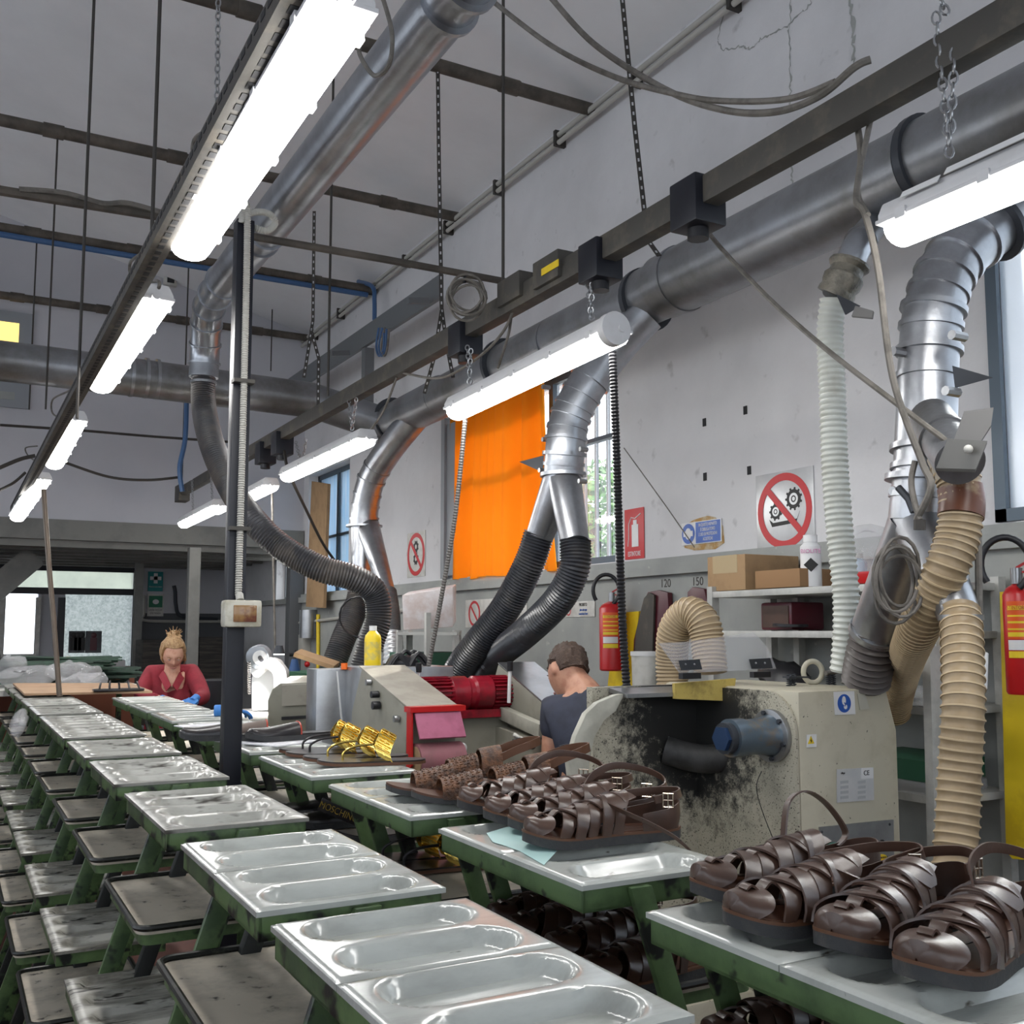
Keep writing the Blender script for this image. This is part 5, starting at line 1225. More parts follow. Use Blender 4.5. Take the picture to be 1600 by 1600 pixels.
c = at(1378, 1350, Y=YF - .006); er = obj('emergency_ring', MB().tube([c, c - V(0, .003, 0)], .028, 28), m_yellow, s_, label='yellow emergency stop ring')
text('EMERGENCY', .0075, c + V(0, -.0035, .019), XD, ZD, m_signblack, s_, 'ring_lettering')
obj('stop_button', MB().tube([c - V(0, .003, 0), c - V(0, .02, 0), c - V(0, .03, 0)], [.012, .012, .017], 20), m_red, s_)
c = at(1300, 1328, Y=YF - .006); obj('rocker_switch', MB().box(c.x - .02, c.x + .012, c.y - .008, c.y, c.z - .02, c.z + .02), M('switch_green', (.03, .22, .16), .4), s_)
for (x, y) in ((1284, 1300), (1390, 1288)): c = at(x, y, Y=YF - .006); obj('panel_bolt', MB().ball(c, .004, 8), m_ring, s_)
# things on top: lifting eye, springs, polycarbonate guard
c = at(1270, 1052, Y=2.45)
obj('lifting_eye', MB().tube([c + RT * .030 * math.cos(t) + V(0, 0, .034 * math.sin(t) + .004) for t in [2 * PI * i / 24 for i in range(24)]], .0085, 10, closed=True), M('bone_paint', (.50, .47, .37), .5), g1)
for x in (1233, 1295, 1240, 1302):
    c = at(x, 1072, Y=2.42); obj('spring', MB().tube([c + V(.008 * math.cos(i * 1.1), .008 * math.sin(i * 1.1), .0011 * i) for i in range(34)], .0018, 5), m_ring, g1)
obj('spring_plate', MB().bar(at(1228, 1058, Y=2.42), at(1262, 1058, Y=2.42), .03, .005), m_ring, g1)
obj('clamp_handle', MB().tube([at(1290, 1052, Y=2.42), at(1322, 1047, Y=2.42), at(1318, 1068, Y=2.42)], .008, 8), m_cable, g1)
gd = obj('guard_panel', MB().prism(pq([(1030, 1005), (1072, 1003), (1178, 988), (1200, 1012), (1213, 1045), (1063, 1052)], Y=2.52), (0, .005, 0)), m_poly, g1, smooth=False, label='clear hinged polycarbonate guard')
for (x, y) in ((1078, 1040), (1188, 1038)):
    P_ = pq([(x - 18, y - 8), (x + 14, y - 10), (x + 18, y + 6), (x - 14, y + 7)], Y=2.51); hg = obj('hinge', MB().prism(P_, (0, -.004, 0)), m_ring, gd)
    for dx in (-7, 7): c = at(x + dx, y - 2, Y=2.505); obj('hinge_screw', MB().ball(c, .0035, 8), m_steel, gd)
    c = at(x, y + 16, Y=2.5); obj('hinge_bar', MB().bar(c - V(.035, 0, 0), c + V(.035, 0, 0), .02, .018), m_black, g1)
h, _ = hose('flexible_hose', [(1052, 1080, 'Y', 2.85), (1050, 1030, 'Y', 2.85), (1054, 985, 'Y', 2.82), (1076, 958, 'Y', 2.76), (1098, 972, 'Y', 2.70), (1106, 1005, 'Y', 2.68), (1110, 1050, 'Y', 2.66)], .053, m_beigehose, 'short beige hose arching into the clear guard of the near machine', .0135, .03, rib=m_beigerib)

# ------------------------------------------------------------------ left double grinder
g2 = thing('belt_grinder', 'olive double belt grinder with sloped hoods, left of the crouching person', 'machine', (1.8, 4.6, 0))
X2 = 1.52
a = at(565, 1044, X=X2); b = at(637, 1108, X=X2); c = at(630, 1185, X=X2); d = at(549, 1109, X=X2)
z2 = a.z; y2 = a.y
side = [a, b, at(633, 1180, X=X2), V(X2, c.y + .02, .35), V(X2, d.y, .35), at(549, 1112, X=X2)]
wd = .205
obj('left_hood', MB().prism(side, (wd, 0, 0)), m_olive, g2, bevel=.008)
obj('hood_cover', MB().prism([a + V(.0, .03, .003), b + V(0, 0, .003), b + V(0, 0, .008), a + V(0, .03, .009)], (wd, 0, 0)), M('cover_beige', (.34, .32, .27), .5, 0, (.27, .25, .21), 6), g2, label='lighter sloped cover')
for (x, y) in ((579, 1066), (623, 1123)):
    q = at(x, y, X=X2 - .004); obj('cover_knob', MB().tube([q, q - V(.02, 0, 0)], .013, 12), m_steel, g2)
for (x, y, r_) in ((593, 1102, .016), (591, 1085, .014)):
    q = at(x, y, X=X2 - .004); obj('lock_knob', MB().tube([q, q - V(.03, 0, 0)], r_, 12), m_black, g2)
# pink guard and belt wheel at its front
q = [at(632, 1109, X=X2), at(690, 1107, X=X2 + .01)]
bc_ = b + V(wd / 2, -.02, 0)
obj('red_bracket', MB().obox(bc_ + V(0, .0, .0), V(wd / 2 + .01, 0, 0), V(0, .03, 0), V(0, 0, .01)), m_red, g2, label='red guard bracket')
obj('red_bracket', MB().prism([b + V(-.004, 0, 0), b + V(-.004, -.045, -.005), b + V(-.004, -.05, -.20), b + V(-.004, .0, -.24)], (.006, 0, 0)), m_red, g2, label='red guard side')
m_pink = M('pink_guard', (.45, .13, .22), .35, 0, (.36, .10, .17), 8)
obj('pink_guard', MB().prism([b + V(.01, -.045, -.012), b + V(.01, -.095, -.10), b + V(.01, -.088, -.105), b + V(.01, -.035, -.012)], (wd - .02, 0, 0)), m_pink, g2, label='pink translucent guard plate')
wc = b + V(0, -.045, -.19)
obj('belt_wheel', MB().tube([wc + V(.012, 0, 0), wc + V(wd - .012, 0, 0)], .068, 32), M('abrasive_belt', (.30, .11, .13), .6, 0, (.24, .10, .11), 10), g2, label='dusty pink abrasive belt wheel')
obj('belt_wheel_side', MB().tube([wc + V(.008, 0, 0), wc + V(.013, 0, 0)], .058, 28), M('wheel_tan', (.33, .22, .12), .6), g2)
# steel box and olive box behind left
p0 = at(495, 1046, X=1.40); p1 = at(552, 1112, X=1.42)
obj('steel_cabinet', MB().box(1.40, at(551, 1110, Y=p0.y).x, p0.y, p0.y + .14, .3, p0.z), m_steel, g2, bevel=.004)
obj('steel_cabinet_top', MB().box(1.53, 1.95, y2 + .02, y2 + .3, .4, z2 - .0), m_steel, g2, bevel=.003)
obj('sealed_seam', MB().bar(at(526, 1049, Y=p0.y - .004), at(536, 1150, Y=p0.y - .004), .02, .004), m_white, g2)
q0 = at(420, 1075, D=6.0); q1 = at(496, 1066, D=6.0)
ob = [at(x, y, D=5.75) for x, y in ((418, 1150), (418, 1095), (425, 1077), (437, 1068), (496, 1065), (496, 1150))]
obj('rear_body', MB().prism(ob, FW * .3), m_olive, g2, bevel=.01); obj('rear_panel', MB().prism([at(x, y, D=5.745) for x, y in ((441, 1070), (494, 1068), (494, 1100), (441, 1103))], FW * -.01), MATS['cover_beige'], g2); obj('rear_slot', MB().prism([at(x, y, D=5.745) for x, y in ((440, 1120), (494, 1117), (494, 1121), (440, 1125))], FW * -.004), m_dark, g2)
# base and red motor
my = at(720, 1085, D=4.45).y
ml_ = at(662, 1084, D=4.45); mr_ = at(790, 1084, D=4.45); mz = ml_.z
ax_ = V(1, 0, 0); mc = V((ml_.x + mr_.x) / 2 + .03, my, mz); HL = .27
mo = thing('electric_motor', 'bright red ribbed electric motor between the two sloped hoods', 'motor', mc - V(0, 0, .075), None)
obj('motor_hub', MB().tube([mc + V(-.115, 0, 0), mc + V(-.105, 0, 0), mc + V(-.03, 0, 0), mc + V(-.02, 0, 0), mc + V(.0, 0, 0), mc + V(.01, 0, 0), mc + V(.085, 0, 0), mc + V(.095, 0, 0)], [.066, .076, .076, .066, .066, .076, .076, .066], 32), m_redmotor, mo)
for sgn, x0_, x1_ in ((-1, -HL, -.11), (1, .09, HL)):
    co = MB().tube([mc + V(x0_, 0, 0), mc + V(x1_, 0, 0)], .060, 28); obj('motor_core', co, m_redmotor, mo)
    for k in range(26):
        t = 2 * PI * k / 26; dv = V(0, math.cos(t), math.sin(t)); ce = mc + V((x0_ + x1_) / 2, 0, 0) + dv * .067
        obj('cooling_fin', MB().obox(ce, V((x1_ - x0_) / 2, 0, 0), dv * .010, V(0, -dv.z, dv.y) * .0025), m_redmotor, mo)
obj('motor_end_cap', MB().tube([mc + V(HL, 0, 0), mc + V(HL + .03, 0, 0), mc + V(HL + .04, 0, 0)], [.072, .070, .05], 28), m_redmotor, mo)
obj('motor_base', MB().box(mc.x - .12, mc.x + .12, mc.y - .06, mc.y + .06, mc.z - .10, mc.z - .066), m_redmotor, mo)
obj('pedestal', MB().box(mc.x - .28, mc.x + .30, mc.y - .02, mc.y + .35, 0, mc.z - .102), m_olive, g2, bevel=.01)
obj('suction_pipe', hose_mb([at(712, 1112, D=4.6), at(712, 1180, D=4.6), V(at(712, 1180, D=4.6).x, at(712, 1180, D=4.6).y, .2)], .085, .02, .05, 20, 4), m_black, g2)
# right hood, mirrored
X3 = at(783, 1045, D=4.6).x
a3 = at(778, 1038, X=X3); b3_ = at(856, 1106, X=X3)
side = [a3, b3_, b3_ + V(0, .0, -.10), V(X3, b3_.y + .05, .3), V(X3, a3.y + .05, .3), a3 + V(0, .08, -.15)]
obj('right_hood', MB().prism(side, (.19, 0, 0)), m_olive, g2, bevel=.006)
obj('hood_cover', MB().prism([a3 + V(0, 0, .003), b3_ + V(0, 0, .003), b3_ + V(0, 0, .008), a3 + V(0, 0, .009)], (.19, 0, 0)), m_steel, g2, label='shiny metal right cover')
obj('guide_bar', MB().bar(at(782, 1112, X=X3 - .03), at(848, 1142, X=X3 - .03), .04, .055), MATS['hood_cream'], g2, bevel=.003, label='cream guide bar')
obj('front_cabinet', MB().prism([V(X3 - .06, at(752, 1130, X=X3 - .06).y, 0), V(X3 - .06, at(752, 1130, X=X3 - .06).y, at(760, 1128, X=X3 - .06).z), V(X3 - .06, b3_.y + .02, b3_.z - .13), V(X3 - .06, b3_.y + .02, 0)], (.24, 0, 0)), m_olive, g2, bevel=.004)
h_ = at(815, 1158, X=X3 - .10)
obj('crank_handle', MB().tube([at(806, 1149, X=X3 - .12), at(834, 1165, X=X3 - .08)], .008, 10), m_offwhite, g2); obj('crank_knob', MB().ball(at(832, 1165, X=X3 - .1), .016, 12), m_black, g2); obj('crank_tip', MB().ball(at(805, 1149, X=X3 - .12), .011, 10), m_offwhite, g2)
for (x, yt, yb, Dd) in ((654, 1042, 1070, 4.4), (797, 1040, 1098, 4.4)):
    obj('lever', MB().tube([at(x - 2, yb, D=Dd), at(x, yt + 4, D=Dd)], .008, 8), m_white, g2); obj('lever_knob', MB().tube([at(x, yt + 8, D=Dd), at(x, yt - 6, D=Dd)], .013, 12), m_black, g2)
# roller arm with white wheel at the pink guard
ar = at(700, 1160, D=4.1)
obj('roller_arm', MB().bar(at(690, 1148, D=4.1), at(724, 1172, D=4.1), .03, .02), m_offwhite, g2); obj('roller_arm', MB().bar(at(688, 1165, D=4.1), at(722, 1172, D=4.1), .03, .016), m_steel, g2)
obj('roller_wheel', MB().tube([at(722, 1168, D=4.08), at(722, 1168, D=4.08) - FW * .03], .02, 20), m_white, g2)
# bottle, bundle of cables on the grinder
bp_ = at(582, 1043, X=1.66)
t = thing('plastic_bottle', 'yellow plastic bottle with white cap standing on the left grinder', 'bottle', (bp_.x, bp_.y, z2 + .002))
bx0 = V(t.location.x, t.location.y, t.location.z)
k = 4.9 / 1610
obj('bottle_body', MB().tube([bx0, bx0 + V(0, 0, 38 * k), bx0 + V(0, 0, 43 * k), bx0 + V(0, 0, 50 * k)], [12 * k, 12 * k, 11 * k, 5 * k], 20), M('bottle_yellow', (.85, .62, .02), .35), t, bevel=.003)
obj('bottle_cap', MB().tube([bx0 + V(0, 0, 50 * k), bx0 + V(0, 0, 57 * k)], 5.5 * k, 16), m_white, t)
lc = bx0 + V(-.015, -12.2 * k, 22 * k)
obj('bottle_label', MB().tube([bx0 + V(0, 0, 8 * k), bx0 + V(0, 0, 34 * k)], 12.15 * k, 20), M('label_yellow', (.62, .50, .12), .4, 0, (.85, .62, .03), 30), t)
t = simple('orange_stopper', MB().tube([at(538, 1046, X=1.52), at(538, 1036, X=1.52)], .014, 14), M('orange_cap', (.9, .16, .01), .4), 'small orange-red stopper standing on the steel cabinet', 'stopper')
rnd = random.Random(4); mb = MB(); bc2 = at(632, 1036, X=1.78)
for i in range(9):
    c_ = bc2 + V(rnd.uniform(-.07, .07), rnd.uniform(-.05, .05), rnd.uniform(-.01, .02)); mb.tube(crom([c_ + V(-.05, 0, -.02), c_ + V(0, .01, .035), c_ + V(.05, 0, -.015)], 5), .010, 6)
mb.ball(bc2, .05, 12, (1.3, .9, .7)); simple('black_straps', mb, m_black, 'heap of black straps lying on the grinder right of the yellow bottle', 'straps')

# ------------------------------------------------------------------ white sewing machine, bright
sw = at(410, 1060, D=6.2)
t = thing('sewing_machine', 'bright white post machine with grey hand wheel right of the black column', 'sewing machine', (sw.x, sw.y, 0))
def D_(x, y, d=6.2): return at(x, y, D=d)
obj('machine_head', MB().prism([D_(x, y) for x, y in ((392, 1060), (398, 1048), (420, 1030), (432, 1036), (444, 1052), (445, 1085), (440, 1110), (392, 1112))], FW * .16), m_white, t, bevel=.02)
obj('machine_arm', MB().tube(crom([D_(400, 1050, 6.15), D_(418, 1036, 6.1), D_(436, 1052, 6.1), D_(438, 1090, 6.1)], 5), .04, 12), m_white, t)
wcn = D_(404, 1026, 6.1); obj('hand_wheel', MB().tube([wcn + FW * .05, wcn - FW * .03, wcn - FW * .04], [.068, .068, .055], 28), M('wheel_grey', (.28, .30, .33), .35, .4), t)
obj('wheel_face', MB().tube([wcn - FW * .041 + RT * .018, wcn - FW * .046 + RT * .018], .042, 24), m_white, t); obj('wheel_hub', MB().tube([wcn - FW * .046 + RT * .02, wcn - FW * .09 + RT * .04 - UP * .01], .013, 12), m_black, t)
obj('machine_table', MB().box(sw.x - .24, sw.x + .12, sw.y - .25, sw.y + .3, D_(410, 1112).z - .04, D_(410, 1112).z), m_offwhite, t, bevel=.004)
for (dx, dy) in ((-.2, -.2), (.09, -.2), (-.2, .25), (.09, .25)): obj('table_leg', MB().box(sw.x + dx - .02, sw.x + dx + .02, sw.y + dy - .02, sw.y + dy + .02, 0, D_(410, 1112).z - .04), m_beam, t)
mb = MB().tube([D_(389 + 2.0 * math.cos(i * .9), 1034 + i * .42, 6.0) + FW * .02 * math.sin(i * .9) for i in range(120)], .003, 5); obj('coiled_spring', mb, m_rod, t)
lp = D_(436, 1022, 6.0); obj('added_spot_hood', MB().tube([lp, lp + V(0, 0, .05)], [.035, .02], 16), m_ring, t); obj('added_glow_disc', MB().tube([lp - V(0, 0, .003), lp], .03, 16), M('added_glow', (1, .98, .95), .4, emit=60), t)  # hood, glowing disc and spot added to brighten the white machine
ld = bpy.data.lights.new('added_spot', 'SPOT'); ld.energy = 45; ld.spot_size = 2.2; ld.shadow_soft_size = .03; lo_ = bpy.data.objects.new('added_spot', ld); COL.objects.link(lo_); lo_.location = lp - V(0, 0, .02) - wl(t); lo_.parent = t
lo_.rotation_euler = (RT * -.3 + V(0, 0, -1)).to_track_quat('-Z', 'Y').to_euler()
t = thing('gas_bottle', 'blue slim bottle with valve standing beside the white machine', 'gas bottle', (D_(459, 1100, 6.8).x, D_(459, 1100, 6.8).y, 0)); gz = D_(459, 1030, 6.8).z
gl = V(t.location.x, t.location.y, 0); obj('bottle_body', MB().tube([gl, gl + V(0, 0, gz - .1), gl + V(0, 0, gz)], [.045, .045, .02], 16), M('bottle_blue', (.02, .07, .2), .4), t); obj('valve', MB().tube([gl + V(-.04, 0, gz + .03), gl + V(.04, 0, gz + .03)], .014, 8).tube([gl + V(0, 0, gz), gl + V(0, 0, gz + .06)], .01, 8), m_black, t)
# clutter by the window and behind
t = thing('fuse_box', 'small grey control box on the far right wall below the blue window', 'electrical box', at(478, 1010, X=W - .08)); q = at(478, 1010, X=W - .06)
obj('box_body', MB().box(W - .12, W - .031, q.y - .07, q.y + .07, q.z - .12, q.z + .12), m_conduit, t, bevel=.005); obj('red_button', MB().ball(at(480, 1038, X=W - .12), .03, 10), m_red, t)
q = at(482, 975, X=W - .1); simple('foil_duct', MB().tube([q + V(0, 0, -.14), q + V(0, 0, .14)], .09, 20), m_steel, 'short foil wrapped pipe on the far wall left of the ribbed hoses', 'pipe')
simple('wall_pipe', MB().tube([at(455, 975, X=W - .05), at(700, 945, X=W - .05)], .016, 8), m_conduit, 'thin grey pipe running along the far dado', 'pipe')
simple('yellow_pipe', MB().tube([at(497, 960, X=W - .05), at(497, 1045, X=W - .05)], .018, 8), m_yellow, 'short yellow vertical pipe on the far right wall', 'pipe')
q = at(497, 1045, D=6.4); simple('green_bench', MB().box(q.x - .05, q.x + .45, q.y + .1, q.y + .6, 0, q.z - .03), M('bench_green', (.02, .10, .05), .6), 'dark green bench behind the left grinder', 'bench')
q = at(495, 1030, D=6.3); simple('open_carton', MB().obox(q, RT * .12 + UP * -.04, FW * .1, UP * .012 + RT * .004), m_card, 'open carton flap on the green bench', 'carton')
q = at(497, 800, X=3.2); P_ = [at(x, y, X=3.15) for x, y in ((487, 752), (512, 756), (505, 950), (478, 948))]
simple('leaning_board', MB().prism(P_, (.03, 0, 0)), m_card, 'brown board leaning against the blue window', 'board')
# wrapped parcel on a stand behind grinder
q0 = at(633, 925, D=6.2); q1 = at(707, 985, D=6.2); a_ = q0; 
ps = [at(x, y, D=6.0) for x, y in ((628, 930), (708, 917), (708, 980), (630, 985))]
simple('wrapped_parcel', MB().prism(ps, FW * .32), M('wrapped_paper', (.60, .50, .47), .25, 0, (.72, .68, .68), 9, (.4, .6), .2), 'shiny film wrapped parcel on the pale stand behind the grinder', 'parcel', bevel=.01)
t = thing('metal_stand', 'pale angle iron stand with a shelf behind the left grinder', 'stand', (at(668, 990, D=6.15).x, at(668, 990, D=6.15).y, 0))
for (x, d) in ((624, 6.0), (668, 5.95), (712, 6.0), (640, 6.4), (716, 6.4)):
    q = at(x, 990, D=d); obj('upright', MB().box(q.x - .015, q.x + .015, q.y - .015, q.y + .015, 0, q.z + (.02 if x != 668 else .12)), m_shelf, t)
q = at(670, 990, D=6.2); sh_ = [at(x, 987, D=d) for x, d in ((620, 5.98), (714, 5.98), (720, 6.45), (632, 6.45))]
obj('shelf', MB().prism([V(p.x, p.y, sh_[0].z - .02) for p in sh_], (0, 0, .018)), m_shelf, t); obj('shelf', MB().prism([V(p.x, p.y, .75) for p in sh_], (0, 0, .018)), m_shelf, t)
q = at(670, 1020, D=6.2); simple('green_case', MB().box(q.x - .2, q.x + .2, q.y - .14, q.y + .14, .77, 1.0 + .42), M('case_green', (.02, .09, .05), .5), 'dark green case on the stand under the wrapped parcel', 'case', bevel=.01)

# ------------------------------------------------------------------ wall shelf with boxes
SX = 2.88
ya = at(1110, 930, X=SX).y; yb = at(1462, 1100, X=2.88).y; zs = [at(1110, 924, X=SX).z, at(1110, 985, X=SX).z, at(1200, 1085, X=SX).z - .0, at(1430, 1240, X=SX).z]
t = thing('wall_shelving', 'pale grey steel shelving against the right wall behind the near machine', 'shelving', (SX + .2, (ya + yb) / 2, 0))
for k, z in enumerate(zs + [.5]):
    obj('shelf', MB().box(SX, W - .04, yb, ya, z - .028, z - .002), m_shelf, t, bevel=.002)
for (y, x) in ((ya, SX), (yb, SX), (ya, W - .09), (yb, W - .09), ((ya + yb) / 2 + .4, W - .09)):
    obj('upright', MB().box(x - .004, x + .034, y - .015, y + .018, 0, zs[0] + (.02 if y != yb else .02)), m_shelf, t)
def carton(px, X, d, mat, label, name='carton', cat='box', tape=True, group=None):
    """px: left x, right x, bottom y, top y of the face towards the room"""
    a_ = at(px[0], px[2], X=X); b_ = at(px[1], px[2], X=X); tz = at((px[0] + px[1]) / 2, px[3], X=X).z; bz = zs[0]
    t_ = thing(name, label, cat, (X + d / 2, (a_.y + b_.y) / 2, bz), group)
    obj('box_body', MB().box(X, X + d, b_.y, a_.y, bz + .001, tz), mat, t_, bevel=.003)
    if tape: obj('tape', MB().box(X - .001, X + d * .9, b_.y + (a_.y - b_.y) * .2, a_.y - (a_.y - b_.y) * .15, (bz + tz) / 2, tz + .001), m_tape, t_)
    return t_
carton((1106, 1165, 920, 868), SX + .02, .30, m_card, 'brown taped carton at the left end of the top shelf')
carton((1180, 1250, 917, 890), SX + .0, .2, M('cardboard_dark', (.30, .17, .08), .8), 'smaller brown carton beside the white bottle on the top shelf', tape=False)
k = (at(1268, 900, X=SX + .08) - V(0, 0, EYE)).dot(FW) / 1610
q = at(1268, 913, X=SX + .08); t = thing('plastic_bottle', 'white cylindrical bottle with a black diamond label on the top shelf', 'bottle', (q.x, q.y, zs[0])); q = Vector(t.location); hh = at(1268, 836, X=q.x).z - q.z
obj('bottle_body', MB().tube([q + V(0, 0, .002), q + V(0, 0, hh * .78), q + V(0, 0, hh * .86)], [16 * k, 16 * k, 10 * k], 24), m_white, t)
obj('bottle_cap', MB().tube([q + V(0, 0, hh * .86), q + V(0, 0, hh)], 11 * k, 20), m_white, t)
dn = (V(0, 0, 0) - V(q.x, q.y, 0)).normalized(); rx_ = V(-dn.y, dn.x, 0); rx_ = rx_ if rx_.dot(RT) > 0 else -rx_; dc = q + dn * (16 * k + .001) + V(0, 0, hh * .42)
obj('diamond_label', MB().prism([dc + rx_ * 11 * k, dc + ZD * 11 * k, dc - rx_ * 11 * k, dc - ZD * 11 * k], dn * .001), m_signblack, t)
text('BIOLITE', .022, dc + ZD * 21 * k, rx_, ZD, M('label_pink', (.6, .2, .4), .5), t)
t = thing('clear_bottle', 'small clear blueish bottle behind the white hose on the top shelf', 'bottle', at(1343, 915, X=SX + .1)); q = Vector(t.location); q.z = zs[0] + .001; t.location = q
m_clearb = M('clear_bottle_pvc', (.55, .65, .75), .1, alpha=.7)
obj('bottle_body', MB().tube([q, q + V(0, 0, .085), q + V(0, 0, .10)], [.03, .03, .012], 18), m_clearb, t); obj('bottle_cap', MB().tube([q + V(0, 0, .10), q + V(0, 0, .118)], .016, 14), m_conduit, t)
q = at(1358, 913, X=SX + .06); q.z = zs[0]
simple('red_tray', MB().prism([q + V(-.04, -.06, .001), q + V(-.04, .06, .001), q + V(-.05, .05, .045), q + V(-.05, -.06, .045)], (.12, 0, 0)), m_red, 'red plastic tray lying on the top shelf behind the white hose', 'tray', bevel=.01)
mb = MB(); q = at(1362, 870, X=SX + .2); mb.ball(q, 1, 22, (.12, .16, .12)) 
for v in mb.v: v += V(1, 1, 1) * mnoise.noise(v * 16) * .035
for v in mb.v: v.z = max(v.z, zs[0] + .001)
simple('plastic_bag', mb, m_film, 'crumpled clear plastic bag on the top shelf behind the right duct', 'plastic bag')
t = thing('shoe_mould', 'dark burgundy padded shape on the second shelf', 'pad', at(1210, 983, X=SX + .1)); q = Vector(t.location); q.z = zs[1]; t.location = q
m_burg = M('burgundy', (.09, .012, .02), .35); obj('pad', MB().box(q.x, q.x + .18, q.y - .10, q.y + .08, q.z + .001, q.z + .115), m_burg, t, bevel=.012); obj('edge', MB().box(q.x - .004, q.x, q.y - .085, q.y + .065, q.z + .012, q.z + .1), m_leather, t)
simple('black_disc', MB().tube([at(1235, 979, X=SX + .1), at(1235, 975, X=SX + .1)], .07, 24), m_black, 'flat black disc on the second shelf', 'disc')
mb = MB(); q = at(1225, 1060, X=SX + .12); mb.ball(q, 1, 14, (.08, .14, .07)); 
for v in mb.v: v += V(1, 1, 1) * mnoise.noise(v * 12) * .05; v.z = max(v.z, zs[2] + .001)
simple('black_cloth', mb, m_black, 'black cloth heap on the third shelf behind the lifting eye', 'cloth')
q = at(1425, 1085, X=SX + .02); simple('white_parcel', MB().box(SX - .01, SX + .3, yb + .05, yb + .35, zs[2], zs[2] + .05), m_film, 'white film parcel on the shelf left of the thick beige hose, upper one', 'parcel', 'white parcels on the shelving', bevel=.01)
simple('white_parcel', MB().box(SX - .02, SX + .3, yb + .04, yb + .38, zs[3] - .03 + .03, zs[3] + .04), m_film, 'white film parcel on the shelf left of the thick beige hose, lower one', 'parcel', 'white parcels on the shelving', bevel=.01)
q = at(1432, 1225, X=SX - .0); simple('green_box', MB().box(SX, SX + .3, yb + .05, yb + .4, zs[3] + .042, zs[3] + .11), MATS['case_green'], 'dark green box on the lower shelf left of the thick beige hose', 'box')
# angle upright of a second rack near the beige hose
simple('angle_upright', MB().bar(at(1455, 1010, X=2.72), V(at(1470, 1400, X=2.66).x, at(1462, 1400, X=2.66).y, .01), .05, .03, V(0, 1, 0)), m_shelf, 'pale slotted upright just left of the thick beige hose', 'upright')

# ------------------------------------------------------------------ extinguishers, bucket, boards
def extinguisher(xc, ytop, ybot, X, label, rpx):
    q = at(xc, ybot, X=X); tz = at(xc, ytop, X=X).z; k_ = (q - V(0, 0, EYE)).dot(FW) / 1610; r_ = rpx * k_; h_ = tz - q.z
    t_ = thing('fire_extinguisher', label, 'fire extinguisher', q, 'red fire extinguishers')
    obj('cylinder', MB().tube([q, q + V(0, 0, .008), q + V(0, 0, h_ * .90), q + V(0, 0, h_ * .96), q + V(0, 0, h_)], [r_ * .9, r_, r_, r_ * .75, r_ * .3], 32), m_red, t_)
    n_ = (V(0, 0, 0) - V(q.x, q.y, 0)).normalized(); rx = V(-n_.y, n_.x, 0); rx = rx if rx.dot(RT) > 0 else -rx
    def lab(z0, z1, m_, w0=-.75, w1=.45, e=.0012):
        pts = [];
        for i in range(9):
            a_ = w0 + (w1 - w0) * i / 8; pts.append(q + (n_ * math.cos(a_) + rx * math.sin(a_)) * (r_ + e))
        mb = MB(); vs = [p + V(0, 0, z0 * h_) for p in pts] + [p + V(0, 0, z1 * h_) for p in pts]; mb.add(vs, [(i, i + 1, i + 10, i + 9) for i in range(8)]); return mb
    obj('label_band', lab(.50, .84, m_red, -.8, .5), M('label_red', (.75, .10, .01), .4), t_); 
    for z0, z1, m_ in ((.76, .80, m_yellow), (.70, .715, m_yellow), (.64, .66, m_yellow), (.58, .595, m_yellow), (.52, .56, m_yellow), (.40, .49, m_white), (.33, .39, m_yellow)):
        obj('label_stripe', lab(z0, z1, m_, -.75, .45, .0022), m_, t_)
    obj('label_side', lab(.48, .76, m_white, .62, 1.0, .0015), m_white, t_)
    text('ESTINTORE', .016, q + (n_ * math.cos(-.15) + rx * math.sin(-.15)) * (r_ + .0045) + V(0, 0, .78 * h_), rx, ZD, m_red, t_, font_sx=.75)
    tp_ = q + V(0, 0, h_)
    obj('valve', MB().tube([tp_, tp_ + V(0, 0, .05)], .018, 14), m_steel, t_); obj('handle', MB().bar(tp_ + V(0, 0, .05), tp_ + V(0, 0, .05) + rx * -.02 + V(0, 0, .03) + rx * .07, .018, .008).bar(tp_ + V(0, 0, .04), tp_ + V(0, 0, .03) + rx * .06, .018, .006), m_red, t_)
    hc = tp_ + rx * -.03 + V(0, 0, .06) + n_ * .02
    ring_ = [hc + rx * .078 * math.cos(t2) * .9 + V(0, 0, .085 * math.sin(t2)) + n_ * .02 for t2 in [math.radians(-60 + 280 * i / 22) for i in range(23)]]
    obj('hose', MB().tube(ring_, .011, 10), m_black, t_)
    obj('wall_bracket', MB().box(q.x + r_ * .6, W - .03, q.y - .03, q.y + .03, q.z + h_ * .6, q.z + h_ * .66), m_beam, t_)
    return t_
extinguisher(957, 940, 1048, W - .13, 'red fire extinguisher on the wall behind the black conduit, middle of the photo', 20)
extinguisher(1597, 912, 1085, W - .35, 'red fire extinguisher at the right edge before a yellow board', 22)
P_ = [at(x, y, X=W - .05) for x, y in ((950, 935), (1003, 930), (1003, 1085), (950, 1090))]
simple('yellow_board', MB().prism([at(x, y, X=W - .055) for x, y in ((962, 958), (998, 955), (990, 1085), (948, 1085))], (.018, 0, 0)), m_yellow, 'narrow yellow board behind the middle fire extinguisher', 'board', 'yellow boards behind the extinguishers')
simple('yellow_board', MB().prism([at(x, y, X=W - .16) for x, y in ((1562, 925), (1700, 915), (1700, 1350), (1582, 1342), (1572, 1330))], (.02, 0, 0)), m_yellow, 'tall yellow board with rounded foot behind the right edge extinguisher', 'board', 'yellow boards behind the extinguishers')
P_ = [at(x, y, X=W - .07) for x, y in ((988, 1060), (990, 1000), (1003, 945), (1012, 925), (1028, 922), (1043, 926), (1045, 960), (1035, 1060))]
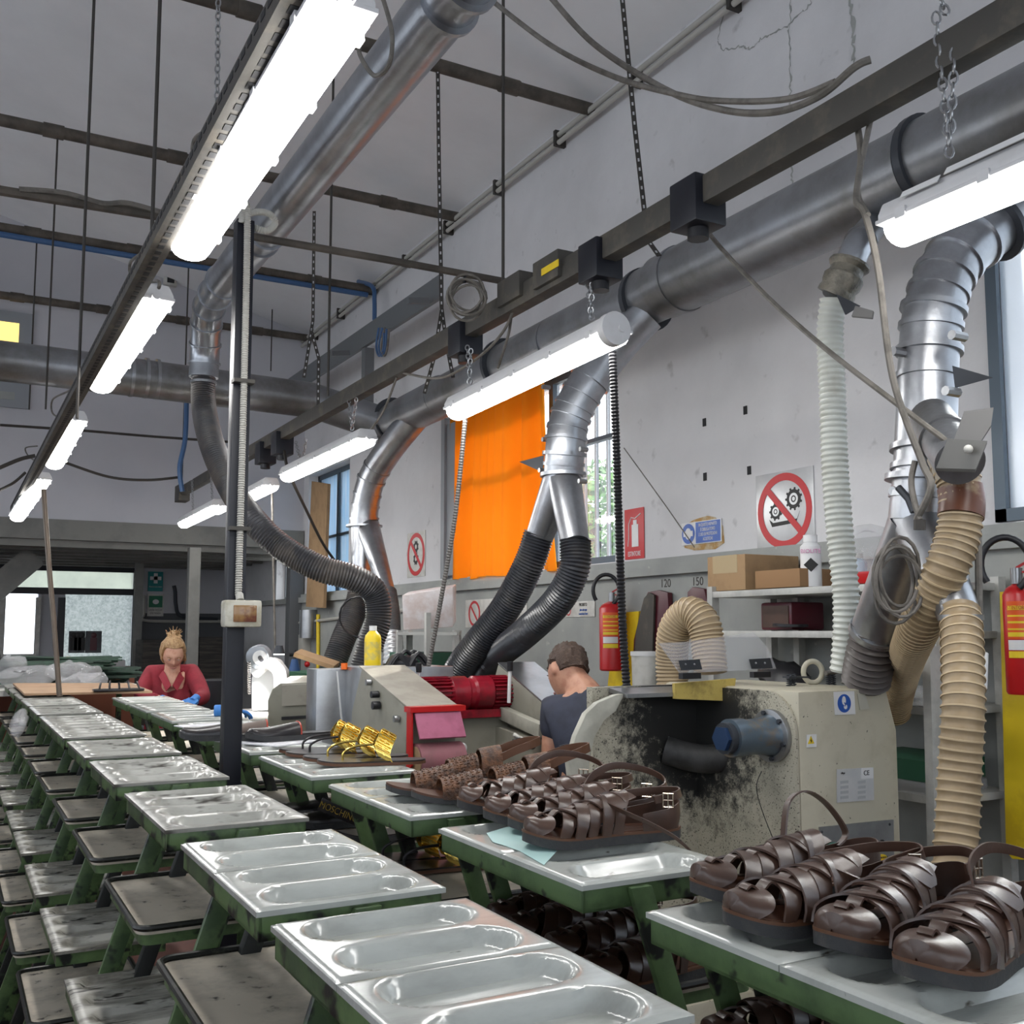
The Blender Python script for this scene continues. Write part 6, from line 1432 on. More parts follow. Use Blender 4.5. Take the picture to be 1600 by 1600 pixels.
simple('burgundy_pad', MB().prism(P_, (.03, 0, 0)), m_burg, 'tall burgundy padded board leaning beside the middle extinguisher', 'pad', 'burgundy pads on the dado', bevel=.004)
P_ = [at(x, y, X=W - .085) for x, y in ((988, 1055), (994, 985), (1006, 935), (1014, 926), (1022, 930), (1018, 1055))]
simple('grey_board', MB().prism(P_, (.012, 0, 0)), m_beam, 'dusty grey board in front of the tall burgundy pad', 'board')
simple('burgundy_pad', MB().prism([at(x, y, X=W - .06) for x, y in ((1072, 975), (1074, 925), (1082, 917), (1100, 920), (1105, 940), (1105, 975))], (.03, 0, 0)), m_burg, 'small burgundy pad left of the shelving', 'pad', 'burgundy pads on the dado', bevel=.004)
q = at(1007, 1072, X=2.85); t = thing('white_bucket', 'white plastic bucket with lid behind the near machine', 'bucket', q); k = (q - V(0, 0, EYE)).dot(FW) / 1610; hz = at(1007, 1018, X=2.85).z
obj('bucket_body', MB().tube([V(q.x, q.y, q.z - .12), V(q.x, q.y, hz - .02)], [18 * k, 20 * k], 28), m_offwhite, t); obj('bucket_lid', MB().tube([V(q.x, q.y, hz - .02), V(q.x, q.y, hz)], 21.5 * k, 28), m_white, t)
simple('side_cabinet', MB().box(2.62, 3.1, q.y - .25, q.y + .25, 0, q.z - .121), m_olive, 'olive cabinet under the white bucket', 'cabinet')
for x, y, s_ in ((1040, 912, '120'), (1090, 909, '150')):
    t = thing('painted_number', ('black hand painted number 120 above the tall burgundy pad', 'black hand painted number 150 above the small burgundy pad')[s_ == '150'], 'writing', at(x, y, X=W - .031)); text(s_, .06, at(x, y, X=W - .0305), V(0, -1, 0), ZD, m_rod, t, 'number')

# ------------------------------------------------------------------ signs on the right wall
YD = V(0, -1, 0)
def wallsign(name, px, label, mat, X=W - .002, t=.004, cat='sign'):
    P_ = [at(x, y, X=X) for x, y in px]; c_ = sum(P_, Vector()) / 4
    yy = [p.y for p in P_]; z_ = [p.z for p in P_]; y0, y1 = (P_[0].y + P_[3].y) / 2, (P_[1].y + P_[2].y) / 2; z0, z1 = (z_[2] + z_[3]) / 2, (z_[0] + z_[1]) / 2
    c_ = V(X - t, (y0 + y1) / 2, (z0 + z1) / 2); r_ = thing(name, label, cat, V(X - t, c_.y, z0))
    obj('panel', MB().box(X - t, X - .0005, min(y0, y1), max(y0, y1), z0, z1), mat, r_, bevel=.001)
    return r_, c_, abs(y0 - y1), z1 - z0
def barred(r_, c_, rad, gears=True):
    w2 = rad * .17
    obj('red_ring', disc(c_ + V(-.0005, 0, 0), YD, ZD, rad, .0015, 48, rad * .80), m_signred, r_)
    d = (YD + -ZD).normalized(); n_ = (YD + ZD).normalized()
    obj('red_bar', MB().obox(c_ + V(-.0022, 0, 0), d * rad * .82, n_ * rad * .09, V(.0005, 0, 0)), m_signred, r_)
r_, c, w_, h_ = wallsign('prohibition_sign', ((1183, 743), (1273, 728), (1273, 855), (1183, 865)), 'large square sign with red barred circle over two gears and an oiler tray', m_alu)
barred(r_, c, min(w_, h_) * .475)
rr = min(w_, h_)
for (dy, dz, rg, tn) in ((-.15, .0, .095, 9), (.17, .13, .12, 11)):
    gc = c + YD * rr * dy + ZD * rr * dz
    obj('gear_symbol', MB().prism(gear_poly(gc + V(-.0006, 0, 0), YD, ZD, rr * rg, tn), (-.0007, 0, 0)), m_signblack, r_, smooth=False); obj('gear_centre', disc(gc + V(-.0014, 0, 0), YD, ZD, rr * rg * .62, .0004), m_alu, r_); obj('gear_spiral', disc(gc + V(-.0019, 0, 0), YD, ZD, rr * rg * .36, .0004, 20, rr * rg * .22), m_signblack, r_)
obj('tray_symbol', MB().prism([c + YD * rr * a_ + ZD * rr * b_ + V(-.0006, 0, 0) for a_, b_ in ((-.27, -.09), (-.22, -.19), (.20, -.17), (.27, -.03), (.22, -.12), (-.20, -.14))], (-.0007, 0, 0)), m_signblack, r_, smooth=False)
r_, c, w_, h_ = wallsign('prohibition_sign', ((637, 833), (665, 829), (665, 900), (637, 903)), 'white sign with red barred circle over gears, left of the orange curtain', m_offwhite)
barred(r_, c, min(w_, h_) * .48); rr = min(w_, h_)
for dz in (.17, -.10):
    obj('gear_symbol', MB().prism(gear_poly(c + ZD * rr * dz + V(-.0006, 0, 0), YD, ZD, rr * .12, 8), (-.0007, 0, 0)), m_signblack, r_, smooth=False); obj('gear_centre', disc(c + ZD * rr * dz + V(-.0014, 0, 0), YD, ZD, rr * .05, .0004), m_offwhite, r_)
r_, c, w_, h_ = wallsign('extinguisher_sign', ((977, 797), (1007, 792), (1007, 872), (977, 875)), 'red ESTINTORE sign with a white extinguisher drawing', m_signred)
text('ESTINTORE', h_ * .135, c + V(-.001, 0, -h_ * .40), YD, ZD, m_white, r_, font_sx=.62)
ec = c + V(-.001, 0, 0) + YD * .01
obj('extinguisher_symbol', MB().box(ec.x - .001, ec.x, ec.y - w_ * .17, ec.y + w_ * .17, ec.z - h_ * .26, ec.z + h_ * .18).box(ec.x - .001, ec.x, ec.y - w_ * .09, ec.y + w_ * .09, ec.z + h_ * .18, ec.z + h_ * .27).tube([ec + YD * -w_ * a_ + ZD * h_ * b_ for a_, b_ in ((0, .30), (.2, .33), (.33, .2), (.34, -.1), (.38, -.24))], .003, 6).tube([ec + YD * w_ * .0 + ZD * h_ * .30, ec + YD * w_ * .3 + ZD * h_ * .38], .003, 6), m_white, r_, smooth=False)
r_, c, w_, h_ = wallsign('ear_protection_sign', ((1066, 818), (1128, 810), (1128, 846), (1066, 853)), 'blue and white ear protection sign on a stained wall patch', m_white, W - .006)
obj('blue_field', MB().box(c.x - .001, c.x, c.y - w_ * .48, c.y + w_ * .13, c.z - h_ * .46, c.z + h_ * .46), m_blue, r_)
hc = c + YD * -w_ * .32 + V(-.001, 0, 0); obj('blue_disc', disc(hc, YD, ZD, h_ * .45, .0008), m_blue, r_); obj('head_symbol', MB().ball(hc + V(-.001, 0, 0), h_ * .26, 14, (.03, .85, 1)).box(hc.x - .002, hc.x - .001, hc.y - h_ * .33, hc.y - h_ * .20, hc.z - h_ * .12, hc.z + h_ * .12).box(hc.x - .002, hc.x - .001, hc.y + h_ * .20, hc.y + h_ * .33, hc.z - h_ * .12, hc.z + h_ * .12), m_white, r_)
for i, s_ in enumerate(('IN QUESTO REPARTO', "\u00c8 OBBLIGATORIO", "L'USO DI PROTEZIONI", 'ACUSTICHE')):
    text(s_, h_ * .20, c + YD * w_ * .175 + V(-.0015, 0, h_ * (.32 - .21 * i)), YD, ZD, m_white, r_, font_sx=.62)
P_ = [at(x, y, X=W - .001) for x, y in ((1068, 822), (1085, 812), (1105, 806), (1118, 808), (1130, 822), (1132, 848), (1118, 858), (1085, 860), (1070, 856))]
simple('wall_stain', MB().prism(P_, (-.002, 0, 0)), M('old_glue', (.42, .24, .07), .7, 0, (.55, .45, .3), 14), 'brown glue stain around the blue ear protection sign', 'stain')
r_, c, w_, h_ = wallsign('safety_notice', ((884, 942), (930, 937), (930, 962), (884, 966)), 'small white PROIBITO notice on the dado behind the hoses', m_offwhite, W - .032)
text('PROIBITO', h_ * .3, c + YD * w_ * .12 + V(-.001, 0, h_ * .27), YD, ZD, m_rod, r_, font_sx=.7)
text('pulire e oliare organi', h_ * .2, c + YD * w_ * .13 + V(-.001, 0, -h_ * .05), YD, ZD, m_blue, r_, font_sx=.5); text('in moto durante il lavoro', h_ * .2, c + YD * w_ * .13 + V(-.001, 0, -h_ * .3), YD, ZD, m_blue, r_, font_sx=.5)
obj('red_ring', disc(c + YD * -w_ * .38 + V(-.001, 0, -h_ * .1), YD, ZD, h_ * .3, .0006, 24, h_ * .22), m_signred, r_)
r_, c, w_, h_ = wallsign('prohibition_sign', ((728, 940), (824, 930), (824, 975), (728, 985)), 'white sign with red barred circle half hidden behind the black ribbed hoses', m_offwhite, W - .032)
barred(r_, c + YD * -w_ * .34, h_ * .46)
r_, c, w_, h_ = wallsign('warning_sign', ((1590, 816), (1640, 808), (1640, 850), (1590, 856)), 'white edged red sign at the right edge under the window', m_white, W - .002)
obj('red_field', MB().box(c.x - .001, c.x, c.y - w_ * .42, c.y + w_ * .42, c.z - h_ * .4, c.z + h_ * .4), m_signred, r_)
# signs in the room behind
def backsign(name, px, label, mat, Y=YB - .03):
    a_ = at(px[0], px[1], Y=Y); b_ = at(px[2], px[3], Y=Y); r2 = thing(name, label, 'sign', V((a_.x + b_.x) / 2, Y, b_.z)); obj('panel', MB().box(a_.x, b_.x, Y - .006, Y + .0295, b_.z, a_.z), mat, r2)
    return r2, V((a_.x + b_.x) / 2, Y - .007, (a_.z + b_.z) / 2), b_.x - a_.x, a_.z - b_.z
r_, c, w_, h_ = backsign('first_aid_sign', (232, 893, 254, 924), 'green first aid sign with a white cross in the back room', m_teal)
obj('cross_symbol', MB().box(c.x - w_ * .38, c.x + w_ * .38, c.y - .003, c.y, c.z + h_ * .07, c.z + h_ * .25).box(c.x - w_ * .13, c.x + w_ * .13, c.y - .003, c.y, c.z - h_ * .10, c.z + h_ * .42), m_white, r_); text('PRONTO SOCCORSO', h_ * .09, c + V(0, 0, -h_ * .28), XD, ZD, m_white, r_, font_sx=.7)
r_, c, w_, h_ = backsign('first_aid_sign', (231, 928, 255, 963), 'white sign with a green pictogram below the first aid cross', m_offwhite)
obj('green_field', MB().box(c.x - w_ * .42, c.x + w_ * .42, c.y - .002, c.y, c.z - h_ * .10, c.z + h_ * .42), M('sign_green', (.01, .16, .08), .5), r_); obj('pictogram', MB().ball(c + V(0, -.003, h_ * .15), w_ * .2, 10, (1, .05, .8)), m_white, r_)
text('LAVA OCCHI', h_ * .12, c + V(0, -.001, -h_ * .22), XD, ZD, m_signblack, r_, font_sx=.8); text('EYE WASH', h_ * .12, c + V(0, -.001, -h_ * .37), XD, ZD, m_signblack, r_, font_sx=.8)
# eye wash pipe, wall pipe
simple('wall_pipe', cable_mb([at(x, y, Y=YB - .06) for x, y in ((272, 915), (274, 925), (275, 945), (280, 960), (300, 965), (340, 967))], .025), m_ring, 'dark curved pipe right of the first aid signs', 'pipe')
simple('wall_pipe', cable_mb([at(x, y, Y=YB - .06) for x, y in ((225, 930), (225, 958), (232, 970), (350, 971))], .02), m_conduit, 'pale pipe bending under the first aid signs', 'pipe')
# posters on the frosted door
for k, (x0, x1) in enumerate(((108, 132), (134, 158))):
    a_ = at(x0, 986, Y=YB - .01); b_ = at(x1, 1020, Y=YB - .01); t = thing('poster', ('left', 'right')[k] + ' small dark picture sheet taped on the frosted door', 'poster', V((a_.x + b_.x) / 2, YB - .01, b_.z), 'picture sheets on the door')
    obj('sheet', MB().box(a_.x, b_.x, YB - .014, YB + .006, b_.z, a_.z), M('poster_grey', (.13, .14, .15), .6, 0, (.08, .085, .09), 4), t)
    for j in range((3, 1)[k]): q = V(a_.x + (b_.x - a_.x) * ((.3 + .25 * j) if k == 0 else .5), YB - .016, b_.z); obj('figure_shape', MB().ball(q + V(0, 0, .22), .035, 8, (1, .1, 1)).box(q.x - .04, q.x + .04, q.y - .002, q.y, q.z + .03, q.z + .19), m_signblack if k == 0 else m_burg, t)
# crates and dark furniture in the back room
def crate(px, Y, z1y, label, mat, n=1):
    a_ = at(px[0], 1050, Y=Y); b_ = at(px[1], 1050, Y=Y); zt2 = at(px[0], z1y, Y=Y).z
    simple('crate_stack', MB().box(a_.x, b_.x, Y, Y + .5, 0, zt2), mat, label, 'crates', bevel=.01)
m_crate = M('dark_crates', (.05, .042, .035), .8, 0, (.022, .02, .018), 3, (.45, .55), stretch=(1, 1, 14))
crate((222, 290), 11.9, 1000, 'dark stack of crates behind the person in red', m_crate); crate((311, 350), 11.9, 995, 'dark stack of crates right of the pale post', m_crate)
simple('dark_drum', MB().tube([V(at(340, 1100, D=8.2).x, at(340, 1100, D=8.2).y, 0), at(340, 1062, D=8.2)], .16, 24), m_black, 'black round container right of the person in red', 'container')
simple('white_box', MB().box(at(146, 1030, Y=9.6).x, at(170, 1030, Y=9.6).x, 9.6, 9.9, at(150, 1045, Y=9.6).z, at(150, 1027, Y=9.6).z), m_offwhite, 'white carton in front of the frosted door', 'box', 'boxes by the door')
simple('white_box', MB().box(at(172, 1033, Y=9.6).x, at(196, 1033, Y=9.6).x, 9.6, 9.9, at(150, 1045, Y=9.6).z, at(150, 1032, Y=9.6).z), MATS['grey_rail'], 'low grey carton right of the white carton by the door', 'box', 'boxes by the door')
zz_ = at(150, 1045, Y=9.6).z; simple('rear_bench', MB().box(-.6, at(205, 1045, Y=9.6).x, 9.4, 10.1, 0, zz_ - .001), MATS['door_wood'], 'reddish brown bench in front of the frosted door', 'bench')

# ------------------------------------------------------------------ people
def skinmesh(P, E, R, sub=2):
    me = bpy.data.meshes.new('t'); me.from_pydata([Vector(p) for p in P], E, []); o = bpy.data.objects.new('t', me); COL.objects.link(o)
    sm = o.modifiers.new('s', 'SKIN'); 
    for i, r_ in enumerate(R):
        sv = me.skin_vertices[0].data[i]; sv.radius = r_ if isinstance(r_, tuple) else (r_, r_); sv.use_root = (i == 0)
    sb = o.modifiers.new('b', 'SUBSURF'); sb.levels = sub
    dg = bpy.context.evaluated_depsgraph_get(); m2 = bpy.data.meshes.new_from_object(o.evaluated_get(dg))
    mb = MB().add([v.co.copy() for v in m2.vertices], [tuple(p.vertices) for p in m2.polygons]); bpy.data.objects.remove(o); return mb
def biggest(mb):
    par = list(range(len(mb.v)))
    def fd_(a):
        while par[a] != a: par[a] = par[par[a]]; a = par[a]
        return a
    for f in mb.f:
        r0 = fd_(f[0])
        for k_ in f[1:]: par[fd_(k_)] = r0
    cnt = {}
    for i in range(len(mb.v)): r0 = fd_(i); cnt[r0] = cnt.get(r0, 0) + 1
    best = max(cnt, key=cnt.get); mp = {}; out = MB()
    for i, v in enumerate(mb.v):
        if fd_(i) == best: mp[i] = len(out.v); out.v.append(v)
    out.f = [tuple(mp[k_] for k_ in f) for f in mb.f if f[0] in mp]; return out
def fuse(mb, vox=.007):
    me = bpy.data.meshes.new('t'); me.from_pydata(mb.v, [], mb.f); bm = bmesh.new(); bm.from_mesh(me); bmesh.ops.recalc_face_normals(bm, faces=bm.faces); bm.to_mesh(me); bm.free()
    o = bpy.data.objects.new('t', me); COL.objects.link(o)
    rm = o.modifiers.new('r', 'REMESH'); rm.mode = 'VOXEL'; rm.voxel_size = vox; s_ = o.modifiers.new('k', 'SMOOTH'); s_.iterations = 3; s_.factor = .5
    dg = bpy.context.evaluated_depsgraph_get(); m2 = bpy.data.meshes.new_from_object(o.evaluated_get(dg))
    out = MB().add([v.co.copy() for v in m2.vertices], [tuple(p.vertices) for p in m2.polygons]); bpy.data.objects.remove(o); return biggest(out)
def head_mb(c, face, up_, s=1.0, female=False):
    """head centred at c, looking along face"""
    f_ = Vector(face).normalized(); u_ = Vector(up_); u_ = (u_ - f_ * u_.dot(f_)).normalized(); r2 = f_.cross(u_)
    mb = MB(); n = 36; h = 28; vs = []; fs_ = []
    for i in range(h + 1):
        a_ = PI * i / h
        for j in range(n):
            b_ = 2 * PI * j / n; x = math.sin(a_) * math.cos(b_); y = math.sin(a_) * math.sin(b_); z = math.cos(a_)   # y = forward
            X_, Y_, Z_ = x * .074, y * .094, z * .118
            if z < 0: X_ *= 1 - .38 * (-z) ** 1.3; Y_ *= 1 - .12 * (-z); Y_ += .012 * (-z)
            if y > 0:
                g_ = lambda cx_, cz_, sx_, sz_: math.exp(-((X_ - cx_) / sx_) ** 2 - ((Z_ - cz_) / sz_) ** 2)
                Y_ += .024 * g_(0, -.018, .010, .016) + .012 * g_(0, .004, .008, .02) - .012 * (g_(.031, .010, .016, .012) + g_(-.031, .010, .016, .012))
                Y_ += .006 * g_(0, .032, .05, .010) + .007 * g_(0, -.050, .020, .006) + .006 * g_(0, -.060, .018, .006) - .004 * g_(0, -.0555, .022, .0025) + .010 * g_(0, -.088, .022, .014)
            else: Y_ *= 1.05 if z > -.3 else 1.0
            vs.append(Vector(c) + (r2 * X_ + f_ * Y_ + u_ * Z_) * s)
    for i in range(h):
        for j in range(n): fs_.append((i * n + j, (i + 1) * n + j, (i + 1) * n + (j + 1) % n, i * n + (j + 1) % n))
    mb.add(vs, fs_)
    for q in (-1, 1):
        ec_ = Vector(c) + (r2 * .073 * q + f_ * -.008 + u_ * -.004) * s; R3 = Matrix((r2, f_, u_)).transposed()
        mb.ball(ec_, 1, 14, (.010 * s, .018 * s, .031 * s), R3)
    return mb, f_, u_, r2
def face_parts(root, c, f_, u_, r2, s, hair):
    for q in (-1, 1):
        e_ = Vector(c) + (r2 * .031 * q + f_ * .076 + u_ * .008) * s
        obj('eye', MB().ball(e_, .011 * s, 10), m_white, root); obj('eyelid', MB().ball(e_ + f_ * .0015 + u_ * .003, .0118 * s, 10, (1, 1, .75)), m_skin, root)
        obj('eyebrow', MB().tube([e_ + (r2 * -.014 * q + u_ * .014 + f_ * .010) * s, e_ + (r2 * .002 * q + u_ * .018 + f_ * .010) * s, e_ + (r2 * .016 * q + u_ * .013 + f_ * .003) * s], .0025 * s, 6), hair, root)
    obj('lips', MB().tube([Vector(c) + (r2 * .020 * k_ + f_ * (.098 - .012 * k_ * k_) + u_ * (-.056)) * s for k_ in (-1, -.5, 0, .5, 1)], .0038 * s, 8), M('lips', (.45, .17, .14), .45), root)
def hand_mb(wr, dirv, palm, s=1.0, curl=.6, thumb=1):
    """wrist point, finger direction, palm normal"""
    d = Vector(dirv).normalized(); p = Vector(palm); p = (p - d * p.dot(d)).normalized(); x = d.cross(p)
    out = skinmesh([wr - d * .02, wr + d * .03 * s, wr + d * .07 * s], [(0, 1), (1, 2)], [(.022 * s, .026 * s), (.016 * s, .036 * s), (.013 * s, .038 * s)], 1)
    pm = MB().obox(wr + d * .045 * s, d * .04 * s, x * .036 * s, p * .012 * s)
    out = MB().merge(pm)
    out.tube([wr - d * .03 * s, wr + d * .02 * s], [.026 * s, .026 * s], 12)
    for k_, (off, L_) in enumerate(((-.027, .062), (-.009, .072), (.009, .068), (.027, .052))):
        b_ = wr + d * .078 * s + x * off * s; pts = [b_ - d * .02]; a_ = 0; q = b_
        for seg in (.42, .32, .26):
            a_ += curl * (.6 + .15 * k_); dd = d * math.cos(a_) + p * math.sin(a_); q2 = q + dd * L_ * seg * s; pts += [q2]; q = q2
        out.merge(MB().tube(crom(pts, 4), [.0095 * s * (1 - .25 * i / 12) for i in range(13)], 10)); out.ball(q, .0073 * s, 8)
    tb = wr + d * .015 * s + x * -.030 * s * thumb; out.tube(crom([tb, tb + (d * .03 - x * .026 * thumb + p * .008) * s, tb + (d * .055 - x * .030 * thumb + p * .022) * s], 5), [.0115 * s] * 6 + [.010 * s] * 5, 10); out.ball(tb + (d * .055 - x * .030 * thumb + p * .022) * s, .0098 * s, 8)
    return out

# --- person in the red smock
wc_ = at(270, 1022, D=7.15); gx, gy = wc_.x, wc_.y; gh = wc_.z
toC = (V(0, 0, 0) - V(gx, gy, 0)).normalized(); sx = V(-toC.y, toC.x, 0); sx = sx if sx.dot(RT) > 0 else -sx   # sx: to the right in the photo
nk = wc_ - V(0, 0, .13) + toC * -.02
pel = V(gx, gy, .83) - toC * .14; ch = V(gx, gy, gh - .22) - toC * .06
woman = thing('person', 'person in a red work smock and blue gloves bending over the far racks', 'person', (gx, gy, 0))
LS = at(234, 1052, D=7.2); RS = at(301, 1050, D=7.2)
LH = at(256, 1094, D=6.78); RH = at(304, 1094, D=6.80)
LE = at(219, 1092, D=7.0); RE = at(318, 1090, D=7.0)
nodes = [pel, ch + V(0, 0, -.15), ch + V(0, 0, .05), nk - V(0, 0, .05), nk + V(0, 0, .03), wc_ - V(0, 0, .02),
         LS, LE, LH - toC * .05, RS, RE, RH - toC * .05,
         pel + sx * -.10 - V(0, 0, .06), pel + sx * -.12 - V(0, 0, .42), pel + sx * -.12 - V(0, 0, .76), pel + sx * -.12 - V(0, 0, .79) + toC * .14,
         pel + sx * .10 - V(0, 0, .06), pel + sx * .12 - V(0, 0, .42), pel + sx * .12 - V(0, 0, .76), pel + sx * .12 - V(0, 0, .79) + toC * .14]
edges = [(0, 1), (1, 2), (2, 3), (3, 4), (4, 5), (2, 6), (6, 7), (7, 8), (2, 9), (9, 10), (10, 11), (0, 12), (12, 13), (13, 14), (14, 15), (0, 16), (16, 17), (17, 18), (18, 19)]
radii = [(.13, .11), (.12, .10), (.115, .068), (.058, .055), (.05, .05), (.05, .05), .045, .036, .03, .045, .036, .03, .09, .06, .04, .035, .09, .06, .04, .035]
bmb = skinmesh(nodes, edges, radii); bmb.tube([nk - V(0, 0, .10), nk, wc_ - V(0, 0, .04)], [.07, .055, .05], 16); fd = (toC + V(0, 0, -.62) + sx * .12).normalized(); hm, hf, hu, hr = head_mb(wc_, fd, V(0, 0, 1), .98, True); bmb.merge(hm)
body = obj('body', fuse(bmb), m_skin, woman)
face_parts(woman, wc_, hf, hu, hr, .98, m_blond)
nodes2 = [pel - V(0, 0, .06), ch + V(0, 0, -.17), ch + V(0, 0, .0), nk - V(0, 0, .055), LS + V(0, 0, -.005), LE, LE.lerp(LH, .75), RS + V(0, 0, -.005), RE, RE.lerp(RH, .75)]
smb = skinmesh(nodes2, [(0, 1), (1, 2), (2, 3), (2, 4), (4, 5), (5, 6), (2, 7), (7, 8), (8, 9)], [(.18, .14), (.165, .13), (.185, .13), (.085, .07), .076, .058, .046, .072, .058, .046])
obj('smock', fuse(smb, .009), m_smock, woman)
for q in (-1, 1):
    cl = [nk + sx * .075 * q + V(0, 0, .0) - toC * .02, nk + sx * .055 * q + toC * .065 - V(0, 0, .03), nk + sx * .02 * q + toC * .125 - V(0, 0, .10)]
    obj('collar', MB().ribbon(crom(cl, 5), [V(0, 0, -1) + sx * q * .8] * 11, .05, .006), m_smock, woman)
for k_ in range(2): obj('button', MB().ball(nk + toC * (.155 + .01 * k_) - V(0, 0, .17 + .09 * k_), .008, 8), m_white, woman)
hmb = MB().ball(wc_ + hf * -.012 + hu * .018, 1, 26, (.088, .104, .114), Matrix((hr, hf, hu)).transposed())
keep = MB(); 
for v in hmb.v:
    d_ = v - wc_
    if d_.dot(hf) > .045 and d_.dot(hu) < .072: v -= hf * (d_.dot(hf) - .03) * .9
    v += (v - wc_).normalized() * mnoise.noise(v * 45) * .010
obj('hair', hmb, m_blond, woman)
bun = wc_ + hu * .10 - hf * .055; mb = MB().ball(bun, .048, 16)
for v in mb.v: v += (v - bun) * mnoise.noise(v * 60) * .6
rnd = random.Random(8)
for k_ in range(16):
    d_ = V(rnd.uniform(-1, 1), rnd.uniform(-1, 1), rnd.uniform(.3, 1.4)).normalized(); mb.tube([bun + d_ * .03, bun + d_ * .07 + V(0, 0, .01)], [.005, .0015], 5)
mb.tube(crom([wc_ - hr * .07 + hu * .02, wc_ - hr * .085 - hu * .05, wc_ - hr * .078 - hu * .10], 5), [.012] * 6 + [.004] * 5, 6)
obj('hair_bun', mb, m_blond, woman, label='messy blond bun')
obj('glove', fuse(hand_mb(LH - toC * .05, toC + sx * .5 - V(0, 0, .15), V(0, 0, -1), 1.08, .5, -1), .004), m_glove, woman, label='light blue glove'); obj('glove', fuse(hand_mb(RH - toC * .05, toC * .6 - sx * .5 - V(0, 0, .45), V(0, 0, -1) - sx * .3, 1.08, .65, 1), .004), m_glove, woman, label='light blue glove')
obj('apron', MB().prism([pel + toC * .17 + sx * .17 + V(0, 0, .1), pel + toC * .17 - sx * .17 + V(0, 0, .1), pel + toC * .2 - sx * .2 - V(0, 0, .4), pel + toC * .2 + sx * .2 - V(0, 0, .4)], toC * .008), m_smock, woman)
tr_ = skinmesh([pel, nodes[12], nodes[13], nodes[14], nodes[16], nodes[17], nodes[18]], [(0, 1), (1, 2), (2, 3), (0, 4), (4, 5), (5, 6)], [.15, .105, .08, .065, .105, .08, .065]); obj('trousers', tr_, m_jeans, woman)
for i_ in (14, 18): obj('shoe', MB().ball(nodes[i_] + toC * .06 + V(0, 0, -.005), 1, 14, (.05, .13, .05), Matrix((sx, toC, V(0, 0, 1))).transposed()), m_black, woman)
simple('blue_glove', fuse(hand_mb(at(345, 1110, Z=TT + .02), sx, V(0, 0, -1), 1.0, .4), .005), m_glove, 'loose blue glove lying on the rack left of the black column', 'glove')

# --- person in the navy shirt, bending, seen from behind
mh = at(886, 1050, D=4.25)
Fd = (V(FW.x, FW.y, 0)).normalized(); Sx = RT.copy()
man = thing('person', 'bending person with short brown hair and navy T-shirt, seen from behind', 'person', (at(930, 1200, D=4.1).x, at(930, 1200, D=4.1).y, 0))
ng = at(912, 1080, D=4.17); LSm = at(868, 1112, D=4.2); RSm = at(972, 1096, D=4.1); LEm = at(862, 1185, D=4.12); LHm = at(852, 1235, D=4.25)
up1 = at(925, 1120, D=4.1); mid = at(932, 1180, D=4.05); pe = V(at(935, 1230, D=4.05).x, at(935, 1230, D=4.05).y, .88)
REm = at(1010, 1170, D=4.2); RHm = at(985, 1215, D=4.5)
lg = Fd
nodes = [pe, mid, up1, ng - V(0, 0, .01), mh.lerp(ng, .4), mh, LSm, LEm, LHm, RSm, REm, RHm,
         pe - Sx * .10 - V(0, 0, .06), pe - Sx * .13 - V(0, 0, .43), pe - Sx * .13 - V(0, 0, .82), pe - Sx * .13 - V(0, 0, .85) + Fd * .14, pe + Sx * .10 - V(0, 0, .06), pe + Sx * .13 - V(0, 0, .43), pe + Sx * .13 - V(0, 0, .82), pe + Sx * .13 - V(0, 0, .85) + Fd * .14]
radii = [(.15, .12), (.14, .11), (.16, .11), (.075, .07), .058, .055, .065, .045, .033, .065, .045, .033, .09, .065, .042, .036, .09, .065, .042, .036]
edges = [(0, 1), (1, 2), (2, 3), (3, 4), (4, 5), (2, 6), (6, 7), (7, 8), (2, 9), (9, 10), (10, 11), (0, 12), (12, 13), (13, 14), (14, 15), (0, 16), (16, 17), (17, 18), (18, 19)]
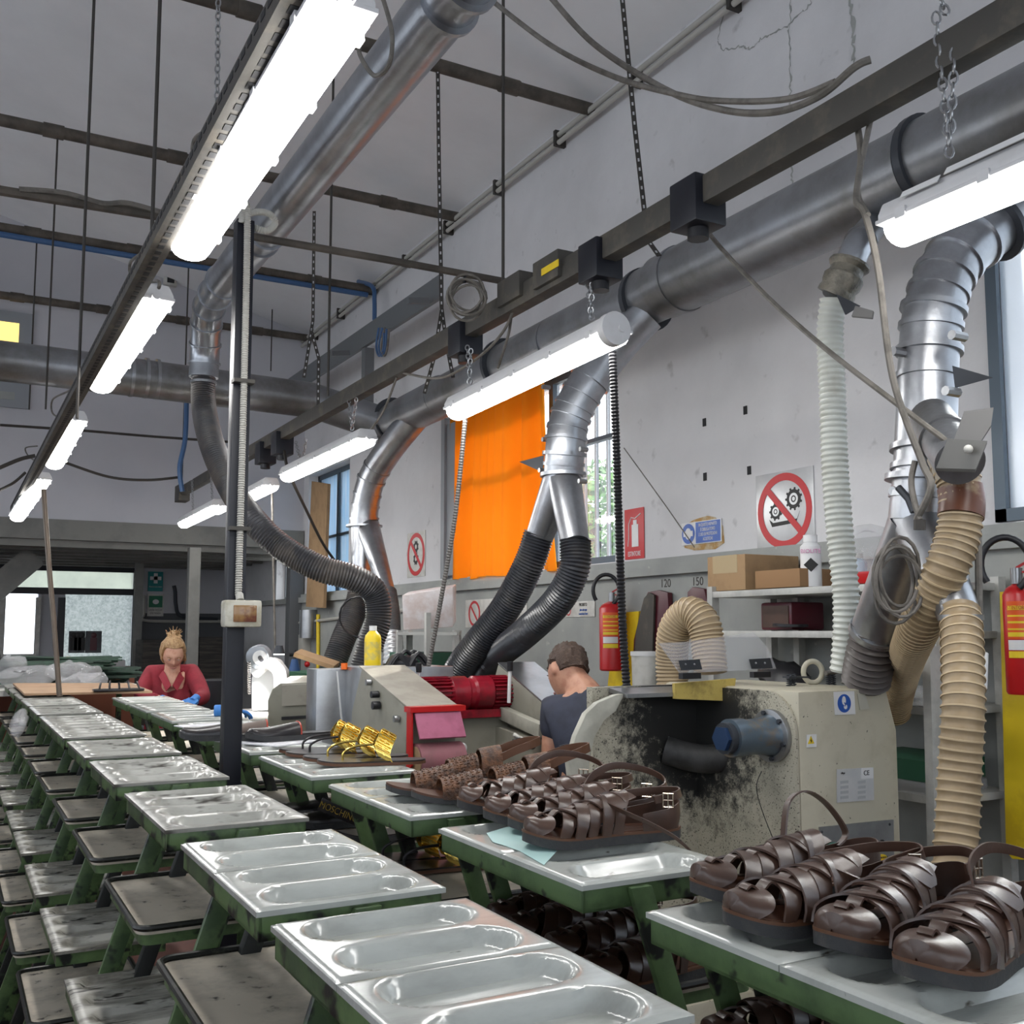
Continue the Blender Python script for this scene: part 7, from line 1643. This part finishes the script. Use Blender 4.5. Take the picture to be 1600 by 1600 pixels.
bmb = skinmesh(nodes, edges, radii); bmb.tube([up1.lerp(ng, .6), ng, mh.lerp(ng, .3)], [.08, .065, .055], 16); fd = (Fd * .75 - Sx * .55 - V(0, 0, .62)).normalized(); hm, hf, hu, hr = head_mb(mh, fd, V(0, 0, 1) + Fd * .5, .98); bmb.merge(hm)
for wr, d_ in ((LHm, (LHm - LEm)), (RHm, (RHm - REm))): bmb.merge(hand_mb(wr, d_, Fd, 1.05, .5))
obj('body', fuse(bmb, .006), m_tan, man)
face_parts(man, mh, hf, hu, hr, .98, m_brownhair)
hmb = MB().ball(mh - hf * .012 + hu * .022, 1, 40, (.080, .098, .104), Matrix((hr, hf, hu)).transposed())
for v in hmb.v:
    d_ = v - mh; a_ = d_.dot(hu); f2 = d_.dot(hf)
    if a_ < -.035: v += (mh - v) * .28            # short at the nape
    if f2 > .055 and a_ < .06: v -= hf * (f2 - .045)
    if abs(d_.dot(hr)) > .05 and f2 > -.03 and a_ < .02: v -= hr * (d_.dot(hr)) * .22
    v += (v - mh).normalized() * (mnoise.noise(v * 60) * .013 + mnoise.noise(v * 150) * .007)
obj('hair', hmb, m_brownhair, man)
nodes2 = [pe + V(0, 0, -.02), mid, up1 + V(0, 0, .0), ng + V(0, 0, -.035), LSm, LSm.lerp(LEm, .78), RSm, RSm.lerp(REm, .7)]
smb = skinmesh(nodes2, [(0, 1), (1, 2), (2, 3), (2, 4), (4, 5), (2, 6), (6, 7)], [(.175, .14), (.165, .135), (.185, .135), (.090, .08), .085, .075, .085, .075])
obj('t_shirt', fuse(smb, .008), m_tshirt, man)
obj('trousers', skinmesh([pe, nodes[12], nodes[13], nodes[14], nodes[16], nodes[17], nodes[18]], [(0, 1), (1, 2), (2, 3), (0, 4), (4, 5), (5, 6)], [.16, .11, .085, .07, .11, .085, .07]), m_jeans, man)
for i_ in (14, 18): obj('shoe', MB().ball(nodes[i_] + Fd * .06, 1, 14, (.05, .14, .055), Matrix((Sx, Fd, V(0, 0, 1))).transposed()), m_black, man)
